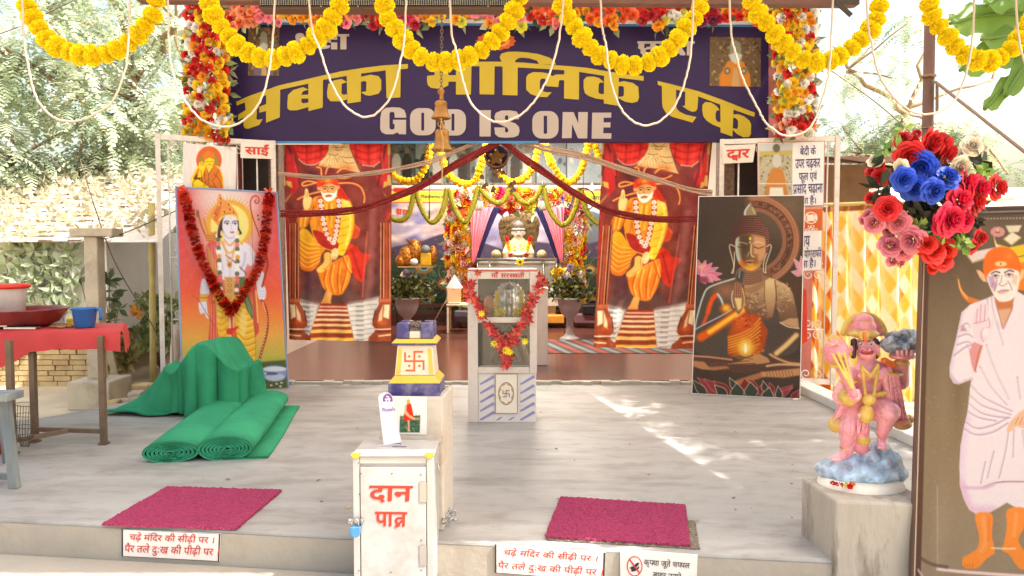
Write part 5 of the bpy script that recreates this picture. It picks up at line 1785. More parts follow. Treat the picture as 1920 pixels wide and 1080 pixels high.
for r,c in((1.0,(206,96,46)),(0.72,(232,150,70)),(0.5,(198,84,44)),(0.3,(230,170,90))):
 pts=[at(930+36*r*math.cos(a)*(1+0.06*math.cos(14*a)),77+17*r*math.sin(a)*(1+0.06*math.cos(14*a)),YB-0.003-0.001*(1.2-r))for a in np.linspace(0,2*pi,56,endpoint=False)]
 sunm.add(pts,[tuple(range(56))],rgb(*c))
sunm.build('sun_emblem',m_paper,board)
for Q_,robe in(([(465,52),(524,52),(523,142),(465,142)],(112,92,108)),([(1331,69),(1427,71),(1426,163),(1330,161)],(196,120,40))):
 pp=paint_shrine_photo(Q_,60,70,robe)
 pp.build('printed_photo',corners(Q_,YB-0.004),m_print,board)
# GATES AND THEIR SIGNS
m_gate=pm('white_gate_paint',rgb(226,214,204),0.45,var=0.06,scale=6,dirt=rgb(170,140,116),dscale=14,damt=0.45)
def gate(P0,P1,zb,zt,lab):
 """an open gate leaf standing on the line P0 (outer end, free stile) -> P1 (hinge end)."""
 P0,P1=Vector((P0[0],P0[1],0)),Vector((P1[0],P1[1],0))
 L=(P1-P0).length
 ux=(P1-P0).normalized()
 uz=Vector((0,0,1))
 t=thing('gate_leaf',lab,'gate',P0+uz*zb,'open gate leaves of the temple doorway')
 pt=lambda u,z:P0+ux*u+uz*z
 fr=MB()
 for u in(0.024,L-0.03):
  fr.bar(pt(u,zb),pt(u,zt),0.046,0.04,upv=tuple(ux))
 for z in(zb+0.024,zt-0.025):
  fr.bar(pt(0.047,z),pt(L-0.05,z),0.036,0.046)
 fr.build('gate_frame',m_gate,t)
 us=[0.105,L*0.33,L*0.5,L*0.66,L*0.83]
 for u in us:
  b=MB()
  b.tube([pt(u,zb+0.04),pt(u,zt-0.04)],0.0075,8)
  b.build('gate_bar',m_gate,t)
 M=Matrix((ux,ux.cross(uz)*-1,uz)).transposed()
 def scroll(u,z,r,a0,turns,flip=1):
  pts=[]
  n=int(22*turns)
  for k in range(n+1):
   q=k/n
   a=a0+flip*q*turns*2*pi
   rr=r*(1-0.72*q)
   pts.append(pt(u+rr*math.cos(a),z+rr*math.sin(a)))
  return pts
 sc_=MB()
 r=0.045
 u=0.16
 while u<L-0.1:
  sc_.tube(scroll(u,zt-0.1,r,pi/2,1.2,1),0.006,6)
  sc_.tube(scroll(u+0.095,zt-0.1,r,pi/2,1.2,-1),0.006,6)
  u+=0.215
 u=0.16
 while u<L-0.1:
  sc_.tube(scroll(u,zb+0.09,r,-pi/2,1.2,-1),0.006,6)
  sc_.tube(scroll(u+0.095,zb+0.09,r,-pi/2,1.2,1),0.006,6)
  u+=0.215
 for z in(zb+0.5,zb+1.05,zb+1.62):
  for s_ in(-1,1):
   for uu in(0.16,0.25):
    sc_.tube(scroll(uu,z+s_*0.05,0.044,-s_*pi/2,1.25,s_),0.006,6)
  fr2=MB()
  fr2 .tube([pt(0.1,z),pt(L-0.05,z)],0.007,8)
  fr2 .build('gate_rail',m_gate,t)
 sc_.build('scrollwork',m_gate,t)
 n=ux.cross(uz).normalized()
 if n.y>0:
  n=-n
 return t,n,P0
gl0,gl1=at(293,400,6.55),at(520,400,6.985)
gateL,nL,PL=gate(gl0,gl1,0.14,2.265,'white gate leaf with scrollwork, standing open left of the doorway')
gr0,gr1=at(1573,400,6.76),at(1346,400,6.985)
gateR,nR,PR=gate(gr0,gr1,0.03,2.28,'white gate leaf with scrollwork, standing open right of the doorway')
m_plate=pm('cream_sign_plate',rgb(226,212,198),0.5,var=0.05,scale=4)
def plate(name,lab,quad,P,n,off,mat,thick=0.012,cat='sign',group=None):
 c=[onplane(x,y,P+n*off,n)for x,y in quad]
 t=thing(name,lab,cat,(c[2]+c[3])/2,group)
 m=MB()
 vs=c+[q-n*thick for q in c]
 m.add(vs,[(0,3,2,1),(4,5,6,7),(0,1,5,4),(1,2,6,5),(2,3,7,6),(3,0,4,7)])
 m.build('sign_plate',mat,t)
 return t,lambda q,o=0.003:[onplane(x,y,P+n*(off+o),n)for x,y in q]
sg,f_=plate('sign','cream plate with the red word साईं on the left gate leaf',[(451,266),(513,271),(512,298),(451,296)],PL,nL,0.035,m_plate)
lettering(['साईं'],f_([(459,269),(505,271),(505,293),(459,292)]),'red_lettering',m_redink,sg,0.06,off=0)
sg,f_=plate('sign','cream plate with the red word द्वार on the right gate leaf',[(1354,273),(1417,270),(1412,304),(1354,307)],PR,nR,0.035,m_plate)
lettering(['द',('sub','व'),'ार'],f_([(1362,281),(1407,279),(1405,300),(1362,303)]),'red_lettering',m_redink,sg,0.06,off=0)
def gate_print(p,name,lab,cat,P,n,off,group=None):
 c=[onplane(x,y,P+n*off,n)for x,y in p.quad]
 t=thing(name,lab,cat,(c[2]+c[3])/2,group)
 p.build('printed_sheet',c,m_paper,t)
 m=MB()
 vs=[q-n*0.003 for q in c]+[q-n*0.012 for q in c]
 m.add(vs,[(0,3,2,1),(4,5,6,7),(0,1,5,4),(1,2,6,5),(2,3,7,6),(3,0,4,7)])
 m.build('backing_board',m_frame_w,t)
 return t,lambda q,o=0.003:[onplane(x,y,P+n*(off+o),n)for x,y in q]
gate_print(paint_sketch(),'poster','white poster of a seated saint in yellow and orange with a round halo','poster',PL,nL,0.03)
nt,f_=gate_print(paint_notice([(1420,267),(1547,264),(1545,386),(1421,388)],True,''),'notice_board','upper white notice with a shrine photo and violet Hindi writing on the right gate','notice',PR,nR,0.03)
for toks,q in((['बेदी के'],[(1500,273),(1530,272),(1530,291),(1500,293)]),(['उपर चढ़कर'],[(1491,299),(1538,297),(1538,319),(1491,321)]),(['फूल एवं'],[(1498,320),(1532,319),(1532,343),(1498,344)]),([('pra','प'),'साद चढ़ाना'],[(1487,346),(1543,344),(1543,366),(1487,369)]),(['मना है।'],[(1496,366),(1530,366),(1530,384),(1496,385)])):
 lettering(toks,f_(q),'violet_lettering',m_blueink,nt,0.03,off=0)
nt,f_=gate_print(paint_notice([(1478,389),(1543,387),(1541,507),(1478,511)],False,''),'notice_board','lower white notice with an orange NO VIDEO sign on the right gate','notice',PR,nR,0.03)
for toks,q,m_ in((['NO'],[(1515,423),(1527,422),(1527,428),(1515,428)],m_whiteink),(['VIDEO'],[(1509,428.5),(1533,428),(1533,433),(1509,433.5)],m_whiteink),(['मनाय'],[(1488,443),(1519,442),(1519,462),(1488,463)],m_blueink),(['योग','राफी'],[(1508,464),(1540,463),(1540,482),(1508,484)],m_blueink),(['ना है।'],[(1503,484),(1529,482),(1529,503),(1503,505)],m_blueink)):
 lettering(toks,f_(q),'violet_lettering' if m_ is m_blueink else 'white_lettering',m_,nt,0.03,off=0)
rg=MB()
rgq=[(1496,530),(1512,545),(1514,640),(1496,650)]
rc=[onplane(x,y,PR+nR*0.02,nR)for x,y in rgq]
rg.add(rc+[q-nR*0.006 for q in rc],[(0,3,2,1),(4,5,6,7),(0,1,5,4),(1,2,6,5),(2,3,7,6),(3,0,4,7)])
tag(rg.build('pennant',pm('red_pennant_cloth',rgb(214,60,34),0.7)),'red cloth sign edge showing behind the meditating figure board','pennant')
# SIGNS ON THE PLATFORM EDGE
eA,eB=Vector((0,edge_y(0),0)),Vector((1,edge_y(1),0))
eu=(eB-eA).normalized()
en=Vector((eu.y,-eu.x,0))
def edge_sign(quad,lab,lines,mat_ink,slant,border=True):
 P=eA+en*0.012
 c=[onplane(x,y,P,en)for x,y in quad]
 t=thing('step_sign',lab,'sign',(c[2]+c[3])/2,'printed signs stuck to the platform edge')
 m=MB()
 vs=c+[q-en*0.007 for q in c]
 m.add(vs,[(0,3,2,1),(4,5,6,7),(0,1,5,4),(1,2,6,5),(2,3,7,6),(3,0,4,7)])
 m.build('sign_sheet',m_frame_w,t)
 if border:
  b=MB()
  q2=[onplane(x,y,P+en*0.0015,en)for x,y in quad]
  ctr=sum(q2,Vector())/4
  for i in range(4):
   a_,b_=q2[i],q2[(i+1)%4]
   b.add([a_,b_,b_+(ctr-b_).normalized()*0.007,a_+(ctr-a_).normalized()*0.007],[(0,1,2,3)])
  b.build('printed_border',m_ink,t)
 for toks,q in lines:
  lettering(toks,[onplane(x,y,P+en*0.002,en)for x,y in q],'sign_lettering',mat_ink,t,0.012,slant,off=0)
 return t
edge_sign([(228,992),(413,1001),(411,1053),(228,1043)],'white step sign with two red Hindi lines, under the left mat',[(['चढ़े मंिदर की सीढ़ी पर ।'],[(243,997),(402,1003),(401,1022),(242,1016)]),(['पैर तले दुःख की पीढ़ी पर ।'],[(234,1017),(411,1024),(410,1047),(233,1040)])],m_redink,0.012)
edge_sign([(928,1020),(1135,1036),(1133,1090),(928,1074)],'white step sign with two red Hindi lines, under the right mat',[(['चढ़े मंिदर की सीढ़ी पर ।'],[(945,1026),(1121,1039),(1120,1056),(944,1044)]),(['पैर तले दुःख की पीढ़ी पर ।'],[(934,1050),(1131,1064),(1130,1084),(933,1070)])],m_redink,0.012)
es=edge_sign([(1163,1030),(1308,1041),(1306,1100),(1163,1092)],'white step sign with a crossed-out shoe and black Hindi words',[(['कृ',('half','प'),'या',' ','जूते',' ','च',('half','प'),'पल'],[(1208,1045),(1294,1052),(1293,1070),(1207,1063)]),(['बाहर उतारे'],[(1225,1068),(1278,1073),(1277,1090),(1224,1086)])],m_ink,0.0,False)
P=eA+en*0.015
ctr=onplane(1190,1062,P,en)
ic=MB()
uu,vv=eu,Vector((0,0,1))
rr=0.043
ring=[(math.cos(a),math.sin(a))for a in np.linspace(0,2*pi,36,endpoint=False)]
for k in range(36):
 a_,b_=ring[k],ring[(k+1)%36]
 ic.add([ctr+uu*a_[0]*rr*.75+vv*a_[1]*rr,ctr+uu*b_[0]*rr*.75+vv*b_[1]*rr,ctr+uu*b_[0]*rr*.66+vv*b_[1]*rr*.9,ctr+uu*a_[0]*rr*.66+vv*a_[1]*rr*.9],[(0,1,2,3)])
ic.add([ctr+uu*x*rr*.75+vv*y*rr+en*0.0006 for x,y in((-.74,.62),(-.62,.74),(.74,-.62),(.62,-.74))],[(0,1,2,3)])
ic.build('warning_ring',m_redink,es)
sh_=MB()
for pts in([(-.55,-.15),(-.1,.02),(.1,.25),(.35,.4),(.5,.3),(.3,.05),(.1,-.2),(-.3,-.35)],[(-.4,-.4),(0,-.25),(.3,-.1),(.5,.1),(.45,-.2),(.1,-.45),(-.3,-.55)]):
 sh_.add([ctr+uu*x*rr*.9+vv*y*rr+en*-0.0006 for x,y in pts],[tuple(range(len(pts)))])
sh_.build('shoe_symbol',m_ink,es)
# DONATION BOX
m_box=pm('white_enamel_sheet',rgb(182,178,176),0.42,var=0.07,scale=3,bump=.05,bscale=9,dirt=rgb(132,112,92),dscale=6,damt=0.55,coat=0.1)
m_trim=pm('aluminium_trim',rgb(184,180,177),0.35,0.25,var=0.05,scale=9)
m_yel=pm('yellow_paint',rgb(226,178,44),0.5,var=0.08)
zb,zt=ZS,0.425
X0,X1,BY0,BY1=-0.641,-0.318,2.97,3.195
dbox=thing('donation_box','white metal donation box with red Hindi words and a blue padlock','donation box',(0.5*(X0+X1),BY0,zb))
b=MB()
b.box((X0+.004,BY0+.004,zb+0.02),(X1-.004,BY1,zt-0.002))
b.build('body',m_box,dbox)
tr=MB()
for x in(X0,X1-0.026):
 tr.box((x,BY0-0.004,zb),(x+0.026,BY0+0.02,zt-0.004))
 tr.box((x,BY1-0.02,zb),(x+0.026,BY1+0.004,zt-0.004))
tr.box((X0+.027,BY0-0.003,zt-0.032),(X1-.027,BY0+0.02,zt-0.004))
tr.box((X0+.027,BY0-0.003,zb+0.004),(X1-.027,BY0+0.02,zb+0.034))
tr.build('corner_trim',m_trim,dbox,bevel=0.002)
lid=MB()
lid.box((X0-0.004,BY0-0.008,zt-0.003),(X1+0.004,BY1+0.006,zt+0.006))
lid_o=lid.build('lid',pm('grey_enamel_sheet',rgb(186,180,176),0.32,var=0.05,dirt=rgb(140,130,124),dscale=5,damt=0.45),dbox,bevel=0.003)
sl=MB()
sl.box((-0.50,3.08,zt+0.0062),(-0.44,3.085,zt+0.0078))
s_o=sl.build('coin_slot',m_ink,None)
s_o.parent=lid_o
s_o.location=-(Vector(lid_o.location)+Vector(dbox.location))+Vector((0,0,0))
cr=MB()
for x in(X0-0.006,X1-0.034):
 cr.prism([(0,0),(0.04,0),(0.028,-0.014),(0.008,-0.014)],(x,BY0-0.0095,zt+0.007),(1,0,0),(0,0,1),(0,0.03,0))
cr.build('yellow_corner',m_yel,dbox)
dr=MB()
dr.box((X0+0.03,BY0-0.006,zb+0.04),(X1-0.03,BY0-0.0005,zt-0.045))
door=dr.build('door',m_box,dbox,bevel=0.002)
def kid(mb,name,mat,par,gpar):
 o=mb.build(name,mat)
 o.parent=par
 o.location=-(Vector(par.location)+Vector(gpar.location))
 return o
YD=BY0-0.0062
dl=MB()
lettering(['दान'],lp([(692,910),(775,911),(773,943),(691,942)],YD),'x',m_redink,None,0.05,0,0.0012,mb=dl,build=False)
kid(dl,'red_lettering',m_redink,door,dbox)
dl=MB()
lettering(['पा',('pra','त')],lp([(703,959),(764,960),(763,990),(703,988)],YD),'x',m_redink,None,0.05,0,0.0012,mb=dl,build=False)
kid(dl,'red_lettering',m_redink,door,dbox)
hg=MB()
for y0_,y1_ in((903,941),(1022,1060)):
 a_,b_=at(787,y1_,YD),at(800,y0_,YD)
 hg=MB()
 hg.box((a_.x,YD-0.003,a_.z),(b_.x,YD-0.0003,b_.z))
 kid(hg,'hinge',m_steel,door,dbox)
for q in((677,888),(735,888),(789,890),(674,927),(790,1013),(673,1070),(733,1073),(790,1069),(672,878-10)):
 rv=MB()
 rv.ball(at(q[0],q[1],YD-0.0005),(0.0028,0.0016,0.0028),8,6)
 kid(rv,'rivet',m_dark,door,dbox)
hp=MB()
pl_=at(666,976,BY0-0.01)
hp.box((pl_.x-0.028,BY0-0.012,pl_.z-0.011),(pl_.x+0.035,BY0-0.0065,pl_.z+0.009))
hp.ball((pl_.x-0.022,BY0-0.012,pl_.z),0.006,8,6)
hp.ball((pl_.x+0.028,BY0-0.012,pl_.z),0.006,8,6)
hp.build('hasp',m_steel,dbox)
rgx=MB()
rgx.torus((X1+0.008,3.12,0.33),0.02,0.003,'x',20,6)
rgx.build('side_ring',m_steel,dbox)
lock=thing('padlock','blue padlock hanging from the hasp of the donation box','padlock',pl_+Vector((0.004,-0.018,-0.03)))
lk=MB()
o_=lock.location
pr=[(-.021,-.006),(-.019,-.02),(-.008,-.03),(.008,-.03),(.019,-.02),(.021,-.006),(.02,.012),(-.02,.012)]
lk.prism(pr,(o_.x,o_.y-0.009,o_.z),(1,0,0),(0,0,1),(0,0.018,0))
lk.build('lock_body',pm('blue_lock_paint',rgb(72,132,176),0.35,var=0.1,scale=40),lock,bevel=0.003)
sk=MB()
sk.tube([o_+Vector((-.013,0,.012)),o_+Vector((-.013,0,.028))]+[o_+Vector((.013*math.cos(a),0,.03+.012*math.sin(a)))for a in np.linspace(pi,0,9)]+[o_+Vector((.013,0,.012))],0.0035,8)
sk.build('shackle',m_steel,lock)
m_acr=pm('white_acrylic',(0.6,0.59,0.6),0.2,var=0.02,coat=0.3)
m_purp=pm('purple_print',rgb(128,84,164),0.35,var=0.02)
Yp=3.10
pay=thing('payment_stand','white payment stand with a purple round logo on the donation box','payment stand',at(730,838,Yp))
fb=[(709,745),(712,739),(720,735.5),(728,736),(734,741),(736,748),(753,834),(720,840)]
off_=lambda y:Yp+0.05*(838-y)/100
pm_=MB()
pts=[at(x,y,off_(y))for x,y in fb]
nn=len(pts)
pm_.add(pts+[q+Vector((0,0.004,0))for q in pts],[tuple(range(nn)),tuple(range(2*nn-1,nn-1,-1))]+[(i,(i+1)%nn,(i+1)%nn+nn,i+nn)for i in range(nn)])
panel=pm_.build('stand_panel',m_acr,pay)
ba=MB()
q0,q1=at(720,840,Yp),at(753,834,Yp)
ba.add([q0+Vector((0,0,0)),q1,q1+Vector((-.075,-.01,0)),q0+Vector((-.06,-.01,0))]+[q0+Vector((0,0,.003)),q1+Vector((0,0,.003)),q1+Vector((-.075,-.01,.003)),q0+Vector((-.06,-.01,.003))],[(0,3,2,1),(4,5,6,7),(0,1,5,4),(1,2,6,5),(2,3,7,6),(3,0,4,7)])
ba.build('stand_foot',m_acr,pay)
lg=MB()
lg.add([at(727+9.4*math.cos(a),750+12*math.sin(a),off_(750)-0.0016)for a in np.linspace(0,2*pi,30,endpoint=False)],[tuple(range(30))])
lg.build('logo_disc',m_purp,pay)
pf=MB()
pf.add([at(720,839.5,off_(836)-0.002),at(752.5,833.5,off_(836)-0.002),at(752,829.5,off_(832)-0.002),at(719.5,835,off_(836)-0.002)],[(0,1,2,3)])
pf.build('purple_strip',m_purp,pay)
lettering(['पे'],[at(x,y,off_(750))for x,y in((721.5,742),(732,742),(733.5,759),(723,759))],'logo_mark',m_whiteink,pay,0.05,0,0.0035)
lettering(['PhonePe'],[at(x,y,off_(770))for x,y in((717,764.5),(741,763),(741.5,770.5),(717.5,772))],'stand_lettering',m_purp,pay,0.01,0,0.0025)
ch=MB()
r3=random.Random(3)
prev=at(838,962,3.3)
for k in range(9):
 a=k*0.9
 c=onz(838+(k%4)*6-(k//4)*3,966+(k//3)*8-(k%2)*3,0.02+0.008*(k%3))+Vector((0,-.0,.012))
 ch.torus(c,0.011,0.0032,'y' if k%2 else 'x',14,6,M=Matrix.Rotation(a,3,'Z')@Matrix.Rotation(a*.7,3,'X'))
ch.torus(onz(840,958,0.03),0.019,0.0035,'y',18,6)
tag(ch.build('steel_chain',m_steel),'short steel chain lying on the platform beside the white pillar','chain')
# WHITE PILLAR AND ITS INCENSE PEDESTAL
pil=thing('pillar','short whitewashed pillar behind the donation box with a small picture tile','pillar',(-0.445,3.28,0))
m_lime=pm('old_limewash',rgb(206,195,180),0.8,var=0.08,scale=5,bump=0.3,bscale=22,dirt=rgb(176,148,116),dscale=5,damt=0.75)
pb_=MB()
PX0,PX1,PY0,PY1,PZ=-0.585,-0.306,3.275,3.575,0.602
pb_.add([(PX0,PY0,0),(PX1,PY0,0),(PX1+.022,PY1,0),(PX0+.02,PY1,0),(PX0,PY0,PZ),(PX1,PY0,PZ),(PX1+.022,PY1,PZ),(PX0+.02,PY1,PZ)],[(0,3,2,1),(4,5,6,7),(0,1,5,4),(1,2,6,5),(2,3,7,6),(3,0,4,7)])
pb_.build('pillar_body',m_lime,pil,bevel=0.008)
pe=MB()
pe.box((PX0-.003,PY0-.006,0.40),(PX1+.003,PY0-.0006,0.43))
pe.build('plaster_ledge',m_lime,pil)
Q=[(722,742),(801,744),(800,815),(722,813)]
tp=Print(Q,90,82,(238,232,222))
tp.poly([(750,781),(788,779),(787,811),(749,811)],(60,96,74),0.6)
mottle(tp,750,781,787,810,70,((38,70,54),(110,140,100),(150,160,120),(80,110,90)),0.7,2,2)
tp.poly([(750,786),(758,783),(787,783),(786,788)],(190,140,100),0.5)
for k in range(7):
 tp.line([(750+k*6,783),(752+k*5.6,777-k%3)],0.7,(90,110,70),0.3)
tp.poly([(760,768),(763,758),(766,756),(770,757),(773,768),(775,782),(770,789),(760,790),(757,782)],(212,50,28),0.5,smooth=True)
tp.poly([(759,760),(763,758),(762,770),(768,778),(778,784),(778,788),(768,784),(758,776)],(232,172,130),0.5)
tp.poly([(764,788),(768,788),(768,802),(769,809),(764,809),(765,800)],(232,172,130),0.5)
tp.ell(765.5,754.5,3,3.6,(222,156,110),0.4)
tp.poly([(762,753),(763,750),(766,748.5),(769,750),(769,753.5),(765,752)],(226,180,40),0.4)
tpc=[at(x,y,PY0-0.003)for x,y in Q]
tp.build('picture_tile',tpc,m_print,pil)
r4=random.Random(8)
db=MB()
for k in range(36):
 c=Vector((PX1-.06+r4 .uniform(-.02,.05),PY1-.12+r4 .uniform(-.08,.1),PZ+.003))
 d=Vector((r4 .uniform(-1,1),r4 .uniform(-1,1),0.1)).normalized()*0.014
 db.tube([c-d,c+d],0.0016,5)
tag(db.build('ash_litter',pm('ash_brown',rgb(120,104,92),0.9)),kind='stuff')
m_blue=pm('indigo_gloss_paint',rgb(62,56,118),0.35,var=0.12,scale=14,dirt=rgb(176,170,180),dscale=16,damt=0.5)
m_yelp=pm('worn_yellow_paint',rgb(226,184,62),0.45,var=0.08,scale=10,dirt=rgb(200,180,140),dscale=14,damt=0.5)
m_crm=pm('cream_gloss_paint',rgb(222,208,190),0.4,var=0.05,scale=8,dirt=rgb(190,165,140),dscale=11,damt=0.4)
m_orange=pm('orange_paint',rgb(222,96,28),0.45,var=0.06,scale=12)
pc=(-0.437,3.42)
ped=thing('incense_pedestal','small painted incense pedestal with blue base and an orange swastika, on the white pillar','pedestal',(*pc,PZ))
z=PZ
hw=0.116
def fr_(name,mat,w0,z0,w1,z1,par=ped):
 m=MB()
 m.frustum(pc,w0,w0,z+z0,w1,w1,z+z1)
 return m.build(name,mat,par,bevel=0.003)
fr_('base_block',m_blue,hw,0.0,hw,0.055)
fr_('yellow_slope',m_yelp,hw,0.056,0.090,0.088)
shaft=fr_('shaft',m_crm,0.090,0.089,0.078,0.222)
fr_('blue_neck',m_blue,0.100,0.226,0.102,0.234)
fr_('cornice_under',m_crm,0.078,0.2225,0.100,0.2255)
fr_('yellow_cornice',m_yelp,0.103,0.2345,0.086,0.252)
for sx in(-1,1):
 for sy in(-1,1):
  cup=MB()
  cup.box((pc[0]+sx*.054-.028,pc[1]+sy*.054-.028,z+.2525),(pc[0]+sx*.054+.028,pc[1]+sy*.054+.028,z+.322))
  cup.build('corner_block',m_blue,ped,bevel=0.006)
cb_=MB()
cb_.box((pc[0]-.026,pc[1]-.074,z+.2525),(pc[0]+.026,pc[1]+.074,z+.285))
cb_.box((pc[0]-.074,pc[1]-.025,z+.2525),(pc[0]-.0265,pc[1]+.025,z+.296))
cb_.box((pc[0]+.0265,pc[1]-.025,z+.2525),(pc[0]+.074,pc[1]+.025,z+.296))
cb_.build('cup_wall',m_crm,ped,bevel=0.004)
ah=MB()
for k in range(70):
 a,r_=r4 .uniform(0,2*pi),r4 .uniform(0,.06)
 c=Vector((pc[0]+r_*math.cos(a),pc[1]+r_*math.sin(a),z+.296+r4 .uniform(0,.02)))
 d=Vector((r4 .uniform(-1,1),r4 .uniform(-1,1),r4 .uniform(-.2,.6))).normalized()*r4 .uniform(.012,.03)
 ah.tube([c-d,c+d],r4 .uniform(.0012,.003),5)
ah.ball((pc[0],pc[1],z+.27),(.06,.06,.034),14,8)
ah.build('ash_and_stubs',pm('incense_ash',rgb(150,128,112),0.95,var=0.5,scale=60),ped)
inc=MB()
inc.tube([at(808,614,3.40),at(833,568,3.40)],0.0022,6)
inc.build('incense_stick',pm('incense_brown',rgb(140,90,70),0.9),ped)
def shaft_y(zz):
 t=(zz-.089)/(.222-.089)
 return pc[1]-(0.090+(0.078-0.090)*t)-0.0008
def shaft_poly(mb,pts):
 mb.add([(pc[0]+x,shaft_y(zz),z+zz)for x,zz in pts],[tuple(range(len(pts)))])
mk=MB()
for s_ in(-1,1):
 shaft_poly(mk,[(s_*.085,.093),(s_*.064,.093),(s_*.058,.207),(s_*.074,.207)])
mko=mk.build('yellow_band',m_yelp,ped)
sw_=MB()
cx,cz,hh,tt=-0.002,.152,.046,.0085
for x0,z0,x1,z1 in((-tt/2,-hh,tt/2,hh),(-hh,-tt/2,-tt/2,tt/2),(tt/2,-tt/2,hh,tt/2),(tt/2,hh-tt,hh*.86,hh),(-hh*.86,-hh,-tt/2,-hh+tt),(-hh,tt/2,-hh+tt,hh*.86),(hh-tt,-hh*.86,hh,-tt/2)):
 shaft_poly(sw_,[(cx+x0,cz+z0),(cx+x1,cz+z0),(cx+x1,cz+z1),(cx+x0,cz+z1)])
for sx in(-1,1):
 for sz in(-1,1):
  shaft_poly(sw_,[(cx+sx*.023+.0055*math.cos(a),cz+sz*.021+.0055*math.sin(a))for a in np.linspace(0,2*pi,14,endpoint=False)])
sw_.build('painted_sign',m_orange,ped)
lf=MB()
for k in range(2):
 for s_ in(-1,1):
  zz=.12+k*.055
  xx_=pc[0]+0.0855-(zz-.089)*.09
  lf.add([(xx_+.0006,pc[1]+s_*.006,z+zz-.018),(xx_+.0006,pc[1]+s_*.03,z+zz-.022),(xx_-.0012,pc[1]+s_*.034,z+zz+.01),(xx_-.0016,pc[1]+s_*.008,z+zz+.02)],[(0,1,2,3)])
lf.build('side_pattern',m_ink,ped)
# GLASS CABINET WITH THE SILVER IDOL
CY,CXL,CXR=5.40,at(878,790,5.42).x,at(1005,790,5.42).x
cab=thing('glass_cabinet','narrow white glass-fronted shrine cabinet with a tiled base and red Hindi heading','cabinet',(0.5*(CXL+CXR),CY,0))
zt_=at(950,508,CY).z
zt2=at(950,700,CY).z
zm=at(950,600,CY).z
m_cabw=pm('white_aluminium',rgb(222,208,198),0.4,0.1,var=0.05,scale=4,dirt=rgb(180,160,146),dscale=8,damt=0.4)
DEP=0.40
tl=MB()
tl.box((CXL+.075,CY+.004,0),(CXR,CY+DEP,zt2))
tl_o=tl.build('tiled_base',pm('white_tile',rgb(228,218,212),0.2,var=0.03),cab)
m_tl=pm('blue_tile_bands',rgb(150,148,190),0.22,var=0.08,scale=20)
w_=CXR-CXL-.075
for colx in(0,1):
 for k in range(5):
  x0=CXL+.085+(0 if colx==0 else w_-.128)
  z0=0.02+k*(zt2-.03)/5
  tw=MB()
  tw.add([(x0,CY+.0025,z0),(x0+.008,CY+.0025,z0-.012),(x0+.112,CY+.0025,z0+.044),(x0+.098,CY+.0025,z0+.062)],[(0,1,2,3)])
  kid(tw,'blue_tile_band',m_tl,tl_o,cab)
for k in range(2):
 x0=CXL+.2+k*.09
 tw=MB()
 tw.add([(x0,CY+.0025,.012),(x0+.02,CY+.0025,.012),(x0+.055,CY+.0025,.036),(x0+.035,CY+.0025,.036)],[(0,1,2,3)])
 kid(tw,'blue_tile_band',m_tl,tl_o,cab)
gr_=MB()
for zz in(zt2*.33,zt2*.66):
 gr_.box((CXL+.075,CY+.0026,zz-.0008),(CXR,CY+.0034,zz+.0008))
gr_.box((CXL+.19,CY+.0026,0.002),(CXL+.1916,CY+.0034,zt2))
gr_.box((CXR-.118,CY+.0026,0.002),(CXR-.1164,CY+.0034,zt2))
kid(gr_,'tile_joint',m_trim,tl_o,cab)
ox,oz=at(949,738,CY).x,at(949,738,CY).z
ov=MB()
ov.box((ox-.078,CY-.0015,oz-.145),(ox+.082,CY+.0015,oz+.145))
ovo=kid(ov,'centre_tile',pm('ivory_tile',rgb(240,230,214),0.22,var=0.02),tl_o,cab)
m_tan=pm('tan_tile_print',rgb(186,140,92),0.3,var=0.06)
m_brp=pm('brown_tile_print',rgb(140,84,50),0.3,var=0.05)
em=MB()
def ringpts(rx,ry,n=40,zz=0,wob=0):
 return[(ox+(rx+wob*math.cos(8*a))*math.cos(a),CY-zz,oz+(ry+wob*math.cos(8*a))*math.sin(a))for a in np.linspace(0,2*pi,n,endpoint=False)]
for r0,r1,c in((1,.9,0),):
 A_,B_=ringpts(.058,.085,zz=.003),ringpts(.052,.077,zz=.003)
 em.add(A_+B_,[(i,(i+1)%40,40+(i+1)%40,40+i)for i in range(40)])
A_,B_=ringpts(.05,.074,zz=.003),ringpts(.046,.069,zz=.003,wob=.004)
em.add(A_+B_,[(i,(i+1)%40,40+(i+1)%40,40+i)for i in range(40)])
for x0,x1,z0,z1 in((-.08,.084,-.147,-.142),(-.08,.084,.142,.147),(-.08,-.075,-.1419,.1419),(.079,.084,-.1419,.1419)):
 em.box((ox+x0,CY-.0035,oz+z0),(ox+x1,CY-.0012,oz+z1))
kid(em,'oval_border',m_tan,tl_o,cab)
s2=MB()
hh,tt=.026,.0055
for x0,z0,x1,z1 in((-tt/2,-hh,tt/2,hh),(-hh,-tt/2,-tt/2,tt/2),(tt/2,-tt/2,hh,tt/2),(tt/2,hh-tt,hh,hh),(-hh,-hh,-tt/2,-hh+tt),(-hh,tt/2,-hh+tt,hh),(hh-tt,-hh,hh,-tt/2)):
 s2 .add([(ox+x0,CY-.003,oz+z0),(ox+x1,CY-.003,oz+z0),(ox+x1,CY-.003,oz+z1),(ox+x0,CY-.003,oz+z1)],[(0,1,2,3)])
for sx in(-1,1):
 for sz in(-1,1):
  s2 .add([(ox+sx*.013+.003*math.cos(a),CY-.003,oz+sz*.013+.003*math.sin(a))for a in np.linspace(0,2*pi,10,endpoint=False)],[tuple(range(10))])
kid(s2,'tile_emblem',m_brp,tl_o,cab)
fm=MB()
for x0,x1 in((CXL,CXL+.073),(CXR+.004-.052,CXR+.004)):
 fm.box((x0,CY-.012,zt2 if x0>CXL else 0.0),(x1,CY+.05,zt_))
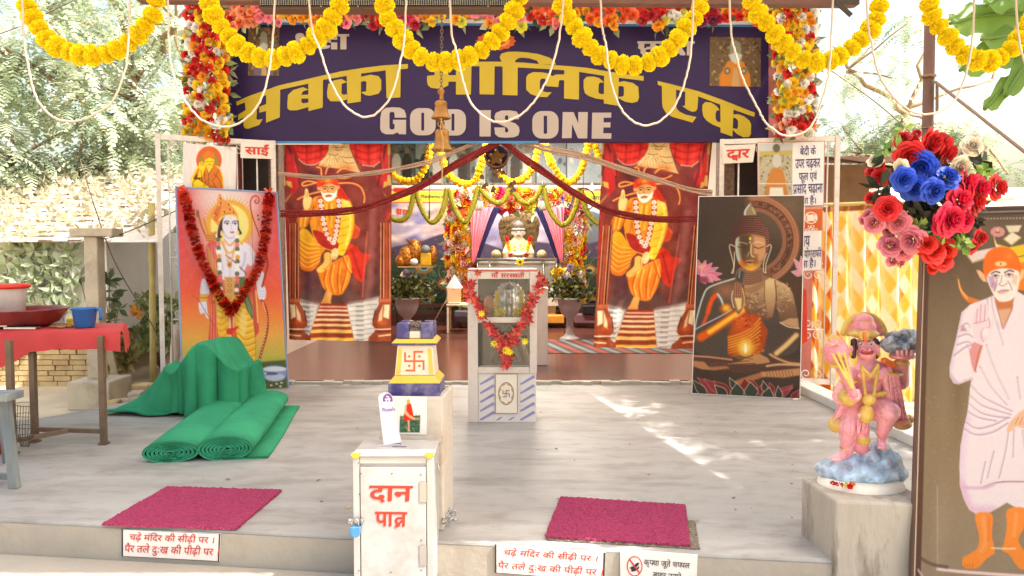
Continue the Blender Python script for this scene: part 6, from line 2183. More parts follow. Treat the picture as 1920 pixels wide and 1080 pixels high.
for z0,z1 in((zt2+.001,zt2+.046),(zm-.02,zm+.02),(zt_-.058,zt_-.001)):
 fm.box((CXL+.0735,CY-.008,z0),(CXR-.0485,CY+.04,z1))
for x0,x1 in((CXL,CXL+.03),(CXR-.03,CXR)):
 fm.box((x0,CY+DEP-.03,zt2+.001),(x1,CY+DEP,zt_-.001))
fm.build('cabinet_frame',m_cabw,cab,bevel=0.003)
tpm=MB()
tpm.box((CXL-.004,CY-.016,zt_),(CXR+.008,CY+DEP,zt_+.012))
tpm.build('cabinet_top',pm('faded_red_board',rgb(206,110,96),0.5,var=0.1),cab)
scr=MB()
for q in((884,514),(884,522),(884,530),(884,570),(884,612),(884,650),(884,690),(994,515),(1000,612),(996,660),(1000,690)):
 scr.ball(at(q[0],q[1],CY-.013),0.004,8,6)
scr.build('screw',m_steel,cab)
bk_=MB()
bk_.box((CXL+.03,CY+DEP-.012,zt2),(CXR-.03,CY+DEP-.004,zt_))
bk_.box((CXL+.075,CY+.045,zm-.012),(CXR-.05,CY+DEP-.014,zm+.004))
bk_.build('back_panel_and_shelf',pm('grey_cabinet_lining',rgb(104,92,84),0.4,var=0.2),cab)
gm=bpy.data.materials.new('clear_glass')
gm.use_nodes=True
_n=gm.node_tree.nodes
_b=_n['Principled BSDF']
_t=_n.new('ShaderNodeBsdfTransparent')
_t.inputs[0].default_value=(0.93,0.94,0.93,1)
_g=_n.new('ShaderNodeBsdfGlossy')
_g.inputs['Roughness'].default_value=0.05
_mx=_n.new('ShaderNodeMixShader')
_f=_n.new('ShaderNodeFresnel')
_f.inputs[0].default_value=1.45
gm.node_tree.links.new(_f.outputs[0],_mx.inputs[0])
gm.node_tree.links.new(_t.outputs[0],_mx.inputs[1])
gm.node_tree.links.new(_g.outputs[0],_mx.inputs[2])
gm.node_tree.links.new(_mx.outputs[0],_n['Material Output'].inputs[0])
for z0,z1 in((zt2+.047,zm-.021),(zm+.021,zt_-.059)):
 g_=MB()
 g_.box((CXL+.074,CY+.012,z0),(CXR-.049,CY+.015,z1))
 g_.build('glass_pane',gm,cab)
lettering(['माँ',' ','सर',('half','स'),'वती'],[at(x,y,CY-.010)for x,y in((921,509),(984,510),(983,521),(921,521))],'red_lettering',m_redink,cab,0.04,0,0.002)
ix,iy,iz=at(955,592,CY+.2).x,CY+.2,zm+.004
sv,svd,rd_=(0.62,0.6,0.58),(0.42,0.4,0.38),rgb(196,60,44)
R_=lambda x,y_,z_:(ix+x,iy+y_,iz+z_)
pr_=[('ell',R_(0,.03,.13),(.115,.03,.135),svd),('ell',R_(0,0,.02),(.10,.05,.045),svd),('cap',R_(0,0,.03),R_(0,-.01,.10),.055,.05,sv),('ell',R_(0,-.02,.135),(.052,.05,.062),sv),('ell',R_(0,-.012,.195),(.05,.045,.04),svd),('cap',R_(0,-.01,.215),R_(0,-.01,.245),.03,.012,svd),('ell',R_(0,-.072,.128),(.009,.012,.02),sv,.008),('ell',R_(-.02,-.062,.146),(.012,.008,.006),svd,.004),('ell',R_(.02,-.062,.146),(.012,.008,.006),svd,.004),('ell',R_(0,-.066,.165),(.006,.008,.022),rd_,.004),('ell',R_(0,-.066,.104),(.016,.008,.006),svd,.004),('ell',R_(-.056,-.012,.13),(.012,.016,.03),sv),('ell',R_(.056,-.012,.13),(.012,.016,.03),sv)]
for k in range(15):
 a=-0.3+k*(pi+.6)/14
 pr_.append(('ell',R_(.108*math.cos(a),.015,.13+.128*math.sin(a)),(.016,.014,.016),sv,.006))
V_,F_,C_=sdf_figure(pr_,0.0065,0.012)
idol=figure_mesh('silver_idol',V_,F_,C_,pm('silver_metal','attr',0.28,0.75,var=0.15,scale=40))
tag(idol,'silver idol bust with a ringed halo inside the glass cabinet','idol')
m_cop=pm('copper_foil',rgb(190,120,80),0.4,0.6,var=0.3,scale=30)
for dx,lab in((-.145,'copper foil leaf left of the silver idol'),(.135,'copper foil leaf right of the silver idol')):
 l=MB()
 l.ball((ix+dx,iy+.02,iz+.085),(.05,.02,.085),14,9)
 tag(l.build('foil_leaf',m_cop),lab,'ornament')
# FLOWERS
m_flower=pm('silk_petals','attr',0.6,var=0.1,scale=60,trans=0.2)
m_leafm=pm('plastic_leaf','attr',0.5,var=0.15,scale=30,trans=0.2)
def rose_mesh(col,rings=((3,.22,.9),(5,.45,.62),(6,.75,.34),(7,1.0,.1)),seed=1,nu=4,nv=3):
 """unit rose opening towards -Y; rings: petals, reach, uprightness."""
 q=random.Random(seed)
 m=MB()
 m.smooth=True
 for ri,(n,R,upz)in enumerate(rings):
  for k in range(n):
   a0=2*pi*k/n+ri*0.7+q.uniform(-.15,.15)
   sp=(2*pi/n)*0.72
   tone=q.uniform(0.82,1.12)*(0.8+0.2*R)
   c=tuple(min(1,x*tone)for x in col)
   vs=[]
   big=len(rings)>3
   for j in range(nv+1):
    t=j/nv
    rad=R*(0.25+0.75*t)
    hgt=0.62*upz*t+0.15*(1-R)-(0.22*t*t if R>.7 else 0)
    for i in range(nu+1):
     u=i/nu*2-1
     edge=1-0.25*u*u*t
     a=a0+u*sp*(0.5+0.5*t)*(1.0 if R>.4 else 1.4)
     r_=rad*edge
     h_=hgt*edge+q.uniform(-.03,.03)*t+(0.1*math.sin(u*2.5+k)*t*R)
     vs.append((math.cos(a)*r_,-h_-0.05,math.sin(a)*r_))
   fs=[(j*(nu+1)+i,j*(nu+1)+i+1,(j+1)*(nu+1)+i+1,(j+1)*(nu+1)+i)for j in range(nv)for i in range(nu)]
   if big:
    if ri==0 and k==0:m.ball((0,-.34,0),(.2,.26,.2),8,6,tuple(x*.7 for x in col))
    o_=len(m.v)
    m.v+=vs
    for fi,f in enumerate(fs):
     m.f.append(tuple(i+o_ for i in f))
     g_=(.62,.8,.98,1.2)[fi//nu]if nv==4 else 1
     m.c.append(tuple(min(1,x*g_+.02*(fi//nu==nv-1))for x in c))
     m.sm.append(True)
   else:
    m.add(vs,fs,c,True)
 me=m.mesh('rose')
 me.materials.append(m_flower)
 return me
def pompom_mesh(col,n=420,seed=2):
 q=random.Random(seed)
 m=MB()
 m.ball((0,0,0),0.72,12,8,tuple(x*.95 for x in col))
 for k in range(n):
  zz=1-2*(k+.5)/n
  a=k*2.39996
  rr=math.sqrt(1-zz*zz)
  d=Vector((rr*math.cos(a),rr*math.sin(a),zz))
  t=d.orthogonal().normalized()
  t.rotate(Matrix.Rotation(q.uniform(0,6.28),3,d))
  s=t.cross(d)
  L=q.uniform(.86,1.05)
  w=0.11
  tone=q.uniform(.86,1.1)
  c=tuple(x*tone for x in col)
  m.add([d*.62-t*w*.5,d*.62+t*w*.5,d*L+t*w+s*.08,d*(L+.05)+s*q.uniform(-.1,.1),d*L-t*w-s*.08],[(0,1,2,3,4)],c,False)
 me=m.mesh('marigold')
 me.materials.append(m_flower)
 return me
YEL=(0.93,0.76,0.012)
pom_y=[pompom_mesh(YEL,seed=s)for s in(1,2,3)]
pom_g=[pompom_mesh((.9,.66,.03),150,s)for s in(4,5)]
def put(me,parent,wloc,s,rot=None,name=None,squash=(1,1,1)):
 o=bpy.data.objects.new(name or me.name.split('.')[0],me)
 COL.objects.link(o)
 o.parent=parent
 o.location=Vector(wloc)-Vector(parent.location)
 o.rotation_euler=rot or(rng.uniform(0,6.28),rng.uniform(0,6.28),rng.uniform(0,6.28))
 o.scale=(s*squash[0],s*squash[1],s*squash[2])
 return o
def walk(pts,step):
 """points at equal steps along a smooth line given in photo pixels."""
 P=catmull(pts,14)
 out,acc,last=[P[0]],0.0,P[0]
 for p in P[1:]:
  acc+=np.hypot(*(p-last))
  last=p
  if acc>=step:
   out.append(p)
   acc=0.0
 return out
m_string=pm('garland_string',rgb(206,186,120),0.8)
def swag(pts,Y,rad,step,meshes,name,lab,group,jit=1.0,keep=None):
 W=walk(pts,step)
 P=[at(x,y,Y)for x,y in W]
 t=thing(name,lab,'garland',P[len(P)//2],group)
 st=MB()
 st.tube(P,0.003,5)
 st.build('string',m_string,t)
 for i,p in enumerate(P):
  a,b=P[max(i-1,0)],P[min(i+1,len(P)-1)]
  q=(b-a).to_track_quat('Z','Y')
  o=put(meshes[i%len(meshes)],t,p+Vector((rng.uniform(-.002,.002),rng.uniform(-.006,.006),rng.uniform(-.002,.002)))*jit,rad*rng.uniform(.86,1.1),squash=(1.04,1.04,.84),name='marigold')
  q2=q.copy()
  o.rotation_euler=q2 .to_euler()
  o.rotation_euler.rotate_axis('Z',rng.uniform(0,6.28))
 return t
GF='yellow marigold garlands under the roof edge'
front=[([(38,-96),(52,12),(66,40),(82,66),(106,88),(134,99),(165,104),(192,103),(222,92),(252,72),(274,48),(290,20),(302,-96)],'yellow marigold garland at the far left, in front of the trees'),([(378,-96),(392,8),(406,34),(424,62),(446,86),(474,103),(508,110),(540,104),(574,88),(602,62),(622,36),(640,-2),(646,-96)],'yellow marigold garland over the left flower column and photo'),([(706,-96),(722,16),(738,48),(760,80),(784,103),(814,116),(846,116),(880,106),(912,88),(940,58),(958,30),(972,2),(980,-96)],'yellow marigold garland in front of the hanging bell chain'),([(1040,-96),(1054,10),(1068,36),(1092,70),(1116,98),(1148,115),(1182,124),(1216,117),(1248,98),(1276,68),(1298,38),(1314,8),(1322,-96)],'yellow marigold garland over the last word of the board'),([(1396,-96),(1410,4),(1428,32),(1450,60),(1474,84),(1500,106),(1532,118),(1566,110),(1598,90),(1626,60),(1646,26),(1662,-96)],'yellow marigold garland over the right flower column'),([(1726,-96),(1742,14),(1758,44),(1780,74),(1806,100),(1836,116),(1868,112),(1896,92),(1916,64),(1940,30),(1956,-96)],'yellow marigold garland at the far right, in front of the pole')]
for pts,lab in front:
 swag(pts,2.78,0.0358,23,pom_y,'marigold_garland',lab,GF)
m_cable=pm('cream_cable',rgb(188,168,148),0.45,var=0.04)
cables=[([(39,-96),(44,55),(51,111),(64,172),(83,205),(111,225),(144,227),(178,214),(211,189),(236,125),(242,42),(248,-96)],'far left, in front of the trees'),([(313,-96),(317,83),(328,150),(347,189),(375,222),(411,237),(444,233),(480,203),(502,147),(512,67),(519,-96)],'over the left flower column'),([(570,-96),(585,50),(600,93),(622,158),(648,199),(680,219),(708,211),(735,175),(752,110),(760,40),(763,-96)],'over the first Hindi word'),([(838,-96),(846,50),(855,93),(870,158),(888,200),(925,228),(965,222),(1000,192),(1030,138),(1050,60),(1064,-96)],'over the middle Hindi word and the word IS'),([(1121,-96),(1128,40),(1135,80),(1145,150),(1165,205),(1196,232),(1228,232),(1260,205),(1285,150),(1297,75),(1301,-96)],'over the last two Hindi words'),([(1366,-96),(1370,50),(1378,95),(1394,150),(1418,198),(1436,230),(1467,253),(1498,252),(1524,232),(1547,168),(1557,104),(1564,-96)],'over the board end and right flower column'),([(1621,-96),(1627,40),(1634,80),(1644,128),(1664,168),(1700,204),(1745,214),(1788,190),(1813,132),(1824,60),(1829,-96)],'across the brown pole'),([(1902,-96),(1908,50),(1922,120),(1950,170)],'at the far right edge, by the big leaves')]
for pts,lab in cables:
 P=[at(x,y,2.62)for x,y in catmull(pts,8)]
 c=MB()
 P=[p+Vector((rng.uniform(-.0015,.0015),0,rng.uniform(-.0015,.0015)))for p in P]
 c.tube(P,0.0037,8)
 tag(c.build('hanging_cable',m_cable,None,origin=P[len(P)//2]),'cream cable loop '+lab,'cable','cream cable loops under the roof edge')
# flower columns and the flower band round the name board
_P0=dict(red=rgb(206,30,22),yellow=rgb(244,196,24),amber=rgb(240,156,24),white=rgb(240,234,226),pink=rgb(240,134,144),peach=rgb(244,150,104),orange=rgb(232,92,34),magenta=rgb(206,30,84),plum=rgb(120,26,66),blush=rgb(244,190,180),blue=rgb(40,70,176),crimson=rgb(176,20,34),lime=rgb(214,206,60))
PAL={k:tuple(min(.95,x*1.12)for x in v)for k,v in _P0 .items()}
SMALL=((3,.3,.9),(4,.62,.6),(5,1.0,.25))
ROSE={k:[rose_mesh(c,SMALL,s,3,2)for s in(1,2)]for k,c in PAL.items()}
def leaf_sprays(m,c,r,n,q,tones):
 for _ in range(n):
  d=Vector((q.uniform(-1,1),q.uniform(-.35,0.5),q.uniform(-1,1))).normalized()
  t=d.cross(Vector((q.uniform(-1,1),q.uniform(-1,1),q.uniform(-1,1)))).normalized()
  L,w=r*q.uniform(.7,1.3),r*q.uniform(.22,.36)
  col=q.choice(tones)
  b=Vector(c)
  n_=t.cross(d)
  m.add([b,b+d*L*.5+t*w+n_*w*.3,b+d*L,b+d*L*.5-t*w+n_*w*.3],[(0,1,2,3)],col)
GREENS=(rgb(126,140,84),rgb(160,168,116),rgb(96,112,66),rgb(186,192,150))
def flower_run(name,lab,cat,spots,r0,r1,back,leafn=3,group=None,fcol=None,most=100):
 """spots: (world point, colour name, size factor); each flower a child, leaves one child."""
 q=random.Random(len(spots))
 t=thing(name,lab,cat,back,group)
 lv=MB()
 for i,(p,cn,sf)in enumerate(spots):
  s=q.uniform(r0,r1)*sf
  if i<most:
   put(ROSE[cn][i%2],t,p,s,(q.uniform(-.5,.5),q.uniform(0,6.28),q.uniform(-.6,.6)),name='rose')
  leaf_sprays(lv,Vector(p)+Vector((0,.02,0)),s*1.9,leafn,q,fcol or GREENS)
 lv.build('leaves',m_leafm,t)
 if len(spots)>most:
  ex=MB()
  for i,(p,cn,sf)in enumerate(spots[most:]):
   s=q.uniform(r0,r1)*sf
   src=ROSE[cn][i%2]
   M=Matrix.Rotation(q.uniform(-.5,.5),4,'X')@Matrix.Rotation(q.uniform(-.6,.6),4,'Z')@Matrix.Rotation(q.uniform(0,6.28),4,'Y')
   vs=[Vector(p)+(M@v.co)*s for v in src.vertices]
   cols=src.color_attributes['Col'].data
   o=len(ex.v)
   ex.v+=[tuple(v)for v in vs]
   for f in src.polygons:
    ex.f.append(tuple(v+o for v in f.vertices))
    ex.c.append(tuple(cols[f.loop_start].color[:3]))
    ex.sm.append(True)
  tag(ex.build('small_flowers',m_flower,t),kind='stuff')
 return t
def scatter(n,xr,yr,Y,dep,pal,minpx,seed,shape=None):
 q=random.Random(seed)
 out,tries=[],0
 while len(out)<n and tries<n*60:
  tries+=1
  v=q.random()
  y=yr[0]+(yr[1]-yr[0])*v
  a,b=xr(v)if callable(xr)else xr
  x=q.uniform(a,b)
  if any((x-o[0])**2+(y-o[1])**2<minpx**2 for o in out):
   continue
  u=(x-a)/(b-a)*2-1
  out.append((x,y,at(x,y,Y-dep*math.sqrt(max(0,1-u*u))*.8),pal(v,u,q)))
 return[(o[2],o[3],1.0)for o in out]
def pal_left(v,u,q):
 if u<-.55 and q.random()<.4:return q.choice(('yellow','white','red'))
 return q.choices(('red','yellow','amber','white'),(6,4,2,.9)if v<.55 else(4,5,2,.9))[0]
def pal_right(v,u,q):
 if v>.84:return q.choice(('red','white','blush','white','crimson','peach'))
 return q.choices(('yellow','amber','white','red','lime'),(5,3,5,1,1)if v<.8 else(3,3,4,2,1))[0]
Lc=scatter(112,lambda v:(352-4*v,424+4*v-(0 if v>.3 else 14)),(-14,262),6.82,.12,pal_left,10.5,3)
flower_run('flower_column','hanging column of red and yellow cloth roses left of the name board','flower column',Lc,.050,.064,at(390,262,6.82),3,'flower columns at the ends of the name board')
Rc=scatter(108,lambda v:(1452+4*v,1532-8*v),(2,252),6.82,.12,pal_right,10.5,4)
flower_run('flower_column','hanging column of white and yellow cloth roses right of the name board','flower column',Rc,.048,.062,at(1490,252,6.82),3,'flower columns at the ends of the name board')
for x,Q0 in((390,2.3),(1490,2.3)):
 pass
def pal_band(v,u,q):
 x=u
 seq=(('peach','red','peach','orange'),('peach','pink','pink'),('amber','yellow','amber'),('amber','pink','amber'),('pink','crimson','peach'),('red','crimson','orange'),('pink','peach','magenta'),('amber','red','yellow'),('amber','orange','lime'),('pink','red','pink'),('pink','orange','red'),('orange','red','amber'),('amber','amber','peach','red'),('red','amber','orange'),('orange','amber','red'),('red','crimson','amber'),('lime','white','red'),('plum','crimson','red'),('orange','red','amber'),('plum','red','orange'))
 i=min(len(seq)-1,int((u+1)/2*len(seq)))
 return q.choice(seq[i])
Bd=scatter(250,(424,1452),(-14,42),6.82,.02,pal_band,10.5,6)
Bd+=[(at(x,y,6.8),c,1.05)for x,y,c in((452,22,'peach'),(450,46,'orange'),(438,50,'peach'),(482,14,'pink'),(486,34,'pink'),(504,34,'pink'),(470,24,'peach'),(650,44,'pink'),(700,48,'crimson'),(712,42,'red'),(778,46,'crimson'),(918,44,'amber'),(978,50,'lime'),(1040,46,'pink'),(1150,48,'amber'),(1234,48,'amber'),(1240,42,'amber'))]
flower_run('flower_band','band of mixed cloth roses along the top of the name board','flower band',Bd[::-1],.046,.06,at(940,48,6.85),2)
# ropes of cloth across the doorway
m_redrope=pm('red_cloth_rope',rgb(126,22,18),0.75,var=0.5,scale=45,bump=0.4,bscale=90)
m_beige=pm('beige_cloth_band',rgb(184,152,128),0.8,var=0.2,scale=30,stretch=(4,1,1),bump=0.3,bscale=60)
def rope(pts,Y0,Y1,r,mat,name,lab,cat,group,flat=1.0,twist=True,wid=None):
 P2=catmull(pts,10)
 n=len(P2)
 P=[at(p[0],p[1],Y0+(Y1-Y0)*i/(n-1))for i,p in enumerate(P2)]
 m=MB()
 if twist:
  for s in range(3):
   q=[]
   for i,p in enumerate(P):
    a=i*.28+s*2.094
    q.append(p+Vector((0,math.cos(a),math.sin(a)))*r*.5)
   m.tube(q,r*.62,7)
 else:
  for i in range(5):
   off=(i-2)*0.4
   q=[]
   for j,p in enumerate(P):
    w=(wid[0]+(wid[1]-wid[0])*j/(n-1))if wid else r
    q.append(p+Vector((0,.006*math.sin(j*.22+i*1.3),off*w*(1+.25*math.sin(j*.13+i))+.004*math.sin(j*.31+i*2))))
   m.tube(q,1,6,rs=[((wid[0]+(wid[1]-wid[0])*j/(n-1))if wid else r)*.34 for j in range(n)])
 return tag(m.build(name,mat,None,origin=P[n//2]),lab,cat,group)
G_='red cloth ropes across the doorway'
rope([(956,252),(905,281),(860,306),(800,344),(740,370),(690,387),(640,396),(590,400),(526,402)],7.085,6.86,.03,m_redrope,'cloth_rope','red printed cloth rope swinging down to the left of the doorway','rope',G_,twist=False,wid=(.036,.026))
rope([(926,252),(975,290),(1010,316),(1050,345),(1090,370),(1130,390),(1180,404),(1240,411),(1312,410)],7.085,6.84,.03,m_redrope,'cloth_rope','red printed cloth rope swinging down to the right of the doorway','rope',G_,twist=False,wid=(.036,.026))
G_='beige cloth bands across the doorway'
rope([(940,248),(860,280),(800,305),(740,318),(680,327),(620,332),(570,330),(522,325)],7.085,6.90,.02,m_beige,'cloth_band','beige cloth band stretched to the left of the doorway','cloth band',G_,twist=False,wid=(.02,.016))
rope([(930,248),(1020,276),(1080,290),(1150,312),(1220,334),(1290,354),(1336,361)],7.085,6.90,.026,m_beige,'cloth_band','beige cloth band stretched to the right of the doorway','cloth band',G_,twist=False,wid=(.03,.022))
# brass bells on a chain
m_brass=pm('old_brass',rgb(172,120,62),0.38,0.7,var=0.2,scale=30,dirt=rgb(96,66,40),dscale=26,damt=0.6)
m_iron=pm('chain_iron',rgb(112,92,74),0.5,0.5,var=0.2,scale=60)
YBell=4.4
kb_=mpp(YBell)
bell=thing('temple_bell','pair of brass bells one below the other on a hanging chain','bell',at(828,282,YBell))
def bellform(cx,cy_top,hpx,rpx,name):
 c=at(cx,cy_top+hpx,YBell)
 H_,R=hpx*kb_,rpx*kb_
 m=MB()
 m.lathe([(0.001,H_*1.0),(R*.45,H_*.99),(R*.60,H_*.93),(R*.68,H_*.84),(R*.62,H_*.80),(R*.66,H_*.55),(R*.72,H_*.34),(R*.84,H_*.2),(R*.95,H_*.13),(R,H_*.07),(R*1.0,H_*.02),(R*.94,0),(R*.86,.004),(R*.6,H_*.3),(R*.5,H_*.7),(.001,H_*.8)],c,28)
 m.ball(c+Vector((0,0,H_*.05)),R*.22,10,8)
 m.tube([c+Vector((0,0,H_*.8)),c+Vector((0,0,H_*.05))],R*.06,6)
 return m.build(name,m_brass,bell)
bellform(827,190,33,18,'bell_body')
bellform(829,243,40,20,'bell_body')
cm=MB()
m_=MB()
def part_(mb):mb.build('bell_shackle',m_brass,bell);return MB()
m_.lathe([(.004,0),(.012,.01),(.011,.05),(.016,.06),(.011,.075),(.008,.085)],at(828,192,YBell),14)
m_=part_(m_)
m_.torus(at(827,172,YBell),.015,.005,'y',18,6)
m_=part_(m_)
m_.torus(at(827,232,YBell),.018,.005,'y',18,6)
m_=part_(m_)
m_.lathe([(.006,0),(.015,.008),(.01,.035),(.006,.05)],at(829,246,YBell),14)
m_.build('bell_shackle',m_brass,bell)
yy=-20
k=0
while yy<168:
 c=at(829-.3*k*.2,yy,YBell)
 L=.014
 pts=[c+((Vector((math.cos(a)*.0075,0,0))if k%2==0 else Vector((0,math.cos(a)*.0075,0)))+Vector((0,0,math.sin(a)*L)))for a in np.linspace(0,2*pi,14)]
 cm.tube(pts,.0024,5,cap=False)
 yy+=6.6
 k+=1
cm.build('chain',m_iron,bell)
st_=MB()
st_.tube([at(x,y,YBell-.08)for x,y in catmull([(828,222),(826,240),(832,262),(831,285),(830,330),(831,392)],6)],.0016,5)
st_.tube([at(x,y,YBell-.075)for x,y in catmull([(826,222),(832,238),(827,250),(829,268),(828,390)],6)],.0014,5)
st_.build('bell_cord',m_string,bell)
# INSIDE THE HALL
GI='small marigold garlands inside the hall'
inner=[([(736,326),(750,337),(770,340),(786,332),(800,308),(806,284),(810,262)],'leftmost, under the first photographs'),([(824,280),(830,300),(840,326),(856,340),(874,346),(892,338),(900,316),(908,290),(914,264)],'between the bell and the hanging star'),([(934,322),(952,340),(972,340),(990,328),(1002,306),(1008,284),(1012,264)],'right of the hanging star'),([(1022,272),(1028,290),(1034,306),(1048,328),(1064,343),(1078,336),(1090,318),(1098,292),(1104,266)],'below the right photographs'),([(1112,266),(1118,280),(1124,300)],'shortest, by the right banner')]
for pts,lab in inner:
 swag(pts,9.6,0.05,8.2,pom_g,'marigold_garland','small marigold garland '+lab,GI,.3)
m_olive=pm('olive_tinsel',rgb(150,142,24),0.7,var=0.35,scale=60,bump=0.8,bscale=120)
GO='olive tinsel garlands inside the hall'
olive=[([(728,404),(740,412),(756,412),(768,398),(774,372),(777,350)],'leftmost, beside the banner edge'),([(780,356),(786,380),(796,402),(810,417),(824,406),(833,384),(837,356)],'left of the shrine'),([(842,356),(850,384),(860,406),(872,416),(882,400),(890,376),(896,352)],'over the left flower frame'),([(900,352),(910,366),(922,376),(936,381),(948,372),(956,352)],'over the shrine, left half'),([(960,352),(968,368),(980,379),(994,380),(1006,368),(1016,350)],'over the shrine, right half'),([(1020,352),(1028,388),(1042,412),(1056,422),(1070,410),(1080,386),(1086,356)],'over the right flower frame'),([(1090,356),(1096,386),(1106,406),(1122,420)],'rightmost, beside the banner edge')]
for pts,lab in olive:
 P=[at(x,y,10.6)for x,y in catmull(pts,12)]
 o=MB()
 q=random.Random(7)
 o.tube(P,.036,8)
 for p in P:
  for k in range(9):
   d=Vector((q.uniform(-1,1),q.uniform(-1,1),q.uniform(-1,1))).normalized()
   t_=d.orthogonal().normalized()*.012
   o.add([p-t_,p+t_,p+d*.062],[(0,1,2)])
 tag(o.build('tinsel_garland',m_olive,None,origin=P[len(P)//2]),'olive tinsel garland '+lab,'garland',GO)
YS_=7.6
star=thing('hanging_ornament','dark hanging ornament with a gold star, a ring and small shells','ornament',at(932,262,YS_))
sm_=MB()
c=at(931,295,YS_)
def starpts(R,r,n=5):
 return[(math.sin(i*pi/n)*(R if i%2==0 else r),math.cos(i*pi/n)*(R if i%2==0 else r))for i in range(2*n)]
sm_.prism(starpts(.105,.05),c+Vector((0,-.02,0)),(1,0,0),(0,0,1),(0,.02,0))
sm_.build('gold_star',pm('tarnished_gold',rgb(150,112,50),0.4,0.5,var=0.3,scale=30),star)
sd=MB()
sd.prism([(.12*math.cos(a),.12*math.sin(a))for a in np.linspace(0,2*pi,24,endpoint=False)],c+Vector((0,.001,0)),(1,0,0),(0,0,1),(0,.015,0))
sd.build('dark_disc',pm('indigo_cloth',rgb(58,44,84),0.7),star)
sr=MB()
sr.torus(c+Vector((0,-.03,.02)),.118,.01,'y',30,8,a0=pi*.98,a1=pi*2.02)
sr.build('wood_ring',pm('tan_wood',rgb(180,124,92),0.5),star)
sb_=MB()
for q in((929,281),(921,289),(917,301),(939,300)):
 sb_.ball(at(q[0],q[1],YS_-.04),.012,10,8)
sb_.build('beads',pm('cream_beads',rgb(244,220,170),0.3),star)
sh2=MB()
q=random.Random(2)
for k in range(16):
 x,y=q.uniform(902,964),q.uniform(312,362)
 p=at(x,y,YS_+q.uniform(-.06,.06))
 sh2 .lathe([(.001,.05),(.014,.04),(.026,.008),(.028,0),(.022,.002),(.001,.02)],p,10)
 sh2 .tube([p+Vector((0,0,.05)),Vector((p.x,p.y,at(930,312,YS_).z))],.0025,5)
sh2 .build('shells',pm('dusky_shells',rgb(150,124,100),0.5,var=0.25,scale=40),star)
cc=MB()
cc.tube([c+Vector((0,0,.1)),c+Vector((0,0,.75))],.004,6)
cc.build('hanging_cord',m_iron,star)
for(x,y0,y1,lab)in((805,340,408,'thin beaded hanging chain left of the shrine'),):
 hcn=MB()
 hcn.tube([at(x,262,9.0),at(x,y1,9.0)],.005,6)
 for k in range(5):
  hcn.ball(at(x,396+k*3.2,9.0),.012,8,6)
 tag(hcn.build('beaded_chain',m_dark),lab,'chain')
for x,lab in((897,'dark pendant lamp with a pale glass shade, left over the shrine'),(1018,'dark pendant lamp with a pale glass shade, right over the shrine')):
 t=thing('pendant_lamp',lab,'lamp',at(x,392,11.2),'pendant lamps over the shrine')
 a=MB()
 top_,mid_=at(x,340,11.2),at(x,376,11.2)
 a.tube([top_,mid_],.012,8)
 a.lathe([(.012,.16),(.03,.12),(.02,.08),(.045,.03),(.06,0)],mid_,14)
 a.build('lamp_holder',m_dark,t)
 s_=MB()
 s_.lathe([(.05,.0),(.065,-.03),(.075,-.09),(.06,-.13),(.04,-.15),(.001,-.15)],mid_,16)
 s_.build('glass_shade',pm('milky_shade',rgb(196,196,186),0.25,var=0.4,scale=30),t)
rgm=MB()
rgm.torus(at(1094,374,11.4),.17,.012,'y',36,6)
rgm.tube([at(1094,353,11.4),at(1094,300,11.4)],.005,6)
tag(rgm.build('hanging_ring',m_iron),'thin dark metal ring hanging right of the shrine','ornament')
YSH=12.2
def pal_mix(v,u,q):
 if v<.25:return q.choice(('red','white','blush','red','peach','yellow'))
 return q.choices(('yellow','lime','red','white','blush','amber','crimson'),(6,1.5,2,2.5,2,2,.8))[0]
def pal_mix2(v,u,q):
 if v<.2:return q.choice(('yellow','amber','blue','white','magenta','orange','pink'))
 if v<.38:return q.choice(('blush','white','pink','yellow'))
 return q.choices(('yellow','lime','blush','white','red','magenta','amber'),(6,1.5,2.4,2.5,1.5,1,2))[0]
def pal_top(v,u,q):
 if u<-.5:return q.choice(('blush','yellow','white','peach'))
 if u<.05:return q.choice(('magenta','red','blush','magenta','yellow'))
 return q.choice(('yellow','orange','white','red','lime','blush'))
GS='flower frame around the shrine'
flower_run('flower_column','mixed flower column left of the shrine','flower column',scatter(190,lambda v:(842+4*math.sin(v*9),886-3*math.sin(v*7)),(362,566),YSH,.16,pal_mix,5.4,21),.085,.105,at(865,566,YSH),1,GS)
flower_run('flower_column','mixed flower column right of the shrine','flower column',scatter(190,lambda v:(1050+3*math.sin(v*9),1092+3*math.sin(v*7)),(366,566),YSH,.16,pal_mix2,5.4,22),.085,.105,at(1074,566,YSH),1,GS)
flower_run('flower_band','mixed flower band across the top of the shrine','flower band',scatter(120,(884,1062),(358,393),YSH-.05,.05,pal_top,5.6,23),.085,.105,at(970,400,YSH),1,GS)
yf=[(at(1048+q.uniform(-14,8),518+q.uniform(-16,10),YSH-.3),'yellow',1.0)for _ in range(16)]
flower_run('flower_bunch','bright yellow flower bunch low beside the right flower column','flowers',yf,.05,.06,at(1048,530,YSH-.3),3)
m_pinkc=pm('pink_satin',rgb(240,142,160),0.55,var=0.1,scale=4,stretch=(8,1,1))
m_bluec=pm('indigo_satin',rgb(70,66,120),0.55,var=0.1,scale=4,stretch=(8,1,1))
cur_g='pink and indigo curtains of the shrine'
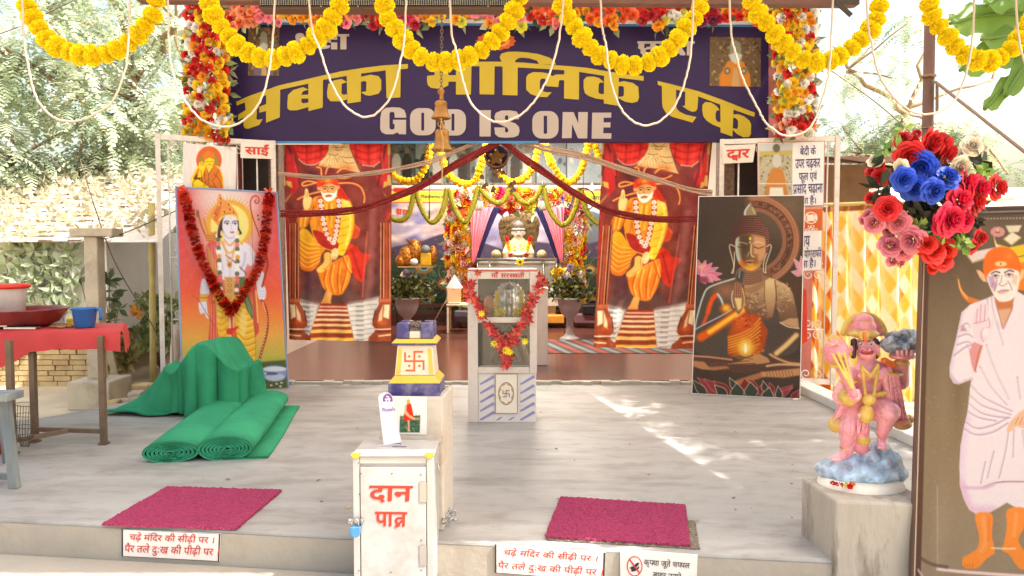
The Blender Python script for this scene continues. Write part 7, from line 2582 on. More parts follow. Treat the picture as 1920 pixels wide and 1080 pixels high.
for s_,lab in((1,'pink curtain with indigo edge drawn to the left of the shrine'),(-1,'pink curtain with indigo edge drawn to the right of the shrine')):
 X=(lambda x:x)if s_==1 else(lambda x:1940-x)
 t=thing('curtain',lab,'curtain',at(X(890),494,12.0),cur_g)
 def drape(top,botm,nm,mat,yo):
  m=MB()
  n,k=28,22
  vs=[]
  for j in range(k+1):
   v=j/k
   for i in range(n+1):
    u=i/n
    xt=top[0]+(top[1]-top[0])*u
    xb=botm[0]+(botm[1]-botm[0])*u
    x=xt+(xb-xt)*(v**.85)
    p=at(X(x),388+(493-388)*v+4*u*0,12.0+yo)
    vs.append(p+Vector((0,.03*math.sin(u*30),0)))
  m.add(vs,[(j*(n+1)+i,j*(n+1)+i+1,(j+1)*(n+1)+i+1,(j+1)*(n+1)+i)for j in range(k)for i in range(n)],None,True)
  return m.build(nm,mat,t)
 drape((882,926),(884,890),'pink_cloth',m_pinkc,0)
 drape((925,940),(889,896),'indigo_edge',m_bluec,.03)
shr=thing('shrine_altar','shrine altar with patterned throne back and a glass rail','altar',at(970,600,12.3))
thr=MB()
def pp(pts,Y,d=.05,col=None):
 return[at(x,y,Y)for x,y in pts]
tb=[(934,420),(940,408),(955,404),(975,398),(995,402),(1008,406),(1012,420),(1010,440),(1004,460),(1000,486),(946,486),(942,460),(936,440)]
tv=pp(tb,12.45)
nn=len(tv)
thr.add(tv+[v+Vector((0,.06,0))for v in tv],[tuple(range(nn)),tuple(range(2*nn-1,nn-1,-1))]+[(i,(i+1)%nn,(i+1)%nn+nn,i+nn)for i in range(nn)])
mt=pm('leopard_velvet',rgb(128,104,66),0.7,var=0.92,scale=20)
thr.build('throne_back',mt,shr)
rl=MB()
for x in(930,1016):
 rl.lathe([(.12,-.09),(.13,0),(.12,.09)],(0,0,0),20)if False else rl.ball(at(x,478,12.1),(.085,.12,.085),16,10)
rl.build('throne_arm',pm('pale_leopard',rgb(150,136,100),0.7,var=0.6,scale=40),shr)
rb=MB()
rb.tube([at(894,486,11.9),at(1044,486,11.9)],.022,10)
rb.tube([at(894,495,11.9),at(1044,495,11.9)],.010,8)
for x in(895,918,1019,1043):
 rb.tube([at(x,486,11.9),at(x,566,11.9)],.012,8)
rb.build('steel_rail',m_steel,shr)
bx_=MB()
a_,b_=at(896,500,12.0),at(1042,590,12.0)
bx_.box((a_.x,12.02,.2),(b_.x,12.7,at(960,490,12.0).z))
bx_.build('altar_block',pm('pale_marble',rgb(200,190,176),0.25,var=0.15,scale=3),shr)
gf_=MB()
gf_.box((a_.x,11.905,at(0,572,11.9).z),(b_.x,11.909,at(0,487,11.9).z))
gf_.build('glass_front',gm,shr)
gx,gy,gz=at(972,486,12.15).x,12.2,at(972,486,12.15).z
sk_,rb_,hd_,gd_=rgb(240,236,226),rgb(206,196,150),rgb(136,122,110),rgb(214,150,40)
R_=lambda x,y_,z_:(gx+x,gy+y_,gz+z_)
s_=mpp(12.2)
pr_=[('ell',R_(0,.02,.04),(.25,.18,.10),rb_),('cap',R_(0,.06,.08),R_(0,.05,.25),.16,.13,rb_),('cap',R_(-.15,.05,.25),R_(-.21,-.02,.10),.055,.05,rb_),('cap',R_(.15,.05,.25),R_(.21,-.02,.10),.055,.05,rb_),('cap',R_(0,.03,.27),R_(0,.01,.36),.06,.055,sk_),('ell',R_(0,-.01,.425),(.095,.09,.085),sk_),('ell',R_(0,.02,.555),(.122,.115,.105),hd_),('ell',R_(0,-.01,.48),(.125,.115,.022),hd_,.01),('ell',R_(-.1,.03,.43),(.018,.025,.04),sk_,.01),('ell',R_(.1,.03,.43),(.018,.025,.04),sk_,.01),('ell',R_(0,-.10,.415),(.014,.02,.03),sk_,.01),('ell',R_(-.034,-.086,.445),(.018,.01,.008),hd_,.004),('ell',R_(.034,-.086,.445),(.018,.01,.008),hd_,.004),('ell',R_(0,-.088,.375),(.03,.012,.008),rgb(170,110,90),.004),('cap',R_(-.21,-.02,.10),R_(-.05,-.16,.08),.045,.035,rb_),('cap',R_(.21,-.02,.10),R_(.05,-.16,.08),.045,.035,rb_),('ell',R_(0,-.17,.08),(.06,.035,.03),sk_)]
for k in range(26):
 a=k*2.4
 pr_.append(('ell',R_(.14*math.cos(a)*(1-k/60),-.10-.04*(k%2),.03+.012*k*.7),(.016,.02,.016),(rgb(150,140,96),rgb(226,216,170),gd_)[k%3],.004))
V_,F_,C_=sdf_figure(pr_,0.012,0.022)
ido=figure_mesh('seated_idol',V_,F_,C_,pm('painted_marble','attr',0.4,var=0.12,scale=20))
tag(ido,'seated white idol with a grey turban and long flower garlands on the throne','idol')
gr=thing('idol_garland','red and yellow flower garland worn by the seated idol','garland',R_(0,-.1,.4))
k=0
for s__ in(-1,1):
 for j,cn in enumerate(('red','red','amber','yellow','yellow','yellow','white','red')):
  put(ROSE[cn][k%2],gr,R_(s__*(.19-.009*j),-.13-.006*j,.34-j*.038),.04,(0,k,0),name='blossom')
  k+=1
sfl=MB()
c=at(975,491,11.8)
for k in range(12):
 a=k*pi/6
 d,t_=Vector((math.cos(a),0,math.sin(a))),Vector((-math.sin(a),0,math.cos(a)))
 sfl.add([c+d*.01,c+d*.045+t_*.016+Vector((0,-.01,0)),c+d*.075,c+d*.045-t_*.016+Vector((0,-.01,0))],[(0,1,2,3)],YEL)
sfl.ball(c+Vector((0,-.008,0)),(.02,.01,.02),10,6,(.02,.015,.01))
tag(sfl.build('sunflower',m_flower),'yellow sunflower on the steel rail before the idol','flower')
m_wd=pm('cream_wood',rgb(220,204,176),0.5,var=0.1)
lt=thing('lantern','small lantern with a pale pointed roof on the white stand, left of the cabinet','lantern',at(852,568,11.2))
l_=MB()
c=at(852,566,11.2)
l_.lathe([(.13,0),(.0,.2)],c+Vector((0,0,.21)),4,smooth=False)
l_.build('lantern_roof',pm('pale_blue_roof',rgb(214,226,230),0.4),lt)
l2=MB()
l2 .frustum((c.x,c.y),.095,.095,c.z,.095,.095,c.z+.205)
l2 .build('lantern_body',pm('peach_glass',rgb(222,150,110),0.3,var=0.2,emit=0.3),lt)
tb_=thing('side_table','low cream side table under the lantern','table',at(870,610,11.2))
t_=MB()
a_,b_=at(838,570,11.1),at(884,570,11.1)
t_.box((a_.x,11.0,a_.z-.02),(b_.x,11.5,a_.z))
t_.build('table_top',m_wd,tb_)
for x in(a_.x+.02,b_.x-.02):
 for y in(11.03,11.46):
  l=MB()
  l.box((x-.015,y-.015,.03),(x+.015,y+.015,a_.z-.021))
  l.build('leg',m_wd,tb_)
gods=thing('gold_deity_group','gold foil deity figures on a shelf before the left mural','figurines',at(785,498,12.4))
shf=MB()
a_,b_=at(748,499,12.4),at(814,499,12.4)
shf.box((a_.x,12.25,a_.z-.02),(b_.x,12.75,a_.z))
shf.build('shelf',pm('tan_shelf',rgb(176,140,90),0.5),gods)
m_gold=pm('crumpled_gold',rgb(186,120,44),0.35,0.5,var=0.7,scale=22,bump=1.0,bscale=26)
g1=MB()
for x,y,rx,rz in((762,480,.13,.17),(778,470,.11,.2),(752,488,.1,.1),(812,478,.07,.16)):
 g1 .ball(at(x,y,12.45),(rx,.1,rz),16,12)
for k in range(10):
 a=rng.uniform(-.8,.8)
 p=at(776+a*12,460,12.4)
 g1 .add([p,p+Vector((.03,-.02,.01)),p+Vector((a*.1,0,.12))],[(0,1,2)])
g1 .build('gold_figures',m_gold,gods)
g2=MB()
a_,b_=at(788,498,12.3),at(808,474,12.3)
g2 .box((a_.x,12.3,a_.z),(b_.x,12.4,b_.z))
g2 .build('yellow_cloth',pm('mustard_cloth',rgb(214,170,30),0.7,var=0.15,scale=30),gods,bevel=.02)
g3=MB()
g3 .ball(at(798,467,12.32),(.075,.06,.07),12,9)
g3 .build('grey_head',pm('grey_beads',rgb(120,126,130),0.5,var=0.5,scale=60),gods)
g4=MB()
g4 .ball(at(776,491,12.28),(.07,.05,.055),12,9)
g4 .build('white_face',m_white,gods)
m_urn=pm('grey_plastic_urn',rgb(176,168,168),0.5,var=0.06)
def urn(px,ybase,lab,hpx,seed,flowers):
 p=onz(px,ybase,0.028)
 s=mpp(p.y)*hpx
 t=thing('flower_urn',lab,'urn',p,'grey pedestal urns inside the hall')
 u=MB()
 u.lathe([(.001,0),(.24*s,.0),(.24*s,.03*s),(.14*s,.08*s),(.09*s,.16*s),(.085*s,.5*s),(.12*s,.54*s),(.2*s,.62*s),(.27*s,.78*s),(.29*s,.95*s),(.33*s,.97*s),(.33*s,1.0*s),(.27*s,1.0*s),(.2*s,.8*s)],(0,0,0),26)
 u.build('urn_body',m_urn,t,loc=(0,0,0))
 lv=MB()
 q=random.Random(seed)
 for k in range(190):
  a,r_=q.uniform(0,6.28),q.uniform(0,.62*s)
  c=Vector((r_*math.cos(a)*1.1,r_*math.sin(a)*.8,s*(1.0+q.uniform(0,.62)*(1-.5*r_/(.62*s)))))
  leaf_sprays(lv,c,.13*s,3,q,(rgb(96,108,44),rgb(66,80,36),rgb(120,128,60),rgb(54,60,34)))
 lv.build('plant_leaves',m_leafm,t,loc=(0,0,0))
 for k in range(flowers):
  o=put(ROSE['white'][0]if k%2 else LAV[0],t,Vector(t.location)+Vector((q.uniform(-.2,.3)*s,-.1*s,s*q.uniform(1.35,1.85))),.1*s,name='flower')
LAV=[rose_mesh(rgb(186,166,214),SMALL,5,3,2)]
urn(1068,636,'grey pedestal urn with a leafy plant, right of the glass cabinet',78,3,5)
urn(764,636,'grey pedestal urn with a leafy plant, left of the glass cabinet',78,4,3)
sm2=MB()
a_,b_=onz(1026,662,.032),onz(1330,664,.032)
y0,y1=a_.y,onz(1026,637,.032).y
n=30
wd=(b_.x-a_.x+.3)/n
for k in range(n):
 x=a_.x+k*wd
 c=(rgb(78,66,64),rgb(150,60,50),rgb(78,66,64),rgb(112,122,124))[k%4]
 sl_=-.30
 sm2 .add([(x,y0,.034),(x+wd,y0,.034),(x+wd+sl_,y1,.034),(x+sl_,y1,.034)],[(0,1,2,3)],c)
 sm2 .add([(x,y0,.028),(x+wd,y0,.028),(x+wd,y0,.034),(x,y0,.034)],[(0,1,2,3)],c)
tag(sm2 .build('striped_mat',pm('woven_stripes','attr',0.85,var=0.1,scale=60)),'striped red, grey and black mat on the hall floor','mat')
wp=MB()
p0_=onz(1012,685,.03)
wp.box((p0_.x-.1,p0_.y,.03),(onz(1027,685,.03).x,p0_.y+.3,.83))
wpo=thing('pedestal_box','tall white box standing right behind the glass cabinet','box',(p0_.x,p0_.y,.03))
wp.build('box_body',m_cabw,wpo,bevel=.004)
w2=MB()
w2 .box((p0_.x-.105,p0_.y-.01,.831),(onz(1027,685,.03).x+.005,p0_.y+.31,.85))
w2 .build('box_lid',m_cabw,wpo)
be_=thing('low_bench','long dark low bench before the back wall','bench',(0,12.3,.03))
m_bench=pm('dark_wood',rgb(74,46,40),0.35,var=0.15)
for y,th_ in((570,.05),(586,.03)):
 b2=MB()
 za=at(0,y,12.2).z
 b2 .box((-2.0,12.15,za-th_),(1.5,12.3,za))
 b2 .build('bench_rail',m_bench,be_)
for x in(-1.95,-.9,.6,1.4):
 b2=MB()
 b2 .box((x,12.16,.03),(x+.06,12.29,at(0,586,12.2).z-.032))
 b2 .build('leg',m_bench,be_)
def parcel(x0,x1,y0,y1,Y,nm,lab,c,cat):
 a,b=at(x0,y1,Y),at(x1,y0,Y)
 m=MB()
 m.box((a.x,Y,a.z),(b.x,Y+.3,b.z))
 tag(m.build(nm,pm(nm+'_finish',rgb(*c),0.5,var=0.12,scale=12),None,bevel=.008,origin=((a.x+b.x)/2,Y,a.z)),lab,cat)
parcel(852,884,584,604,11.7,'storage_crate','dark grey crate beneath the side table',(92,84,92),'crate')
parcel(1018,1058,592,606,11.7,'orange_box','orange box on the floor left of the right urn',(230,160,60),'box')
parcel(1078,1118,590,606,11.7,'pink_parcel','dull pink parcel on the floor by the right banner',(136,100,110),'parcel')
parcel(1092,1118,574,588,11.6,'music_player','small black music player on the pink parcel',(34,30,34),'music player')
parcel(1016,1052,541,574,11.9,'steel_tray_stack','stack of white trays right of the cabinet',(214,216,210),'trays')
# TINSEL GARLANDS
m_tinsel=pm('red_tinsel','attr',0.35,var=0.15,scale=80,spec=0.7,trans=0.1)
REDS=(rgb(214,44,22),rgb(190,26,14),rgb(228,74,40),rgb(170,20,12))
def ruffle(m,P,rad,q,step=1,tones=REDS):
 """crumpled foil discs strung along P."""
 for i,p in enumerate(P):
  a,b=P[max(i-1,0)],P[min(i+1,len(P)-1)]
  t=(b-a).normalized()
  x=t.orthogonal().normalized()
  y=t.cross(x)
  n=11
  R=rad*q.uniform(.85,1.1)
  c=q.choice(tones)
  vs=[p]
  for k in range(n):
   an=2*pi*k/n
   vs.append(p+(x*math.cos(an)+y*math.sin(an))*R*q.uniform(.8,1.15)+t*q.uniform(-.5,.5)*rad)
  for k in range(n):
   cc=tuple(v*q.uniform(.75,1.25)for v in c)
   m.add([vs[0],vs[1+k],vs[1+(k+1)%n]],[(0,1,2)],cc)
q=random.Random(12)
def board_pt(px,py,off=.03):
 TL,TR,BR,BL=arc_c
 n=(TR-TL).cross(BL-TL).normalized()
 if n.y>0:n=-n
 return onplane(px,py,TL+n*off,n)
W1=walk([(344,362),(352,390),(358,420),(366,450),(378,485),(392,515),(408,548),(424,572),(433,580)],2.6)
W2=walk([(506,366),(502,390),(500,420),(496,450),(490,480),(482,508),(466,535),(450,560),(437,580)],2.6)
tg=MB()
for W_ in(W1,W2):
 ruffle(tg,[board_pt(*p)for p in W_],.047,q)
gl=thing('tinsel_garland','thick red tinsel garland hung in a V over the archer picture board','garland',board_pt(433,600))
tg.build('tinsel',m_tinsel,gl)
tk=MB()
ruffle(tk,[board_pt(433+q.uniform(-2,2),578+k*1.6)for k in range(9)],.04,q)
tk.build('tassel_knot',m_tinsel,gl)
tt_=MB()
for q0 in((348,357),(504,361)):
 c=board_pt(*q0)
 tt_=MB()
 for k in range(5):
  d=Vector((q.uniform(-1,1),-.3,q.uniform(-.3,1.4))).normalized()
  s=d.orthogonal().normalized()
  tt_.add([c-s*.008,c+s*.008,c+d*.05+s*.014,c+d*.055-s*.01],[(0,1,2,3)],REDS[2])
 tt_.build('ribbon_tie',m_tinsel,gl)
cg=thing('foil_garland','garland of red foil flowers looped over the front of the glass cabinet','garland',at(950,640,CY-.05))
def foil_flower(px,py,s,seed):
 q=random.Random(seed)
 m=MB()
 c=at(px,py,CY-.045)
 for k in range(9):
  a=2*pi*k/9+q.uniform(-.3,.3)
  d=Vector((math.cos(a),q.uniform(-.6,.1),math.sin(a))).normalized()
  t=Vector((-math.sin(a),0,math.cos(a)))
  L=s*q.uniform(.7,1.25)
  w=s*q.uniform(.16,.26)
  m.add([c,c+d*L*.5+t*w+Vector((0,-w*.4,0)),c+d*L,c+d*L*.5-t*w-Vector((0,w*.2,0))],[(0,1,2,3)],tuple(v*q.uniform(.8,1.2)for v in q.choice(REDS)))
 m.build('foil_flower',m_tinsel,cg)
k=0
for px,py,s in((896,512,.035),(884,530,.045),(880,543,.06),(884,556,.06),(893,566,.055),(899,580,.05),(905,592,.05),(909,606,.03),(918,612,.05),(924,624,.05),(934,634,.05),(940,648,.055),(947,660,.06),(950,668,.06),(948,684,.05),(1012,519,.045),(1016,530,.055),(1009,542,.06),(1003,556,.055),(998,568,.05),(990,578,.055),(986,592,.06),(990,600,.055),(977,612,.055),(968,622,.05),(960,634,.055),(953,646,.05),(966,642,.045),(944,636,.04)):
 foil_flower(px,py,s,k)
 k+=1
yb=MB()
for px,py in((903,588),(926,644),(984,640),(950,656),(956,660),(948,658)):
 c=at(px,py,CY-.06)
 for j in range(8):
  a=j*.8
  d=Vector((math.cos(a),-.3,math.sin(a)))
  t=Vector((-math.sin(a),0,math.cos(a)))
  yb.add([c,c+d*.016+t*.006,c+d*.03,c+d*.016-t*.006],[(0,1,2,3)],YEL)
yb.build('yellow_bits',m_flower,cg)
yl_=thing('yellow_garland','small yellow flower string around the silver idol','garland',(ix,iy-.1,iz))
for s_ in(-1,1):
 for j in range(7):
  put(pom_y[j%3],yl_,(ix+s_*(.095+.008*math.sin(j)),iy-.09,iz+.06+j*.022),.016,name='marigold')
put(pom_y[0],yl_,(ix-.07,iy-.12,iz+.035),.042,name='marigold')
put(pom_y[1],yl_,(ix+.06,iy-.12,iz+.04),.04,name='marigold')
clf=MB()
cx_,cz_=ix,zt2+.05
clf.torus((cx_-.01,CY+.12,cz_+.02),.075,.010,'y',26,6,a0=0,a1=pi)
clf.ball((cx_-.01,CY+.1,cz_+.045),(.05,.03,.03),12,8)
clf.tube([(cx_-.12,CY+.2,cz_),(cx_-.08,CY+.2,cz_+.16),(cx_,CY+.2,cz_+.24),(cx_+.08,CY+.2,cz_+.16),(cx_+.13,CY+.2,cz_)],.03,10)
tag(clf.build('lower_idol',pm('dusky_stone',rgb(130,104,92),0.5,var=0.3,scale=20),None),'dusky stone figure behind the lower glass of the cabinet','idol')
# THE BOUQUET ON THE POLE
BY=2.88
bq_t=thing('flower_bouquet','big bouquet of red, blue and pink cloth roses tied to the brown pole','bouquet',at(1745,390,BY))
BIG=((3,.2,1.0),(4,.4,.92),(5,.62,.78),(6,.84,.58),(6,1.06,.3))
bcol=dict(red=rgb(214,24,26),blue=rgb(28,72,190),pink=rgb(228,130,146),hot=rgb(226,20,70),cream=rgb(240,226,200),scarlet=rgb(226,36,18))
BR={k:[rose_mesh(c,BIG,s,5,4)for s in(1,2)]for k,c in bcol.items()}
bl=[(1700,275,'red',27),(1692,262,'red',16),(1742,268,'red',25),(1770,285,'red',24),(1762,272,'red',20),(1706,290,'red',24),(1652,330,'red',16),(1650,312,'red',10),(1664,391,'red',21),(1633,372,'red',11),(1728,310,'blue',25),(1694,336,'blue',20),(1714,350,'blue',24),(1774,334,'blue',22),(1748,358,'blue',21),(1808,340,'hot',23),(1832,354,'hot',24),(1866,352,'red',22),(1796,376,'hot',26),(1826,380,'red',22),(1778,412,'hot',28),(1804,414,'hot',20),(1768,418,'hot',22),(1746,472,'scarlet',24),(1768,468,'scarlet',22),(1762,488,'scarlet',22),(1738,458,'scarlet',16),(1836,446,'red',16),(1822,462,'red',12),(1640,418,'pink',18),(1684,416,'pink',20),(1710,450,'pink',24),(1668,462,'pink',20),(1694,470,'pink',18),(1630,404,'pink',12),(1822,274,'cream',18),(1798,310,'cream',18),(1642,302,'cream',14),(1690,312,'cream',13),(1826,262,'cream',12)]
for i,(x,y,c,r)in enumerate(bl):
 dx,dy=(x-1745)/115,(y-375)/115
 dep=.16*max(0,1-dx*dx-dy*dy)+.03*((i*7)%3)
 r_=r*mpp(BY)*1.12
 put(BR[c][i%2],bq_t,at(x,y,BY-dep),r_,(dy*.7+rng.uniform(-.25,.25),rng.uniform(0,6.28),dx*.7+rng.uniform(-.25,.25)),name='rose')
q=random.Random(77)
for k in range(26):
 s0=bl[q.randrange(len(bl))]
 x,y=s0[0]+q.uniform(-24,24),s0[1]+q.uniform(-24,24)
 put(BR[s0[2]][k%2],bq_t,at(x,y,BY+.03),q.uniform(9,15)*mpp(BY),(q.uniform(-.8,.8),q.uniform(0,6),q.uniform(-.8,.8)),name='rose')
lv=MB()
q=random.Random(31)
DG=(rgb(46,54,36),rgb(62,70,48),rgb(84,78,52),rgb(38,42,30))
for k in range(240):
 a,r_=q.uniform(0,6.28),q.uniform(0,96)
 x,y=1742+r_*math.cos(a),380+r_*.92*math.sin(a)
 c=at(x,y,BY+q.uniform(-.03,.06))
 leaf_sprays(lv,c,.05,2,q,DG)
for x,y in((1660,290),(1815,290),(1838,330),(1650,350),(1656,380),(1700,400),(1720,410),(1740,420),(1680,440),(1735,400),(1765,280),(1840,300)):
 leaf_sprays(lv,at(x,y,BY-.06),.065,4,q,DG)
for x,y in((1725,425),(1752,440),(1758,456),(1722,432),(1805,454),(1800,462),(1660,280),(1690,245),(1845,325)):
 for _ in range(5):
  leaf_sprays(lv,at(x+q.uniform(-8,8),y+q.uniform(-8,8),BY-.1),.04,2,q,(rgb(120,160,60),rgb(160,190,90),rgb(96,130,80)))
lv.build('leaves',m_leafm,bq_t)
sm3=MB()
for k in range(14):
 x,y,c,r=bl[k*2]
 sm3 .tube([at(1745,400,BY+.05),at((x+1745)/2,(y+400)/2+6,BY),at(x,y,BY-.02)],.004,5)
sm3 .build('stems',pm('dark_stem',rgb(58,52,40),0.6),bq_t)
# GREEN CARPETS, DOOR MATS
m_green=pm('green_felt',rgb(62,160,118),0.95,var=0.16,scale=4,bump=0.6,bscale=260,spec=0.1,dirt=rgb(70,160,110),dscale=3,damt=0.35)
def roll(pa_,pb_,w,h,turns,nm,lab,flap=None):
 """rolled felt lying along pa_ -> pb_ (floor points); a flattened spiral swept along its length."""
 a,b=Vector(pa_),Vector(pb_)
 ax=(b-a).normalized()
 sx=Vector((ax.y,-ax.x,0))
 prof=[]
 n=int(turns*26)
 for k in range(n+1):
  t=k/n
  r=.1+.9*(1-t)
  an=-pi/2+turns*2*pi*t*-1
  x=math.cos(an)*r*w
  z=h+math.sin(an)*r*h*(1 if math.sin(an)>0 else 1)
  prof.append((x,max(z,.004)))
 if flap:
  prof=[(flap*(1-k/5),.006)for k in range(5)]+prof
 T=.017
 out,inn=[],[]
 for i,(x,z)in enumerate(prof):
  x0,z0=prof[max(i-1,0)]
  x1,z1=prof[min(i+1,len(prof)-1)]
  d=math.hypot(x1-x0,z1-z0)+1e-9
  nx_,nz_=-(z1-z0)/d,(x1-x0)/d
  out.append((x+nx_*T*.5,z+nz_*T*.5))
  inn.append((x-nx_*T*.5,z-nz_*T*.5))
 ring=out+inn[::-1]
 m=MB()
 K=14
 N=len(ring)
 q=random.Random(5)
 vs=[]
 for j in range(K+1):
  t=j/K
  sag=1-.06*math.sin(t*pi)+q.uniform(-.012,.012)
  for x,z in ring:
   vs.append(a+(b-a)*t+sx*x*(1+.03*math.sin(t*5))+Vector((0,0,z*sag)))
 fs=[(j*N+i,j*N+(i+1)%N,(j+1)*N+(i+1)%N,(j+1)*N+i)for j in range(K)for i in range(N)]
 M_=len(out)
 for i in range(M_-1):
  fs.append((i,i+1,N-2-i,N-1-i))
  fs.append((K*N+N-1-i,K*N+N-2-i,K*N+i+1,K*N+i))
 m.add(vs,fs,None,True)
 return tag(m.build(nm,m_green,None,origin=a),lab,'carpet','rolled green felt carpets on the platform')
ra,rb_2=onz(424,863,0),onz(505,765,0)
roll(ra,rb_2,.16,.070,6.5,'carpet_roll','green felt carpet roll nearest the door mat, its flap lying open to the right',flap=.24)
ra,rb_2=onz(322,867,0),onz(420,778,0)
roll(ra,rb_2,.165,.060,6,'carpet_roll','green felt carpet roll at the left, half under the heaped carpet')
def heap():
 m=MB()
 nr,na=60,300
 vs=[]
 ctr=onz(398,770,0)+Vector((0,.02,0))
 wrap=lambda a,b:math.atan2(math.sin(a-b),math.cos(a-b))
 def crease(x):
  return 1-abs(math.sin(x))**.7
 for j in range(nr+1):
  t=j/nr
  for i in range(na):
   a=2*pi*i/na
   tail=math.exp(-(wrap(a,pi*1.06)/.30)**2)
   R=.40+.03*math.sin(2*a+.6)+.02*math.sin(5*a+1)+.46*tail
   cr_=crease(a*3.5+.9+.25*math.sin(a*2))*.72+crease(a*7.5+2.1+.4*math.sin(a*3))*.34+.1*math.sin(a*17+t*3)
   if t<.5:
    s=0
    r=.36*(t/.5)*(1-.10*cr_)
   else:
    s=(t-.5)/.5
    r=.36*(1-.10*cr_)+(R-.36)*s**1.5-.13*cr_*s**.8
   x,y=r*math.cos(a),r*math.sin(a)*.85
   H=.42+.11*math.exp(-((x-.04)/.13)**2)+.03*math.sin(x*16+1)-.09*min(1,max(0,-x-.12)/.12)-.05*min(1,max(0,x-.16)/.1)
   z=H*(1-s**1.25)*(1-tail*.12*min(1,s*2))-.05*cr_*(t if t<.5 else.5)
   if t<.5:z+=.02*math.sin(a*3)*t
   if s>.9:z=max(z,.02+.02*math.sin((1-s)*31)+.012*math.sin(a*11))
   vs.append(ctr+Vector((x,y,max(z,.012))))
 fs=[(j*na+i,j*na+(i+1)%na,(j+1)*na+(i+1)%na,(j+1)*na+i)for j in range(nr)for i in range(na)]
 m.add(vs,fs,None,True)
 o=m.build('carpet_heap',m_green,None,origin=ctr)
 sd_=o.modifiers.new('thick','SOLIDIFY')
 sd_.thickness=.008
 return o
hp_=heap()
tag(hp_,'heaped green felt carpet draped into a tall mound before the archer board','carpet')
m_mat=pm('magenta_coir',rgb(206,82,122),0.95,var=0.28,scale=90,bump=1.0,bscale=160,spec=0.1,stretch=(1,2.6,1),dirt=rgb(160,46,86),dscale=40,damt=0.7)
m_mat2=pm('grey_coir',rgb(150,134,116),0.95,var=0.3,scale=90,bump=1.0,bscale=160)
def doormat(quad,th_,nm,lab,mat,group,z0=0.0):
 c=[onz(x,y,z0+th_)for x,y in quad]
 m=MB()
 n1,n2=90,60
 q=random.Random(2)
 vs=[]
 for j in range(n2+1):
  for i in range(n1+1):
   u,v=i/n1,j/n2
   p=c[0]*(1-u)*(1-v)+c[1]*u*(1-v)+c[2]*u*v+c[3]*(1-u)*v
   e=min(i,n1-i,j,n2-j)
   p=p+Vector((q.uniform(-.0035,.0035),q.uniform(-.0035,.0035),q.uniform(-.0035,.002)))
   vs.append(p)
 fs=[(j*(n1+1)+i,(j+1)*(n1+1)+i,(j+1)*(n1+1)+i+1,j*(n1+1)+i+1)for j in range(n2)for i in range(n1)]
 m.add(vs,fs,None,False)
 o=len(vs)
 rim=[i for i in range(n1+1)]+[j*(n1+1)+n1 for j in range(1,n2+1)]+[n2*(n1+1)+i for i in range(n1-1,-1,-1)]+[j*(n1+1)for j in range(n2-1,0,-1)]
 lowv=[Vector((vs[i].x,vs[i].y,z0+.002))for i in rim]
 o=len(m.v)
 m.v+=[tuple(p)for p in lowv]
 for k in range(len(rim)):
  k2=(k+1)%len(rim)
  m.f.append((rim[k],rim[k2],o+k2,o+k))
  m.c.append((1,1,1))
  m.sm.append(False)
 ctr=sum(c,Vector())/4
 return tag(m.build(nm,mat,None,origin=(ctr.x,ctr.y,z0)),lab,'door mat',group)
GM='magenta door mats on the platform edge'
doormat([(313,911),(529,917),(443,989),(190,981)],.014,'door_mat','magenta door mat left of the donation box, set askew above a step sign',m_mat,GM)
doormat([(1051,930),(1285,945),(1294,1021),(1021,1005)],.010,'door_mat','magenta door mat right of the donation box, lying over a grey mat',m_mat,GM,.0055)
doormat([(1045,962),(1303,975),(1312,1029),(1026,1012)],.005,'door_mat','worn grey mat peeping out from under the right magenta mat',m_mat2,None)
lit=MB()
q=random.Random(41)
for k in range(46):
 p=onz(q.uniform(330,1500),q.uniform(745,975),.004)
 a=q.uniform(0,6.28)
 d,s_=Vector((math.cos(a),math.sin(a),.15)),Vector((-math.sin(a),math.cos(a),0))
 L=q.uniform(.006,.018)
 lit.add([p-d*L,p+s_*L*.45+Vector((0,0,.004)),p+d*L,p-s_*L*.45+Vector((0,0,.003))],[(0,1,2,3)],q.choice((rgb(120,100,70),rgb(90,76,60),rgb(176,150,90),rgb(230,190,40),rgb(150,120,84))))
tag(lit.build('leaf_litter',m_flower),kind='stuff')
# STATUE ON ITS BLOCK
m_conc=pm('stained_concrete',rgb(184,174,160),0.8,var=0.12,scale=5,bump=0.25,bscale=30,dirt=rgb(92,70,48),dscale=5,damt=0.95,stretch=(1.6,1.6,.45))
blk=thing('statue_block','stained concrete block at the right end of the platform edge','block',(1.48,3.1,ZS))
b=MB()
fl,fr3=onz(1559,1049,0),onz(1709,1045,0)
bl_=onz(1519,1009,0)
zt_b=.252
dy_=.30
q0=[Vector((fl.x,edge_y(fl.x)-.022,ZG)),Vector((1.665,edge_y(1.66)-.022,ZG)),Vector((1.665,edge_y(1.66)+dy_,ZG)),Vector((bl_.x-.02,bl_.y+.06,ZG))]
q1=[Vector((p.x,p.y,zt_b))for p in q0]
b.add(q0+q1,[(0,3,2,1),(4,5,6,7),(0,1,5,4),(1,2,6,5),(2,3,7,6),(3,0,4,7)])
b.build('block_body',m_conc,blk,bevel=.012)
pl2=MB()
pl2 .lathe([(.001,.03),(.15,.028),(.17,.016),(.178,0)],(1.495,fl.y+.19,zt_b),36,sq=(1.0,.85))
pl2 .build('plaster_bed',pm('white_plaster',rgb(238,228,210),0.8,var=0.1,bump=0.4,bscale=40),blk)
SY=3.2
S=mpp(SY)
def sp3(px,py,d=0.0):
 p=at(px,py,SY+d)
 return(p.x,p.y,p.z)
PK,GD,BLU,RED,HAIR,GRY,WHT,ORG=rgb(246,170,178,.95),rgb(226,186,84),rgb(178,204,224),rgb(206,44,44),rgb(58,34,30),rgb(150,164,180),rgb(240,232,226),rgb(232,110,40)
PK2=rgb(230,138,150,.95)
P_=[]
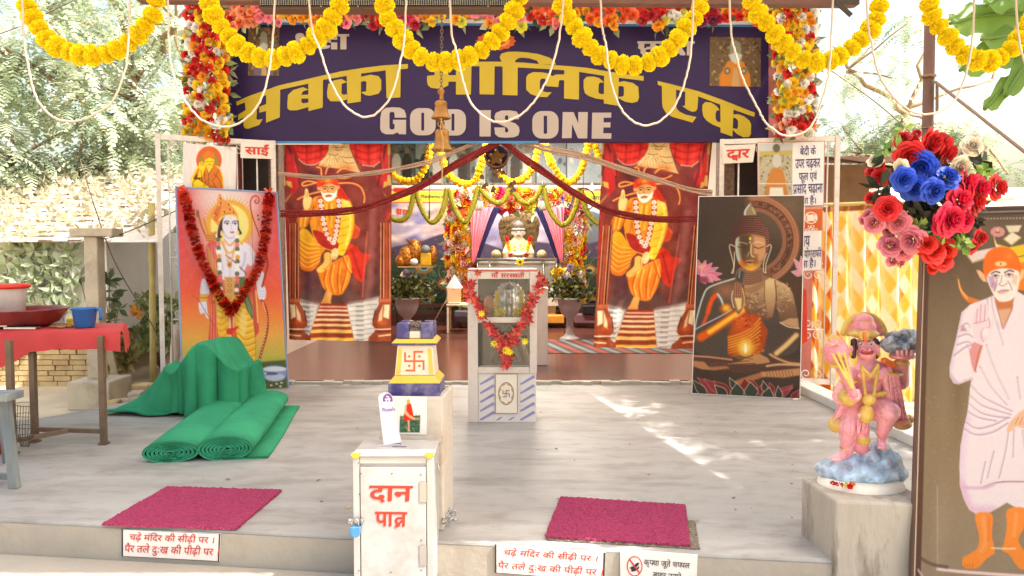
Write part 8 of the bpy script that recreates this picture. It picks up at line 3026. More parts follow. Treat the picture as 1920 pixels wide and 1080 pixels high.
def cap(a,b,ra,rb_,c,k=None):
 P_.append(('cap',sp3(*a),sp3(*b),ra*S,rb_*S,c)+((k,)if k else()))
def ell(a,r,c,k=None,rot=None):
 t=('ell',sp3(*a),tuple(v*S for v in r),c)
 if k or rot:t+=(k or.008,)
 if rot is not None:t+=(rot,)
 P_.append(t)
rz=lambda deg:Matrix.Rotation(math.radians(deg),3,'Y')
ell((1612,882),(70,60,26),BLU)
ell((1575,884),(42,50,20),BLU)
ell((1654,866),(32,42,32),BLU)
ell((1650,848),(22,30,20),BLU)
ell((1600,866),(34,30,14),BLU)
ell((1672,884),(20,40,22),BLU)
ell((1632,856,-.04),(16,20,14),BLU)
cap((1612,762),(1592,800,-.03),26,19,PK)
cap((1592,800,-.03),(1588,842,-.01),18,12,PK)
cap((1588,850,-.02),(1570,858,-.08),9,8,PK,.004)
ell((1567,860,-.085),(10,12,5),PK,.004)
for k in range(4):
 ell((1560+k*4.4,862-k*.4,-.105),(2.4,4,2.4),PK,.002)
cap((1634,762),(1666,772,-.09),27,20,PK)
cap((1666,772,-.09),(1654,812,-.05),18,11,PK)
cap((1654,826,-.05),(1656,836,-.11),9,8,PK,.004)
for k in range(4):
 ell((1648+k*4.6,839,-.135),(2.4,4,2.4),PK,.002)
ell((1588,838,-.01),(14,13,4.5),GD,.003)
ell((1626,752),(34,26,20),PK2)
cap((1620,770,-.07),(1614,838,-.04),10,14,PK2)
ell((1620,826,-.065),(12,7,10),GD,.004)
ell((1625,776,-.10),(13,9,18),GD,.005)
ell((1629,750,-.11),(13,8,10),GD,.004)
cap((1600,748,-.07),(1658,738,-.07),5,5,GD,.004)
ell((1628,730),(27,22,30),PK)
ell((1634,702),(36,25,28),PK)
ell((1622,704,-.07),(14,6,10),PK)
ell((1646,702,-.07),(14,6,10),PK)
cap((1616,686,-.075),(1622,742,-.09),3.4,3.4,GD,.003)
cap((1646,684,-.075),(1638,742,-.09),3.4,3.4,GD,.003)
cap((1616,688,-.08),(1632,706,-.095),3.6,4,GD,.003)
cap((1646,686,-.08),(1632,706,-.095),3.6,4,GD,.003)
cap((1622,742,-.09),(1638,742,-.09),3.4,3.4,GD,.003)
ell((1598,704),(17,17,16),PK)
cap((1596,704),(1578,742,-.03),16,16,PK)
cap((1578,744,-.04),(1602,742,-.12),16,12,PK)
ell((1602,740,-.13),(11,11,12),PK,.004)
for k in range(4):
 ell((1606,732+k*5.2,-.155),(7,5,2.6),PK,.002)
cap((1586,744,-.10),(1592,748,-.10),14.5,14,GD,.003)
cap((1600,740,-.16),(1575,676,-.10),6,14,PK2,.004)
ell((1568,660,-.09),(22,22,26),PK2,.006)
for k in(-1,0,1):
 cap((1598+k*2,728,-.175),(1572+k*11,664,-.14),2.2,3,GD,.003)
ell((1573,686,-.115),(17,14,5),GD,.003)
ell((1562,634,-.08),(10,10,8),GD,.003)
ell((1666,690),(15,16,14),PK)
cap((1668,692),(1688,716),15,14,PK)
cap((1690,716),(1692,682,-.03),14,12,PK)
ell((1690,680,-.04),(16,14,5),GD,.003)
ell((1692,668,-.03),(24,20,7),PK,.004)
for k in range(4):
 cap((1684+k*8,666,-.09),(1682+k*9,658,-.10),3,2.6,PK,.002)
ell((1690,648),(40,36,16),GRY,.006)
ell((1694,634),(32,30,16),GRY,.006)
ell((1672,646,-.04),(20,24,12),GRY,.004)
ell((1710,640),(18,24,14),GRY,.004)
for k,(x,y)in enumerate(((1668,640),(1684,628),(1700,624),(1690,642),(1708,640),(1676,652),(1698,650))):
 ell((x,y,-.09+.02*(k%2)),(9,9,5),(rgb(160,172,186),rgb(112,124,140))[k%2],.004,rz(-30+25*k))
cap((1658,676,-.07),(1674,684,-.06),6,6,ORG,.003)
cap((1664,694,-.05),(1678,752,-.03),8,11,PK2,.006)
cap((1678,752,-.03),(1690,790,-.02),11,14,PK2,.006)
cap((1656,694,-.06),(1668,748,-.05),6,8,PK,.004)
ell((1692,796,-.02),(18,12,10),GD,.004)
ell((1702,786,-.01),(12,10,9),GD,.004)
cap((1596,742,.02),(1574,786,.01),12,13,PK2,.006)
ell((1568,796,-.01),(15,12,16),GD,.004)
cap((1626,684),(1624,664),17,15,PK)
ell((1624,652),(21,20,22),PK)
ell((1626,664,-.045),(15,12,11),PK,.006)
ell((1626,660,-.085),(13,5,5.5),RED,.003)
ell((1622,656.5,-.094),(2.6,3,2.6),PK2,.002)
ell((1631,656,-.094),(2.6,3,2.6),PK2,.002)
cap((1618,662,-.096),(1636,661,-.096),1.4,1.4,rgb(150,24,26),.002)
for x in(1615,1634):
 ell((x,645,-.074),(4.6,3,2.8),WHT,.002)
 ell((x+.4,645,-.084),(1.9,2,2.0),HAIR,.0015)
 cap((x-6,640,-.072),(x+5,638.5,-.074),1.2,1.2,HAIR,.0015)
for x,s_ in((1601,-1),(1642,1)):
 cap((x,640,-.02),(x+s_*1,668,-.01),6,5,HAIR,.004)
 ell((x+s_*5,654,-.03),(3,5,6.5),PK,.003)
 ell((x+s_*6,664,-.03),(3,4,5),GD,.003)
ell((1620,626),(28,24,9),GD,.004)
ell((1620,614),(22,20,18),PK2,.006)
ell((1620,602),(18,16,14),PK2,.006)
for k in range(3):
 ell((1620,620-k*8,0),(23-k*3,21-k*2,2.6),GD,.003)
ell((1620,630,-.065),(10,7,10),GD,.004)
cap((1620,624,-.085),(1623,642,-.085),3,2,ORG,.002)
for k in range(21):
 a=math.radians(8+164*k/20)
 ell((1620+39*math.cos(a),630-40*math.sin(a),.03),(6.2,5,6.2),GD,.003)
for k in range(15):
 a=math.radians(8+164*k/14)
 ell((1620+30*math.cos(a),630-31*math.sin(a),.03),(5.6,5,5.6),PK2,.004)
for k in range(9):
 a=math.radians(200+140*k/8)
 ell((1630+17*math.cos(a),690-12*math.sin(a),-.082),(2.6,3,2.6),GD,.002)
for x0,y0,x1,y1,d in((1584,770,1578,830,-.07),(1596,768,1594,836,-.085),(1640,772,1664,790,-.145),(1648,760,1672,772,-.15)):
 cap((x0,y0,d),(x1,y1,d),1.2,1.2,PK2,.003)
for k in range(5):
 cap((1610+k*5,776,-.10),(1608+k*4,812,-.085),1.8,1.6,PK2 if k%2 else PK,.002)
for x,y,d in((1590,716,-.06),(1676,702,-.06)):
 ell((x,y,d),(17,12,4),GD,.002)
for k in range(6):
 cap((1668+k*3.4,706,-.085),(1676+k*4.6,784,-.065),1.5,1.8,PK2 if k%2 else PK,.002)
 ell((1680+k*4.4,796-k,-.07),(2,3,7),PK2 if k%2 else GD,.002)
for k in range(5):
 cap((1590-k*3,752+k*2,-.03),(1574-k*2.4,782+k,-.03),1.5,1.6,PK2 if k%2 else PK,.002)
for k in range(7):
 a=math.radians(20+140*k/6)
 cap((1568+20*math.cos(a),660-23*math.sin(a),-.10),(1568+6*math.cos(a),650-4*math.sin(a),-.135),1.6,1.4,GD if k%2 else PK2,.002)
cap((1612,652,-.085),(1606,660,-.07),1.3,1.2,PK2,.002)
cap((1638,651,-.085),(1643,659,-.07),1.3,1.2,PK2,.002)
V_,F_,C_=sdf_figure(P_,0.0039,0.007)
_rk=(np.abs(C_-np.array(BLU)).sum(1)<.02)|(np.abs(C_-np.array(GRY)).sum(1)<.25)&(C_[:,2]>C_[:,0])
_n=np.sin(V_@np.array([61.,23.,47.]))+np.sin(V_@np.array([-37.,53.,71.])+1)+.6*np.sin(V_@np.array([131.,-97.,59.]))+.5*np.abs(np.sin(V_@np.array([90.,20.,-110.])))*2
_c0=np.array(sp3(1640,870))
_dv=V_-_c0
_dv/=np.linalg.norm(_dv,axis=1,keepdims=True)+1e-9
V_=V_+_dv*(_n*.0032*_rk)[:,None]
C_=np.where((_rk&(_n>1.5))[:,None],np.minimum(C_*1.25,.95),np.where((_rk&(_n<-.6))[:,None],C_*.72,C_))
sta=thing('statue','painted pink monkey-faced statue with a mace, lifting a grey rock, on the concrete block','statue',(1.5,SY,zt_b+.02))
figure_mesh('statue_body',V_,F_,C_,pm('statue_paint','attr',0.35,var=0.1,scale=45,bump=0.2,bscale=50,spec=0.5,coat=.25,dirt=rgb(150,96,92),dscale=16,damt=.5),sta)
of=thing('flower_offering','small red and orange flower offering at the foot of the statue','flowers',(1.45,3.08,zt_b+.03))
for k,(x,y,c)in enumerate(((1568,908,'red'),(1577,909,'red'),(1586,909,'lime'),(1592,908,'orange'),(1598,907,'amber'),(1594,912,'red'),(1562,906,'red'))):
 p=onz(x,y,zt_b+.036)
 put(ROSE[c][k%2],of,p,.014,(-1.2,k,.4),name='blossom')
# TABLE AT THE LEFT AND WHAT STANDS ON IT
m_redcl=pm('red_table_cloth',rgb(200,62,62),0.7,var=0.1,scale=5,bump=0.2,bscale=120)
m_leg=pm('rusty_table_leg',rgb(120,98,78),0.55,0.2,var=0.2,scale=14)
TZ=.735
tab=thing('food_table','steel-legged table with a bright red cloth at the left edge','table',(-3.0,5.0,0))
tx0,tx1,ty0,ty1=-4.3,-2.52,4.80,5.28
cl=MB()
n=40
def cloth_row(pts):
 return pts
vs=[]
rows=[]
for j,(dy,z)in enumerate(((ty1-ty0+.02,TZ-.08),(ty1-ty0+.018,TZ-.004),(ty1-ty0,TZ+.003),(.02,TZ+.003),(0,TZ+.001),(-.014,TZ-.012),(-.018,TZ-.06),(-.022,TZ-.125))):
 for i in range(n+1):
  u=i/n
  x=tx0+(tx1-tx0)*u
  droop=0
  zz=z
  if j>=6:
   zz+=.005*math.sin(u*41+2*math.sin(u*9))+.006*math.sin(u*17)
   if x<-3.08:
    zz-=(.16 if j==7 else.06)*min(1,(-3.08-x)/.3)
  vs.append((x-max(0,dy)*.48,ty0+dy-(.006*math.sin(u*47)if j>=6 else 0),zz))
cl.add(vs,[(j*(n+1)+i,j*(n+1)+i+1,(j+1)*(n+1)+i+1,(j+1)*(n+1)+i)for j in range(7)for i in range(n)],None,True)
rs_=[]
for j,(dx,z)in enumerate(((0.0,TZ+.002),(.014,TZ-.012),(.02,TZ-.06),(.026,TZ-.13))):
 for i in range(13):
  v=i/12
  rs_.append((tx1-.48*(ty1-ty0)*v+dx+.012*math.sin(v*16)*(j>1),ty0-.012+(ty1-ty0+.02)*v,z-(.03*math.sin(v*9)**2 if j==3 else 0)))
cl.add(rs_,[(j*13+i,j*13+i+1,(j+1)*13+i+1,(j+1)*13+i)for j in range(3)for i in range(12)],None,True)
cl.build('table_cloth',m_redcl,tab)
tp_=MB()
tp_.prism([(tx0,ty0),(tx1,ty0),(tx1-.48*(ty1-ty0),ty1),(tx0,ty1)],(0,0,TZ-.03),(1,0,0),(0,1,0),(0,0,.03))
tp_.build('table_top',m_leg,tab)
for x,yb_,yy_ in((66,829,4.87),(195,833,4.85),(24,852,4.60)):
 pz=onz(x,yb_,0)
 l=MB()
 l.box((pz.x-.017,pz.y-.017,.012),(pz.x+.017,pz.y+.017,TZ-.031))
 l.box((pz.x-.026,pz.y-.026,0),(pz.x+.026,pz.y+.026,.012))
 l.build('leg',m_leg,tab)
s_=MB()
b_,c_,a_=onz(66,829,0),onz(195,833,0),onz(24,852,0)
up=Vector((0,0,.085))
s_.bar(b_+up+Vector((.018,0,0)),c_+up-Vector((.018,0,0)),.026)
s_.bar((b_+c_)/2+up-Vector((0,.014,0)),a_+up+Vector((.018,0,0)),.026)
s_.build('stretcher',m_leg,tab)
pan=thing('frying_pan','wide red-brown metal bowl on the red table','pan',at(38,612,4.98))
pc_=at(36,612,5.0)
p_=MB()
R=.285
p_.lathe([(.001,.0),(.16,.002),(.22,.03),(R*.96,.11),(R,.118),(R*.98,.121),(R*.93,.112),(.2,.035),(.001,.012)],(pc_.x,5.03,TZ+.006),36)
p_.build('pan_body',pm('smoked_red_enamel',rgb(150,66,62),0.3,0.3,var=0.3,scale=6,dirt=rgb(60,44,40),dscale=5,damt=0.7),pan)
tub=thing('storage_tub','white plastic tub with a red lid behind the red-brown bowl','tub',(at(20,600,5.22).x,5.2,TZ))
t_=MB()
t_.lathe([(.001,0),(.12,.0),(.135,.25)],(at(20,600,5.22).x,5.16,TZ+.003),26)
t_.build('tub_body',pm('milky_plastic',rgb(244,236,232),0.4,var=0.04,trans=.3),tub)
t_=MB()
t_.lathe([(.001,.285),(.14,.283),(.158,.278),(.16,.255),(.14,.25)],(at(20,600,5.22).x,5.16,TZ+.003),26)
t_.build('tub_lid',pm('red_plastic',rgb(224,48,34),0.35,var=0.05),tub)
mug=thing('mug','blue plastic mug with a handle on the right end of the red table','mug',at(159,608,4.95))
mc=at(159,608,4.95)
mc.z=TZ+.004
m_blu=pm('blue_plastic',rgb(44,110,186),0.35,var=0.06)
g_=MB()
g_.lathe([(.001,.004),(.054,0),(.06,.006),(.076,.122),(.084,.126),(.083,.131),(.074,.13),(.055,.012),(.001,.01)],mc,26)
g_.build('mug_body',m_blu,mug)
g_=MB()
g_.tube([mc+Vector(p)for p in((.074,0,.122),(.096,0,.124),(.108,0,.112),(.108,0,.07),(.107,0,.05))],.011,8)
g_.build('handle',m_blu,mug)
tr_=MB()
c=at(48,616,4.86)
tr_.box((c.x-.12,4.82,TZ+.004),(c.x+.09,4.88,TZ+.02))
tr_.box((c.x-.15,4.825,TZ+.02),(c.x-.10,4.87,TZ+.045))
tag(tr_.build('steel_tongs_tray',m_steel,None,bevel=.003,origin=(c.x,4.85,TZ+.004)),'small steel tray before the red-brown bowl','tray')
yb_=MB()
c=at(135,604,5.12)
yb_.box((c.x-.03,5.1,TZ+.004),(c.x+.03,5.14,TZ+.05))
tag(yb_.build('yellow_packet',pm('yellow_packet',rgb(230,206,80),0.4,var=0.2,scale=40),None,bevel=.006,origin=(c.x,5.12,TZ)),'small yellow packet behind the blue mug','packet')
bw_=MB()
q=random.Random(3)
for k in range(9):
 p=at(q.uniform(100,130),q.uniform(606,611),4.93)
 bw_.ball((p.x,4.9+q.uniform(0,.1),TZ+.012),(.03,.02,.01),8,6)
tag(bw_.build('dried_leaf_bundle',pm('dry_leaf_brown',rgb(150,120,70),0.8,var=0.3)),'small heap of dry leaves beside the blue mug','leaves')
stl=thing('stool','worn grey-blue wooden stool cut by the left edge of the picture','stool',onz(20,915,0))
m_wgrey=pm('weathered_grey_wood',rgb(128,132,130),0.75,var=0.25,scale=14,stretch=(1,1,.25),dirt=rgb(86,110,128),dscale=6,damt=0.6)
for a_,b_ in(((10,752,3.92),(28,918,3.88)),((-150,752,3.92),(-168,918,3.88)),((4,748,4.25),(16,880,4.35))):
 l=MB()
 pa_=at(*a_)
 pb2=at(*b_)
 pb2 .z=0.0
 l.bar(pb2,pa_,.045,.035)
 l.build('leg',m_wgrey,stl)
t_=MB()
pa_,pb2=at(-170,752,3.85),at(27,752,3.85)
t_.box((pa_.x,3.82,pa_.z),(pb2 .x-.02,3.96,pa_.z+.04))
t_.build('seat',m_wgrey,stl,bevel=.004)
t_=MB()
t_.bar(at(-160,893,3.93),at(18,893,3.93),.03,.03)
t_.build('stretcher',m_wgrey,stl)
bk2=thing('bucket','red plastic bucket under the table at the left edge','bucket',onz(-10,850,0))
b=MB()
c=onz(-12,848,0)
b.lathe([(.001,.004),(.085,0),(.115,.27),(.122,.275),(.122,.295),(.108,.29),(.08,.02),(.001,.01)],c,26)
b.build('bucket_body',pm('red_plastic',rgb(224,48,34),0.35),bk2)
b=MB()
b.torus(c+Vector((0,0,.28)),.12,.004,'y',20,6,a0=-.2,a1=pi+.2,M=Matrix.Rotation(1.1,3,'X'))
b.build('handle',m_steel,bk2)
wb=MB()
for k in range(9):
 u=k/8
 x=28+42*u
 wb.tube([at(x,758+3*math.sin(u*3),4.5),at(x-2,800+14*math.sin(u*pi),4.47),at(46+(x-46)*.35,838,4.5)],.0022,5)
for y,w in((758,1),(778,.97),(800,.86),(818,.66)):
 wb.tube([at(49+22*w*math.cos(a),y+4*math.sin(a),4.5+.08*math.sin(a))for a in np.linspace(0,2*pi,18)],.0022,5)
tag(wb.build('wire_basket',m_iron),'thin wire basket hanging by the table leg','basket')
# YARD ON THE LEFT
m_brick=pm('yellow_brick',rgb(206,178,128),0.9,var=0.2,scale=6,bump=0.4,bscale=30,dirt=rgb(170,130,86),dscale=4,damt=0.6)  # yellowish colour of the brick itself
house=thing('village_house','low whitewashed house with a tiled roof and brick base behind the table','house',(-5.9,8.7,ZG))
hx0,hx1,hy0=-9.5,-4.72,8.7
w_=MB()
w_.box((hx0,hy0,.30),(hx1,hy0+3,1.5))
w_.build('wall',m_whitewash,house)
bw2=MB()
q=random.Random(9)
rowh=.062
for r in range(10):
 x=hx0-.1+(r%2)*.1
 while x<hx1+.12:
  bwid=q.uniform(.18,.22)
  bw2 .box((x,hy0-.10+q.uniform(-.012,.012),ZG+r*rowh),(x+bwid-.012,hy0-.005,ZG+r*rowh+rowh-.008))
  x+=bwid
bw2 .build('brick_base',m_brick,house)
crp=MB()
q2=random.Random(8)
for k in range(900):
 y=q2 .uniform(-.3,1.4)
 x=q2 .uniform(hx0+2,hx1+.6)
 leaf_sprays(crp,(x,hy0-.05+y,1.42+(y+.3)*.477+q2 .uniform(0,.12)),.10,2,q2,(rgb(226,214,190),rgb(206,200,170),rgb(236,226,206),rgb(186,180,150)))
for k in range(160):
 x=q2 .uniform(hx0+2.5,-5.4)
 leaf_sprays(crp,(x,hy0-.14,q2 .uniform(.7,1.5)),.10,3,q2,(rgb(196,204,160),rgb(216,220,186),rgb(160,172,126)))
m_leafA=pm('feathery_leaf','attr',0.55,var=0.15,scale=2.0,trans=0.45,spec=0.3)
tag(crp.build('creeper',m_leafA,None,origin=(-5.9,8.6,1.4)),'pale dry creeper spread over the roof of the village house','creeper')
d_=MB()
da,db_=at(76,600,hy0),at(118,497,hy0)
nn=16
vs=[]
for i in range(nn+1):
 x=da.x+(db_.x-da.x)*i/nn
 vs+=[(x,hy0-.02-.012*(i%2),.3),(x,hy0-.02-.012*(i%2),db_.z)]
d_.add(vs,[(2*i,2*i+2,2*i+3,2*i+1)for i in range(nn)])
d_.build('door',pm('grey_tin_sheet',rgb(176,176,178),0.5,0.3,var=0.1),house)
rt=MB()
m_tile=pm('old_clay_tiles',rgb(244,230,216),0.9,var=0.2,scale=20,bump=0.6,bscale=24,dirt=rgb(206,186,168),dscale=5,damt=0.6)
for r in range(14):
 for k in range(34):
  x=hx0-.3+k*.155+(r%2)*.07
  y=hy0-.3+r*.13
  z=1.36+r*.062
  y+=q.uniform(-.03,.03)
  rt.box((x,y,z+q.uniform(-.015,.015)),(x+.15,y+.2,z+.02+q.uniform(-.006,.02)))
rt.add([(hx0-.3,hy0-.28,1.345),(hx1+.75,hy0-.28,1.345),(hx1+.75,hy0+1.7,2.29),(hx0-.3,hy0+1.7,2.29)],[(0,1,2,3)])
rt.build('roof',m_tile,house)
wl_=MB()
a_,b_=at(128,600,11.5),at(345,600,11.5)
wl_.box((a_.x-.4,11.5,ZG),(b_.x+2.0,11.7,at(200,466,11.5).z))
tag(wl_.build('boundary_wall',m_whitewash),'bright whitewashed boundary wall behind the concrete post','wall')
post=thing('concrete_post','weathered concrete post with a cap beam on a square footing','post',onz(168,762,ZG))
m_oldc=pm('weathered_concrete',rgb(206,190,164),0.9,var=0.12,scale=4,bump=0.4,bscale=20,dirt=rgb(140,120,96),dscale=3,damt=0.7)
fc=onz(126,770,ZG)
f2=onz(205,770,ZG)
b=MB()
ftop=at(126,716,fc.y).z
b.box((fc.x,fc.y,ZG),(f2 .x,fc.y+.45,ftop))
b.build('footing',m_oldc,post,bevel=.015)
b=MB()
pa_,pb2=at(167,600,fc.y+.2),at(192,600,fc.y+.2)
ztp=at(180,444,fc.y+.2).z
b.box((pa_.x,fc.y+.14,ftop),(pb2 .x,fc.y+.28,ztp))
b.build('shaft',m_oldc,post,bevel=.01)
b=MB()
c0,c1_=at(140,444,fc.y+.2),at(220,430,fc.y+.2)
b.box((c0 .x,fc.y+.1,ztp+.002),(c1_.x,fc.y+.32,ztp+.085))
b.build('cap_beam',m_oldc,post,bevel=.01)
rk=thing('rubble_heap','small heap of broken bricks and stones by the post footing','rubble',onz(235,762,ZG))
for k in range(14):
 x,y=q.uniform(196,272),q.uniform(738,764)
 p=onz(x,y+6,ZG)
 m=MB()
 sx_,sy_,sz_=q.uniform(.05,.13),q.uniform(.05,.1),q.uniform(.03,.06)
 M=Matrix.Translation(p+Vector((0,0,sz_+(.06 if k%3==0 else 0))))@Matrix.Rotation(q.uniform(-.4,.4),4,'Z')@Matrix.Rotation(q.uniform(-.15,.15),4,'X')
 m.box((-sx_,-sy_,-sz_),(sx_,sy_,sz_),None,M)
 m.build('stone',m_brick if k%2 else m_oldc,rk,bevel=.012)
for(x0,y0,x1,y1,Y,r,nm,lab,c)in((160,712,205,606,7.9,.04,'wooden_prop','pale plank leaning beside the concrete post',(206,186,150)),(286,660,284,380,8.6,.035,'bamboo_pole','yellowish bamboo pole left of the left gate leaf',(196,176,110)),(322,700,331,610,7.3,.045,'bamboo_pole','thick pale bamboo stub behind the left gate leaf',(220,196,170)),(225,690,193,600,7.8,.03,'wooden_prop','thin plank leaning right of the concrete post',(196,176,140))):
 m=MB()
 a_,b_=at(x0,y0,Y),at(x1,y1,Y)
 if nm=='bamboo_pole':
  a_.z=ZG
  nseg=7
  m.tube([a_+(b_-a_)*(i/nseg)for i in range(nseg+1)],r,10,rs=[r*(1.12 if i%2 else.96)for i in range(nseg+1)])
 else:
  a_.z=ZG
  m.bar(a_,b_,r*2,r)
 tag(m.build(nm,pm(nm+str(x0),rgb(*c),0.8,var=0.15,scale=10),None,origin=a_),lab,'pole' if nm=='bamboo_pole' else 'plank')
# YARD ON THE RIGHT
ck=paint_check()
def ckwarp(u,v):
 o=np.zeros(u.shape+(3,))
 o[...,1]=.05*np.sin(u*52)+.03*np.sin(u*23+1)
 return o
m_check=pm('check_cloth','attr',0.75,var=0.04,scale=20,trans=0.3)
cc_,_=pic(ck,'check_curtain','bright yellow, orange and white diamond check cloth wall beyond the right gate','curtain',7.7,m_check,warp=ckwarp)
for c in _:
 pass
cr_=MB()
a_,b_=at(1495,386,7.66),at(1900,372,7.66)
cr_.tube([a_,b_],.02,8)
cr_.build('curtain_rope',m_string,cc_)
wc=MB()
a_,b_=at(1640,500,9.5),at(2200,345,9.5)
wc.box((a_.x,9.5,ZG),(b_.x,9.7,at(1700,352,9.5).z))
tag(wc.build('side_wall',m_whitewash),'plain pale wall behind the bouquet and standee','wall')
shd=thing('tin_shed','dark-roofed shed showing beyond the right gate leaf','shed',at(1600,380,10.5))
a_=at(1548,310,10.2)
b_=at(1665,345,11.4)
r_=MB()
r_.add([(a_.x-1.2,10.0,a_.z+.25),(b_.x+.3,10.0,b_.z-.02),(b_.x+.3,12.4,b_.z+.42),(a_.x-1.2,12.4,a_.z+.7)],[(0,1,2,3)])
r_.add([(a_.x-1.2,10.0,a_.z+.22),(b_.x+.3,10.0,b_.z-.05),(b_.x+.3,12.4,b_.z+.39),(a_.x-1.2,12.4,a_.z+.67)],[(3,2,1,0)])
r_.build('roof',pm('rusty_tin',rgb(128,100,80),0.7,var=0.2),shd)
r_=MB()
r_.box((a_.x-1.2,11.0,ZG),(b_.x+.2,12.2,a_.z+.1))
r_.build('wall',pm('mud_wall',rgb(150,120,92),0.9,var=0.15),shd)
m_=MB()
m_.box((a_.x-1.2,10.05,a_.z+.02),(b_.x+.3,10.12,a_.z+.1))
m_.build('eave_beam',m_brown,shd)
# TREES AND PLANTS
m_leafA=pm('feathery_leaf','attr',0.55,var=0.15,scale=2.0,trans=0.45,spec=0.3)
m_bark=pm('pale_bark',rgb(170,142,110),0.9,var=0.25,scale=8,bump=0.6,bscale=30)
def frond(m,p,d,L,wd,q,col,n=9):
 """one drooping feather leaf: paired leaflets on a bending midrib."""
 d=d.normalized()
 side=d.cross(Vector((0,0,1)))
 if side.length<.05:side=Vector((1,0,0))
 side.normalize()
 cur=p.copy()
 dirv=d.copy()
 for k in range(n):
  t=k/n
  dirv=(dirv+Vector((0,0,-.16))).normalized()
  cur=cur+dirv*(L/n)
  w=wd*math.sin(pi*(t*.85+.12))
  upn=side.cross(dirv)
  tone=q.uniform(.8,1.2)
  c=tuple(x*tone for x in col)
  for s in(-1,1):
   e=cur+side*s*w+dirv*w*.45-Vector((0,0,w*.25))
   hw_=dirv*(L/n)*.36
   m.add([cur-hw_,e-hw_*.4,e+hw_*.4,cur+hw_],[(0,1,2,3)],c)
def limb(m,a,b,r0,r1,q,n=6,wob=.08):
 a,b=Vector(a),Vector(b)
 L=(b-a).length
 pts=[a+(b-a)*(i/n)+Vector((q.uniform(-1,1),q.uniform(-1,1),q.uniform(-.5,.5)))*wob*L*math.sin(pi*i/n)for i in range(n+1)]
 m.tube(pts,r0,9,rs=[r0+(r1-r0)*i/n for i in range(n+1)])
 return pts
def feather_tree(lab,base,clumps,trunk_pts,nfr,Lr,col,seed,group,name='feathery_tree'):
 q=random.Random(seed)
 t=thing(name,lab,'tree',base,group)
 tm=MB()
 for a,b,r0,r1 in trunk_pts:
  limb(tm,a,b,r0,r1,q)
 lv=MB()
 tot=sum(c[1]for c in clumps)
 for c,wgt,R in clumps:
  c=Vector(c)
  k=int(nfr*wgt/tot)
  nsub=max(3,k//26)
  subs=[]
  for _ in range(nsub):
   d=Vector((q.gauss(0,1),q.gauss(0,1),q.gauss(0,.8))).normalized()*(q.random()**.45)
   subs.append(c+Vector((d.x*R[0],d.y*R[1],d.z*R[2])))
  for sp in subs:
   near=min((Vector(b)for a,b,*_ in trunk_pts),key=lambda v:(v-sp).length)
   if True:limb(tm,near,sp,.022,.008,q,4)
   ccol=q.choice(col)
   for _ in range(k//nsub):
    d=Vector((q.uniform(-1,1),q.uniform(-1,1),q.uniform(-.2,.7)))
    frond(lv,sp+Vector((q.gauss(0,.16),q.gauss(0,.16),q.gauss(0,.12))),d,q.uniform(*Lr),q.uniform(.05,.085),q,ccol)
 tm.build('trunk',m_bark,t)
 lv.build('crown',m_leafA,t)
 return t
LFA=(rgb(206,217,186),rgb(222,231,206),rgb(180,195,162),rgb(234,240,220))
LFB=(rgb(172,186,144),rgb(146,162,122),rgb(196,206,166),rgb(124,138,104))
GT='trees behind the temple yard'
def cpx(px,py,Y):return tuple(at(px,py,Y))
feather_tree('big feathery-leaved tree filling the upper left, nearest the table',(-6.2,11.5,ZG),[(cpx(60,60,10),5,(1.5,1.2,.8)),(cpx(230,40,11),5,(1.3,1.2,.8)),(cpx(90,230,10.2),6,(1.6,1.2,.8)),(cpx(270,210,10.6),5,(.9,1.0,.8)),(cpx(190,320,10.5),4,(1.3,.9,.5)),(cpx(30,350,10.2),3,(1.2,.9,.4)),(cpx(-120,150,10),3,(1.2,1,1.2)),(cpx(160,-120,10.5),4,(2.2,1.4,.7))],[((-6.2,11.5,ZG),cpx(262,190,11.2),.13,.09),(cpx(262,190,11.2),cpx(190,-60,10.8),.085,.05),(cpx(255,150,11.2),cpx(330,40,10.6),.05,.03),(cpx(262,190,11.2),cpx(60,120,10.2),.05,.025),(cpx(240,80,11.0),cpx(90,20,10.2),.04,.02),(cpx(262,190,11.2),cpx(150,330,10.4),.04,.015),(cpx(262,190,11.2),cpx(30,300,10.2),.035,.015)],2600,(.4,.8),LFA,3,GT)
feather_tree('darker bushy tree behind the boundary wall, left of the left gate leaf',(-7.5,14.5,ZG),[(cpx(250,400,13.5),5,(1.3,1,.7)),(cpx(120,400,14),4,(1.6,1,.6)),(cpx(330,300,13.5),4,(.8,1,1.0)),(cpx(330,520,12.6),3,(.7,.6,.9)),(cpx(20,250,15),4,(1.6,1,1.2)),(cpx(200,150,15),5,(2.2,1,1.8))],[((-7.2,14.2,ZG),cpx(230,400,14),.15,.08),(cpx(230,400,14),cpx(150,180,14.5),.08,.04),(cpx(230,400,14),cpx(330,330,13.5),.05,.03)],1100,(.4,.7),LFB,5,GT)
feather_tree('thin pale tree with sparse sprays against the white sky, right of the name board',(6.4,15,ZG),[(cpx(1640,60,13),2.2,(1.0,1,.5)),(cpx(1660,180,13),2.4,(1.2,1,.6)),(cpx(1800,200,13.5),2.2,(1.4,1,.5)),(cpx(1560,110,14),.8,(.5,.8,.6)),(cpx(1880,60,14),1.5,(1.2,1,.8))],[((6.6,14,ZG),cpx(1700,215,13.4),.10,.06),(cpx(1700,215,13.4),cpx(1590,130,13),.05,.03),(cpx(1700,215,13.4),cpx(1760,40,13.4),.04,.02),(cpx(1690,205,13.4),cpx(1860,150,13.4),.035,.015)],330,(.35,.6),LFA,7,GT)
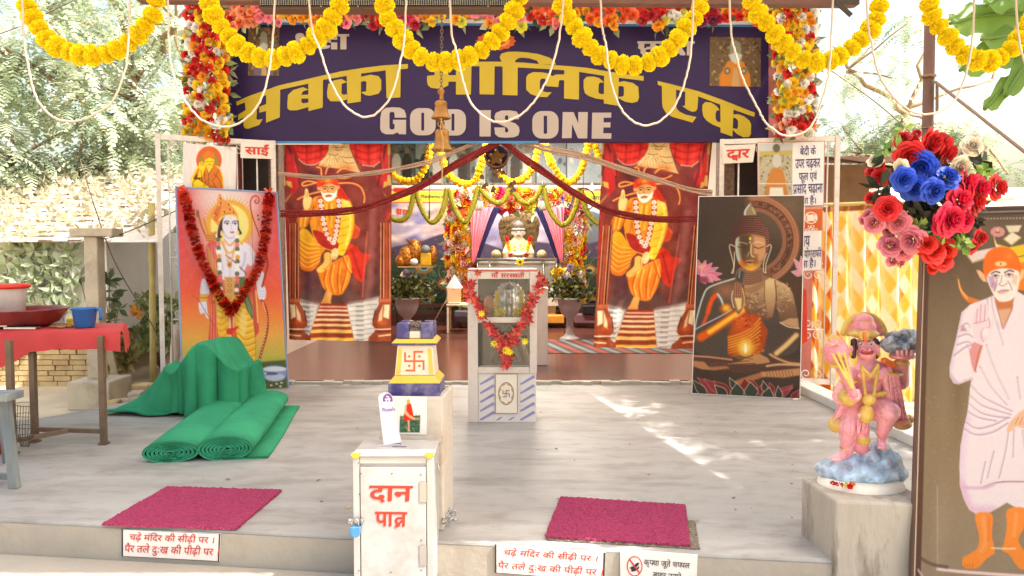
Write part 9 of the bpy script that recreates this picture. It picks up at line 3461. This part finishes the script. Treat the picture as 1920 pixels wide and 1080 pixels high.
feather_tree('pale bushy hedge tree low behind the bouquet',(7.4,15,ZG),[(cpx(1590,300,13.5),4,(1.0,.8,.6)),(cpx(1700,270,14),5,(1.4,.8,.6)),(cpx(1840,280,14),5,(1.5,.8,.55)),(cpx(1600,370,12.5),2,(.8,.6,.3)),(cpx(1780,340,14),3,(1.6,.6,.4))],[((7.4,14.5,ZG),cpx(1760,320,14),.12,.07),(cpx(1760,320,14),cpx(1620,290,13.6),.05,.02),(cpx(1760,320,14),cpx(1850,270,14),.05,.02)],900,(.35,.6),LFB+(rgb(190,178,140),),9,GT)
feather_tree('added unseen leafy tree right of the platform, its crown placed for shade',(6.3,4.2,ZG),[((5.3,4.2,5.1),3,(1.0,1.5,.7)),((6.3,2.6,5.4),3,(1.1,1.0,.8)),((4.9,2.4,4.7),2.2,(.7,.8,.5)),((5.0,1.5,5.0),3,(.8,.8,.6)),((4.6,4.6,4.6),2.5,(.5,.9,.4)),((6.6,5.4,6.0),3,(1.2,1.1,.8)),((5.0,5.6,5.6),2,(.8,.8,.5))],[((6.3,4.2,ZG),(6.2,4.1,3.6),.14,.10),((6.2,4.1,3.6),(5.2,4.2,5.0),.07,.03),((6.2,4.1,3.6),(6.3,2.6,5.2),.06,.03),((6.2,4.1,3.6),(6.6,5.4,5.8),.06,.03),((6.0,3.8,3.9),(4.9,2.5,4.6),.05,.02)],2450,(.45,.8),LFB,11,None,'added_shade_tree')  # unseen tree, crown clumps placed to dapple the floor and shade the standee
bn=thing('banana_plant','banana plant whose broad green leaves hang into the upper right corner','plant',(4.3,5.2,ZG))
m_ban=pm('banana_leaf',rgb(124,160,70),0.45,var=0.12,scale=3,trans=0.45,bump=0.2,bscale=12)
def bleaf(pts,w,q):
 P=[Vector(p)for p in catmull(pts,6)]
 m=MB()
 n=len(P)
 vs=[]
 for i,p in enumerate(P):
  t=i/(n-1)
  a,b=P[max(i-1,0)],P[min(i+1,n-1)]
  d=(b-a).normalized()
  s=d.cross(Vector((0,-1,.35))).normalized()
  ww=w*(math.sin(pi*min(1,t*.93+.05))**.55)
  for u in(-1,-.5,0,.5,1):
   vs.append(p+s*u*ww-Vector((0,0,abs(u)*ww*.22+.02*math.sin(i*1.7+u))))
 m.add(vs,[(i*5+k,i*5+k+1,(i+1)*5+k+1,(i+1)*5+k)for i in range(n-1)for k in range(4)],None,True)
 m.tube(P,.012,6)
 m.build('leaf',m_ban,bn)
q=random.Random(3)
ctr=Vector(at(2010,60,5.0))
for pts,w in(([(2000,60),(1930,30),(1850,28),(1782,44)],.14),([(2000,70),(1940,100),(1880,90),(1800,132)],.12),([(2010,40),(1970,-30),(1900,-20),(1850,10)],.13),([(2000,80),(1950,130),(1900,150),(1846,205)],.07),([(2010,90),(1960,60),(1910,64),(1840,74)],.10),([(2000,60),(1960,120),(1930,110),(1886,180)],.08)):
 bleaf([at(x,y,5.0-.1*i)for i,(x,y)in enumerate(pts)],w,q)
bt=MB()
bt.tube([(ctr.x+.1,5.05,ZG),(ctr.x+.05,5.0,ctr.z*.5),ctr],.09,12,rs=[.11,.09,.05])
bt.build('stem',pm('banana_stem',rgb(140,150,90),0.6,var=0.2),bn)
def small_plant(lab,base,spots,cols,seed,r=.09):
 q=random.Random(seed)
 t=thing('garden_plant',lab,'plant',base,'small plants in the left yard')
 lv,st=MB(),MB()
 for x,y,Y,n in spots:
  c=at(x,y,Y)
  st.tube([Vector(base),(Vector(base)+c)/2+Vector((q.uniform(-.05,.05),0,.05)),c],.006,5)
  leaf_sprays(lv,c,r,n,q,cols)
 st.build('stem',m_bark,t)
 lv.build('leaves',m_leafA,t)
small_plant('broad-leaved plant growing up right of the concrete post',onz(212,735,ZG),[(205,525,7.6,7),(215,545,7.6,7),(195,520,7.6,5),(210,565,7.6,8),(222,580,7.6,7),(205,600,7.6,6),(150,520,7.6,4),(165,535,7.6,3)],(rgb(110,124,84),rgb(84,100,66),rgb(140,146,110)),3,.12)
small_plant('spiky grass clump at the foot of the concrete post',onz(225,700,ZG),[(215+(k%5)*8,650+(k//5)*14,7.9,6)for k in range(15)],(rgb(150,140,80),rgb(120,116,70),rgb(176,160,100)),4,.12)
small_plant('pale leafy shrub against the house wall behind the red-brown bowl',onz(60,690,ZG),[(10+(k%8)*18,470+(k//8)*26,8.5,8)for k in range(40)],(rgb(206,216,176),rgb(180,194,150),rgb(226,232,204)),8,.13)
small_plant('leafy green shrub behind the left gate leaf',onz(300,690,ZG),[(262+(k%6)*13,560+(k//6)*22,9.0,8)for k in range(30)],(rgb(150,160,90),rgb(120,136,74),rgb(186,190,130)),6,.12)
ol=MB()
leaf_sprays(ol,at(256,585,7.9),.10,7,random.Random(5),(rgb(230,160,60),rgb(214,130,40)))
tag(ol.build('dry_leaf_cluster',m_leafA),'orange dry leaf cluster hanging left of the left gate leaf','leaves')
wr=MB()
for pts,Y in(([(-20,70),(40,48),(140,0)],9),([(150,300),(210,480),(280,600),(300,640)],7.7),([(-20,215),(60,265),(120,320)],9.4),([(1540,120),(1640,190),(1720,260)],8),([(140,420),(165,440),(210,445),(330,395)],7.5)):
 w1=MB()
 P=[at(x,y,Y)for x,y in catmull(pts,6)]
 w1 .tube(P,.006,5)
 tag(w1 .build('overhead_wire',m_iron,None,origin=P[0]),None,None)
for k,(o,l)in enumerate(zip([o for o in COL.objects if o.name.startswith('overhead_wire')],('thin dark wire crossing the top left corner','slack wire running down past the concrete post','thin wire crossing the left tree low down','thin wire against the sky right of the flower column','wire tied to the concrete post cap'))):
 tag(o,l,'wire','wires strung over the yard')
for o in COL.objects:
 if o.parent is None and o.get('category')and not o.get('kind'):
  o['kind']='thing'
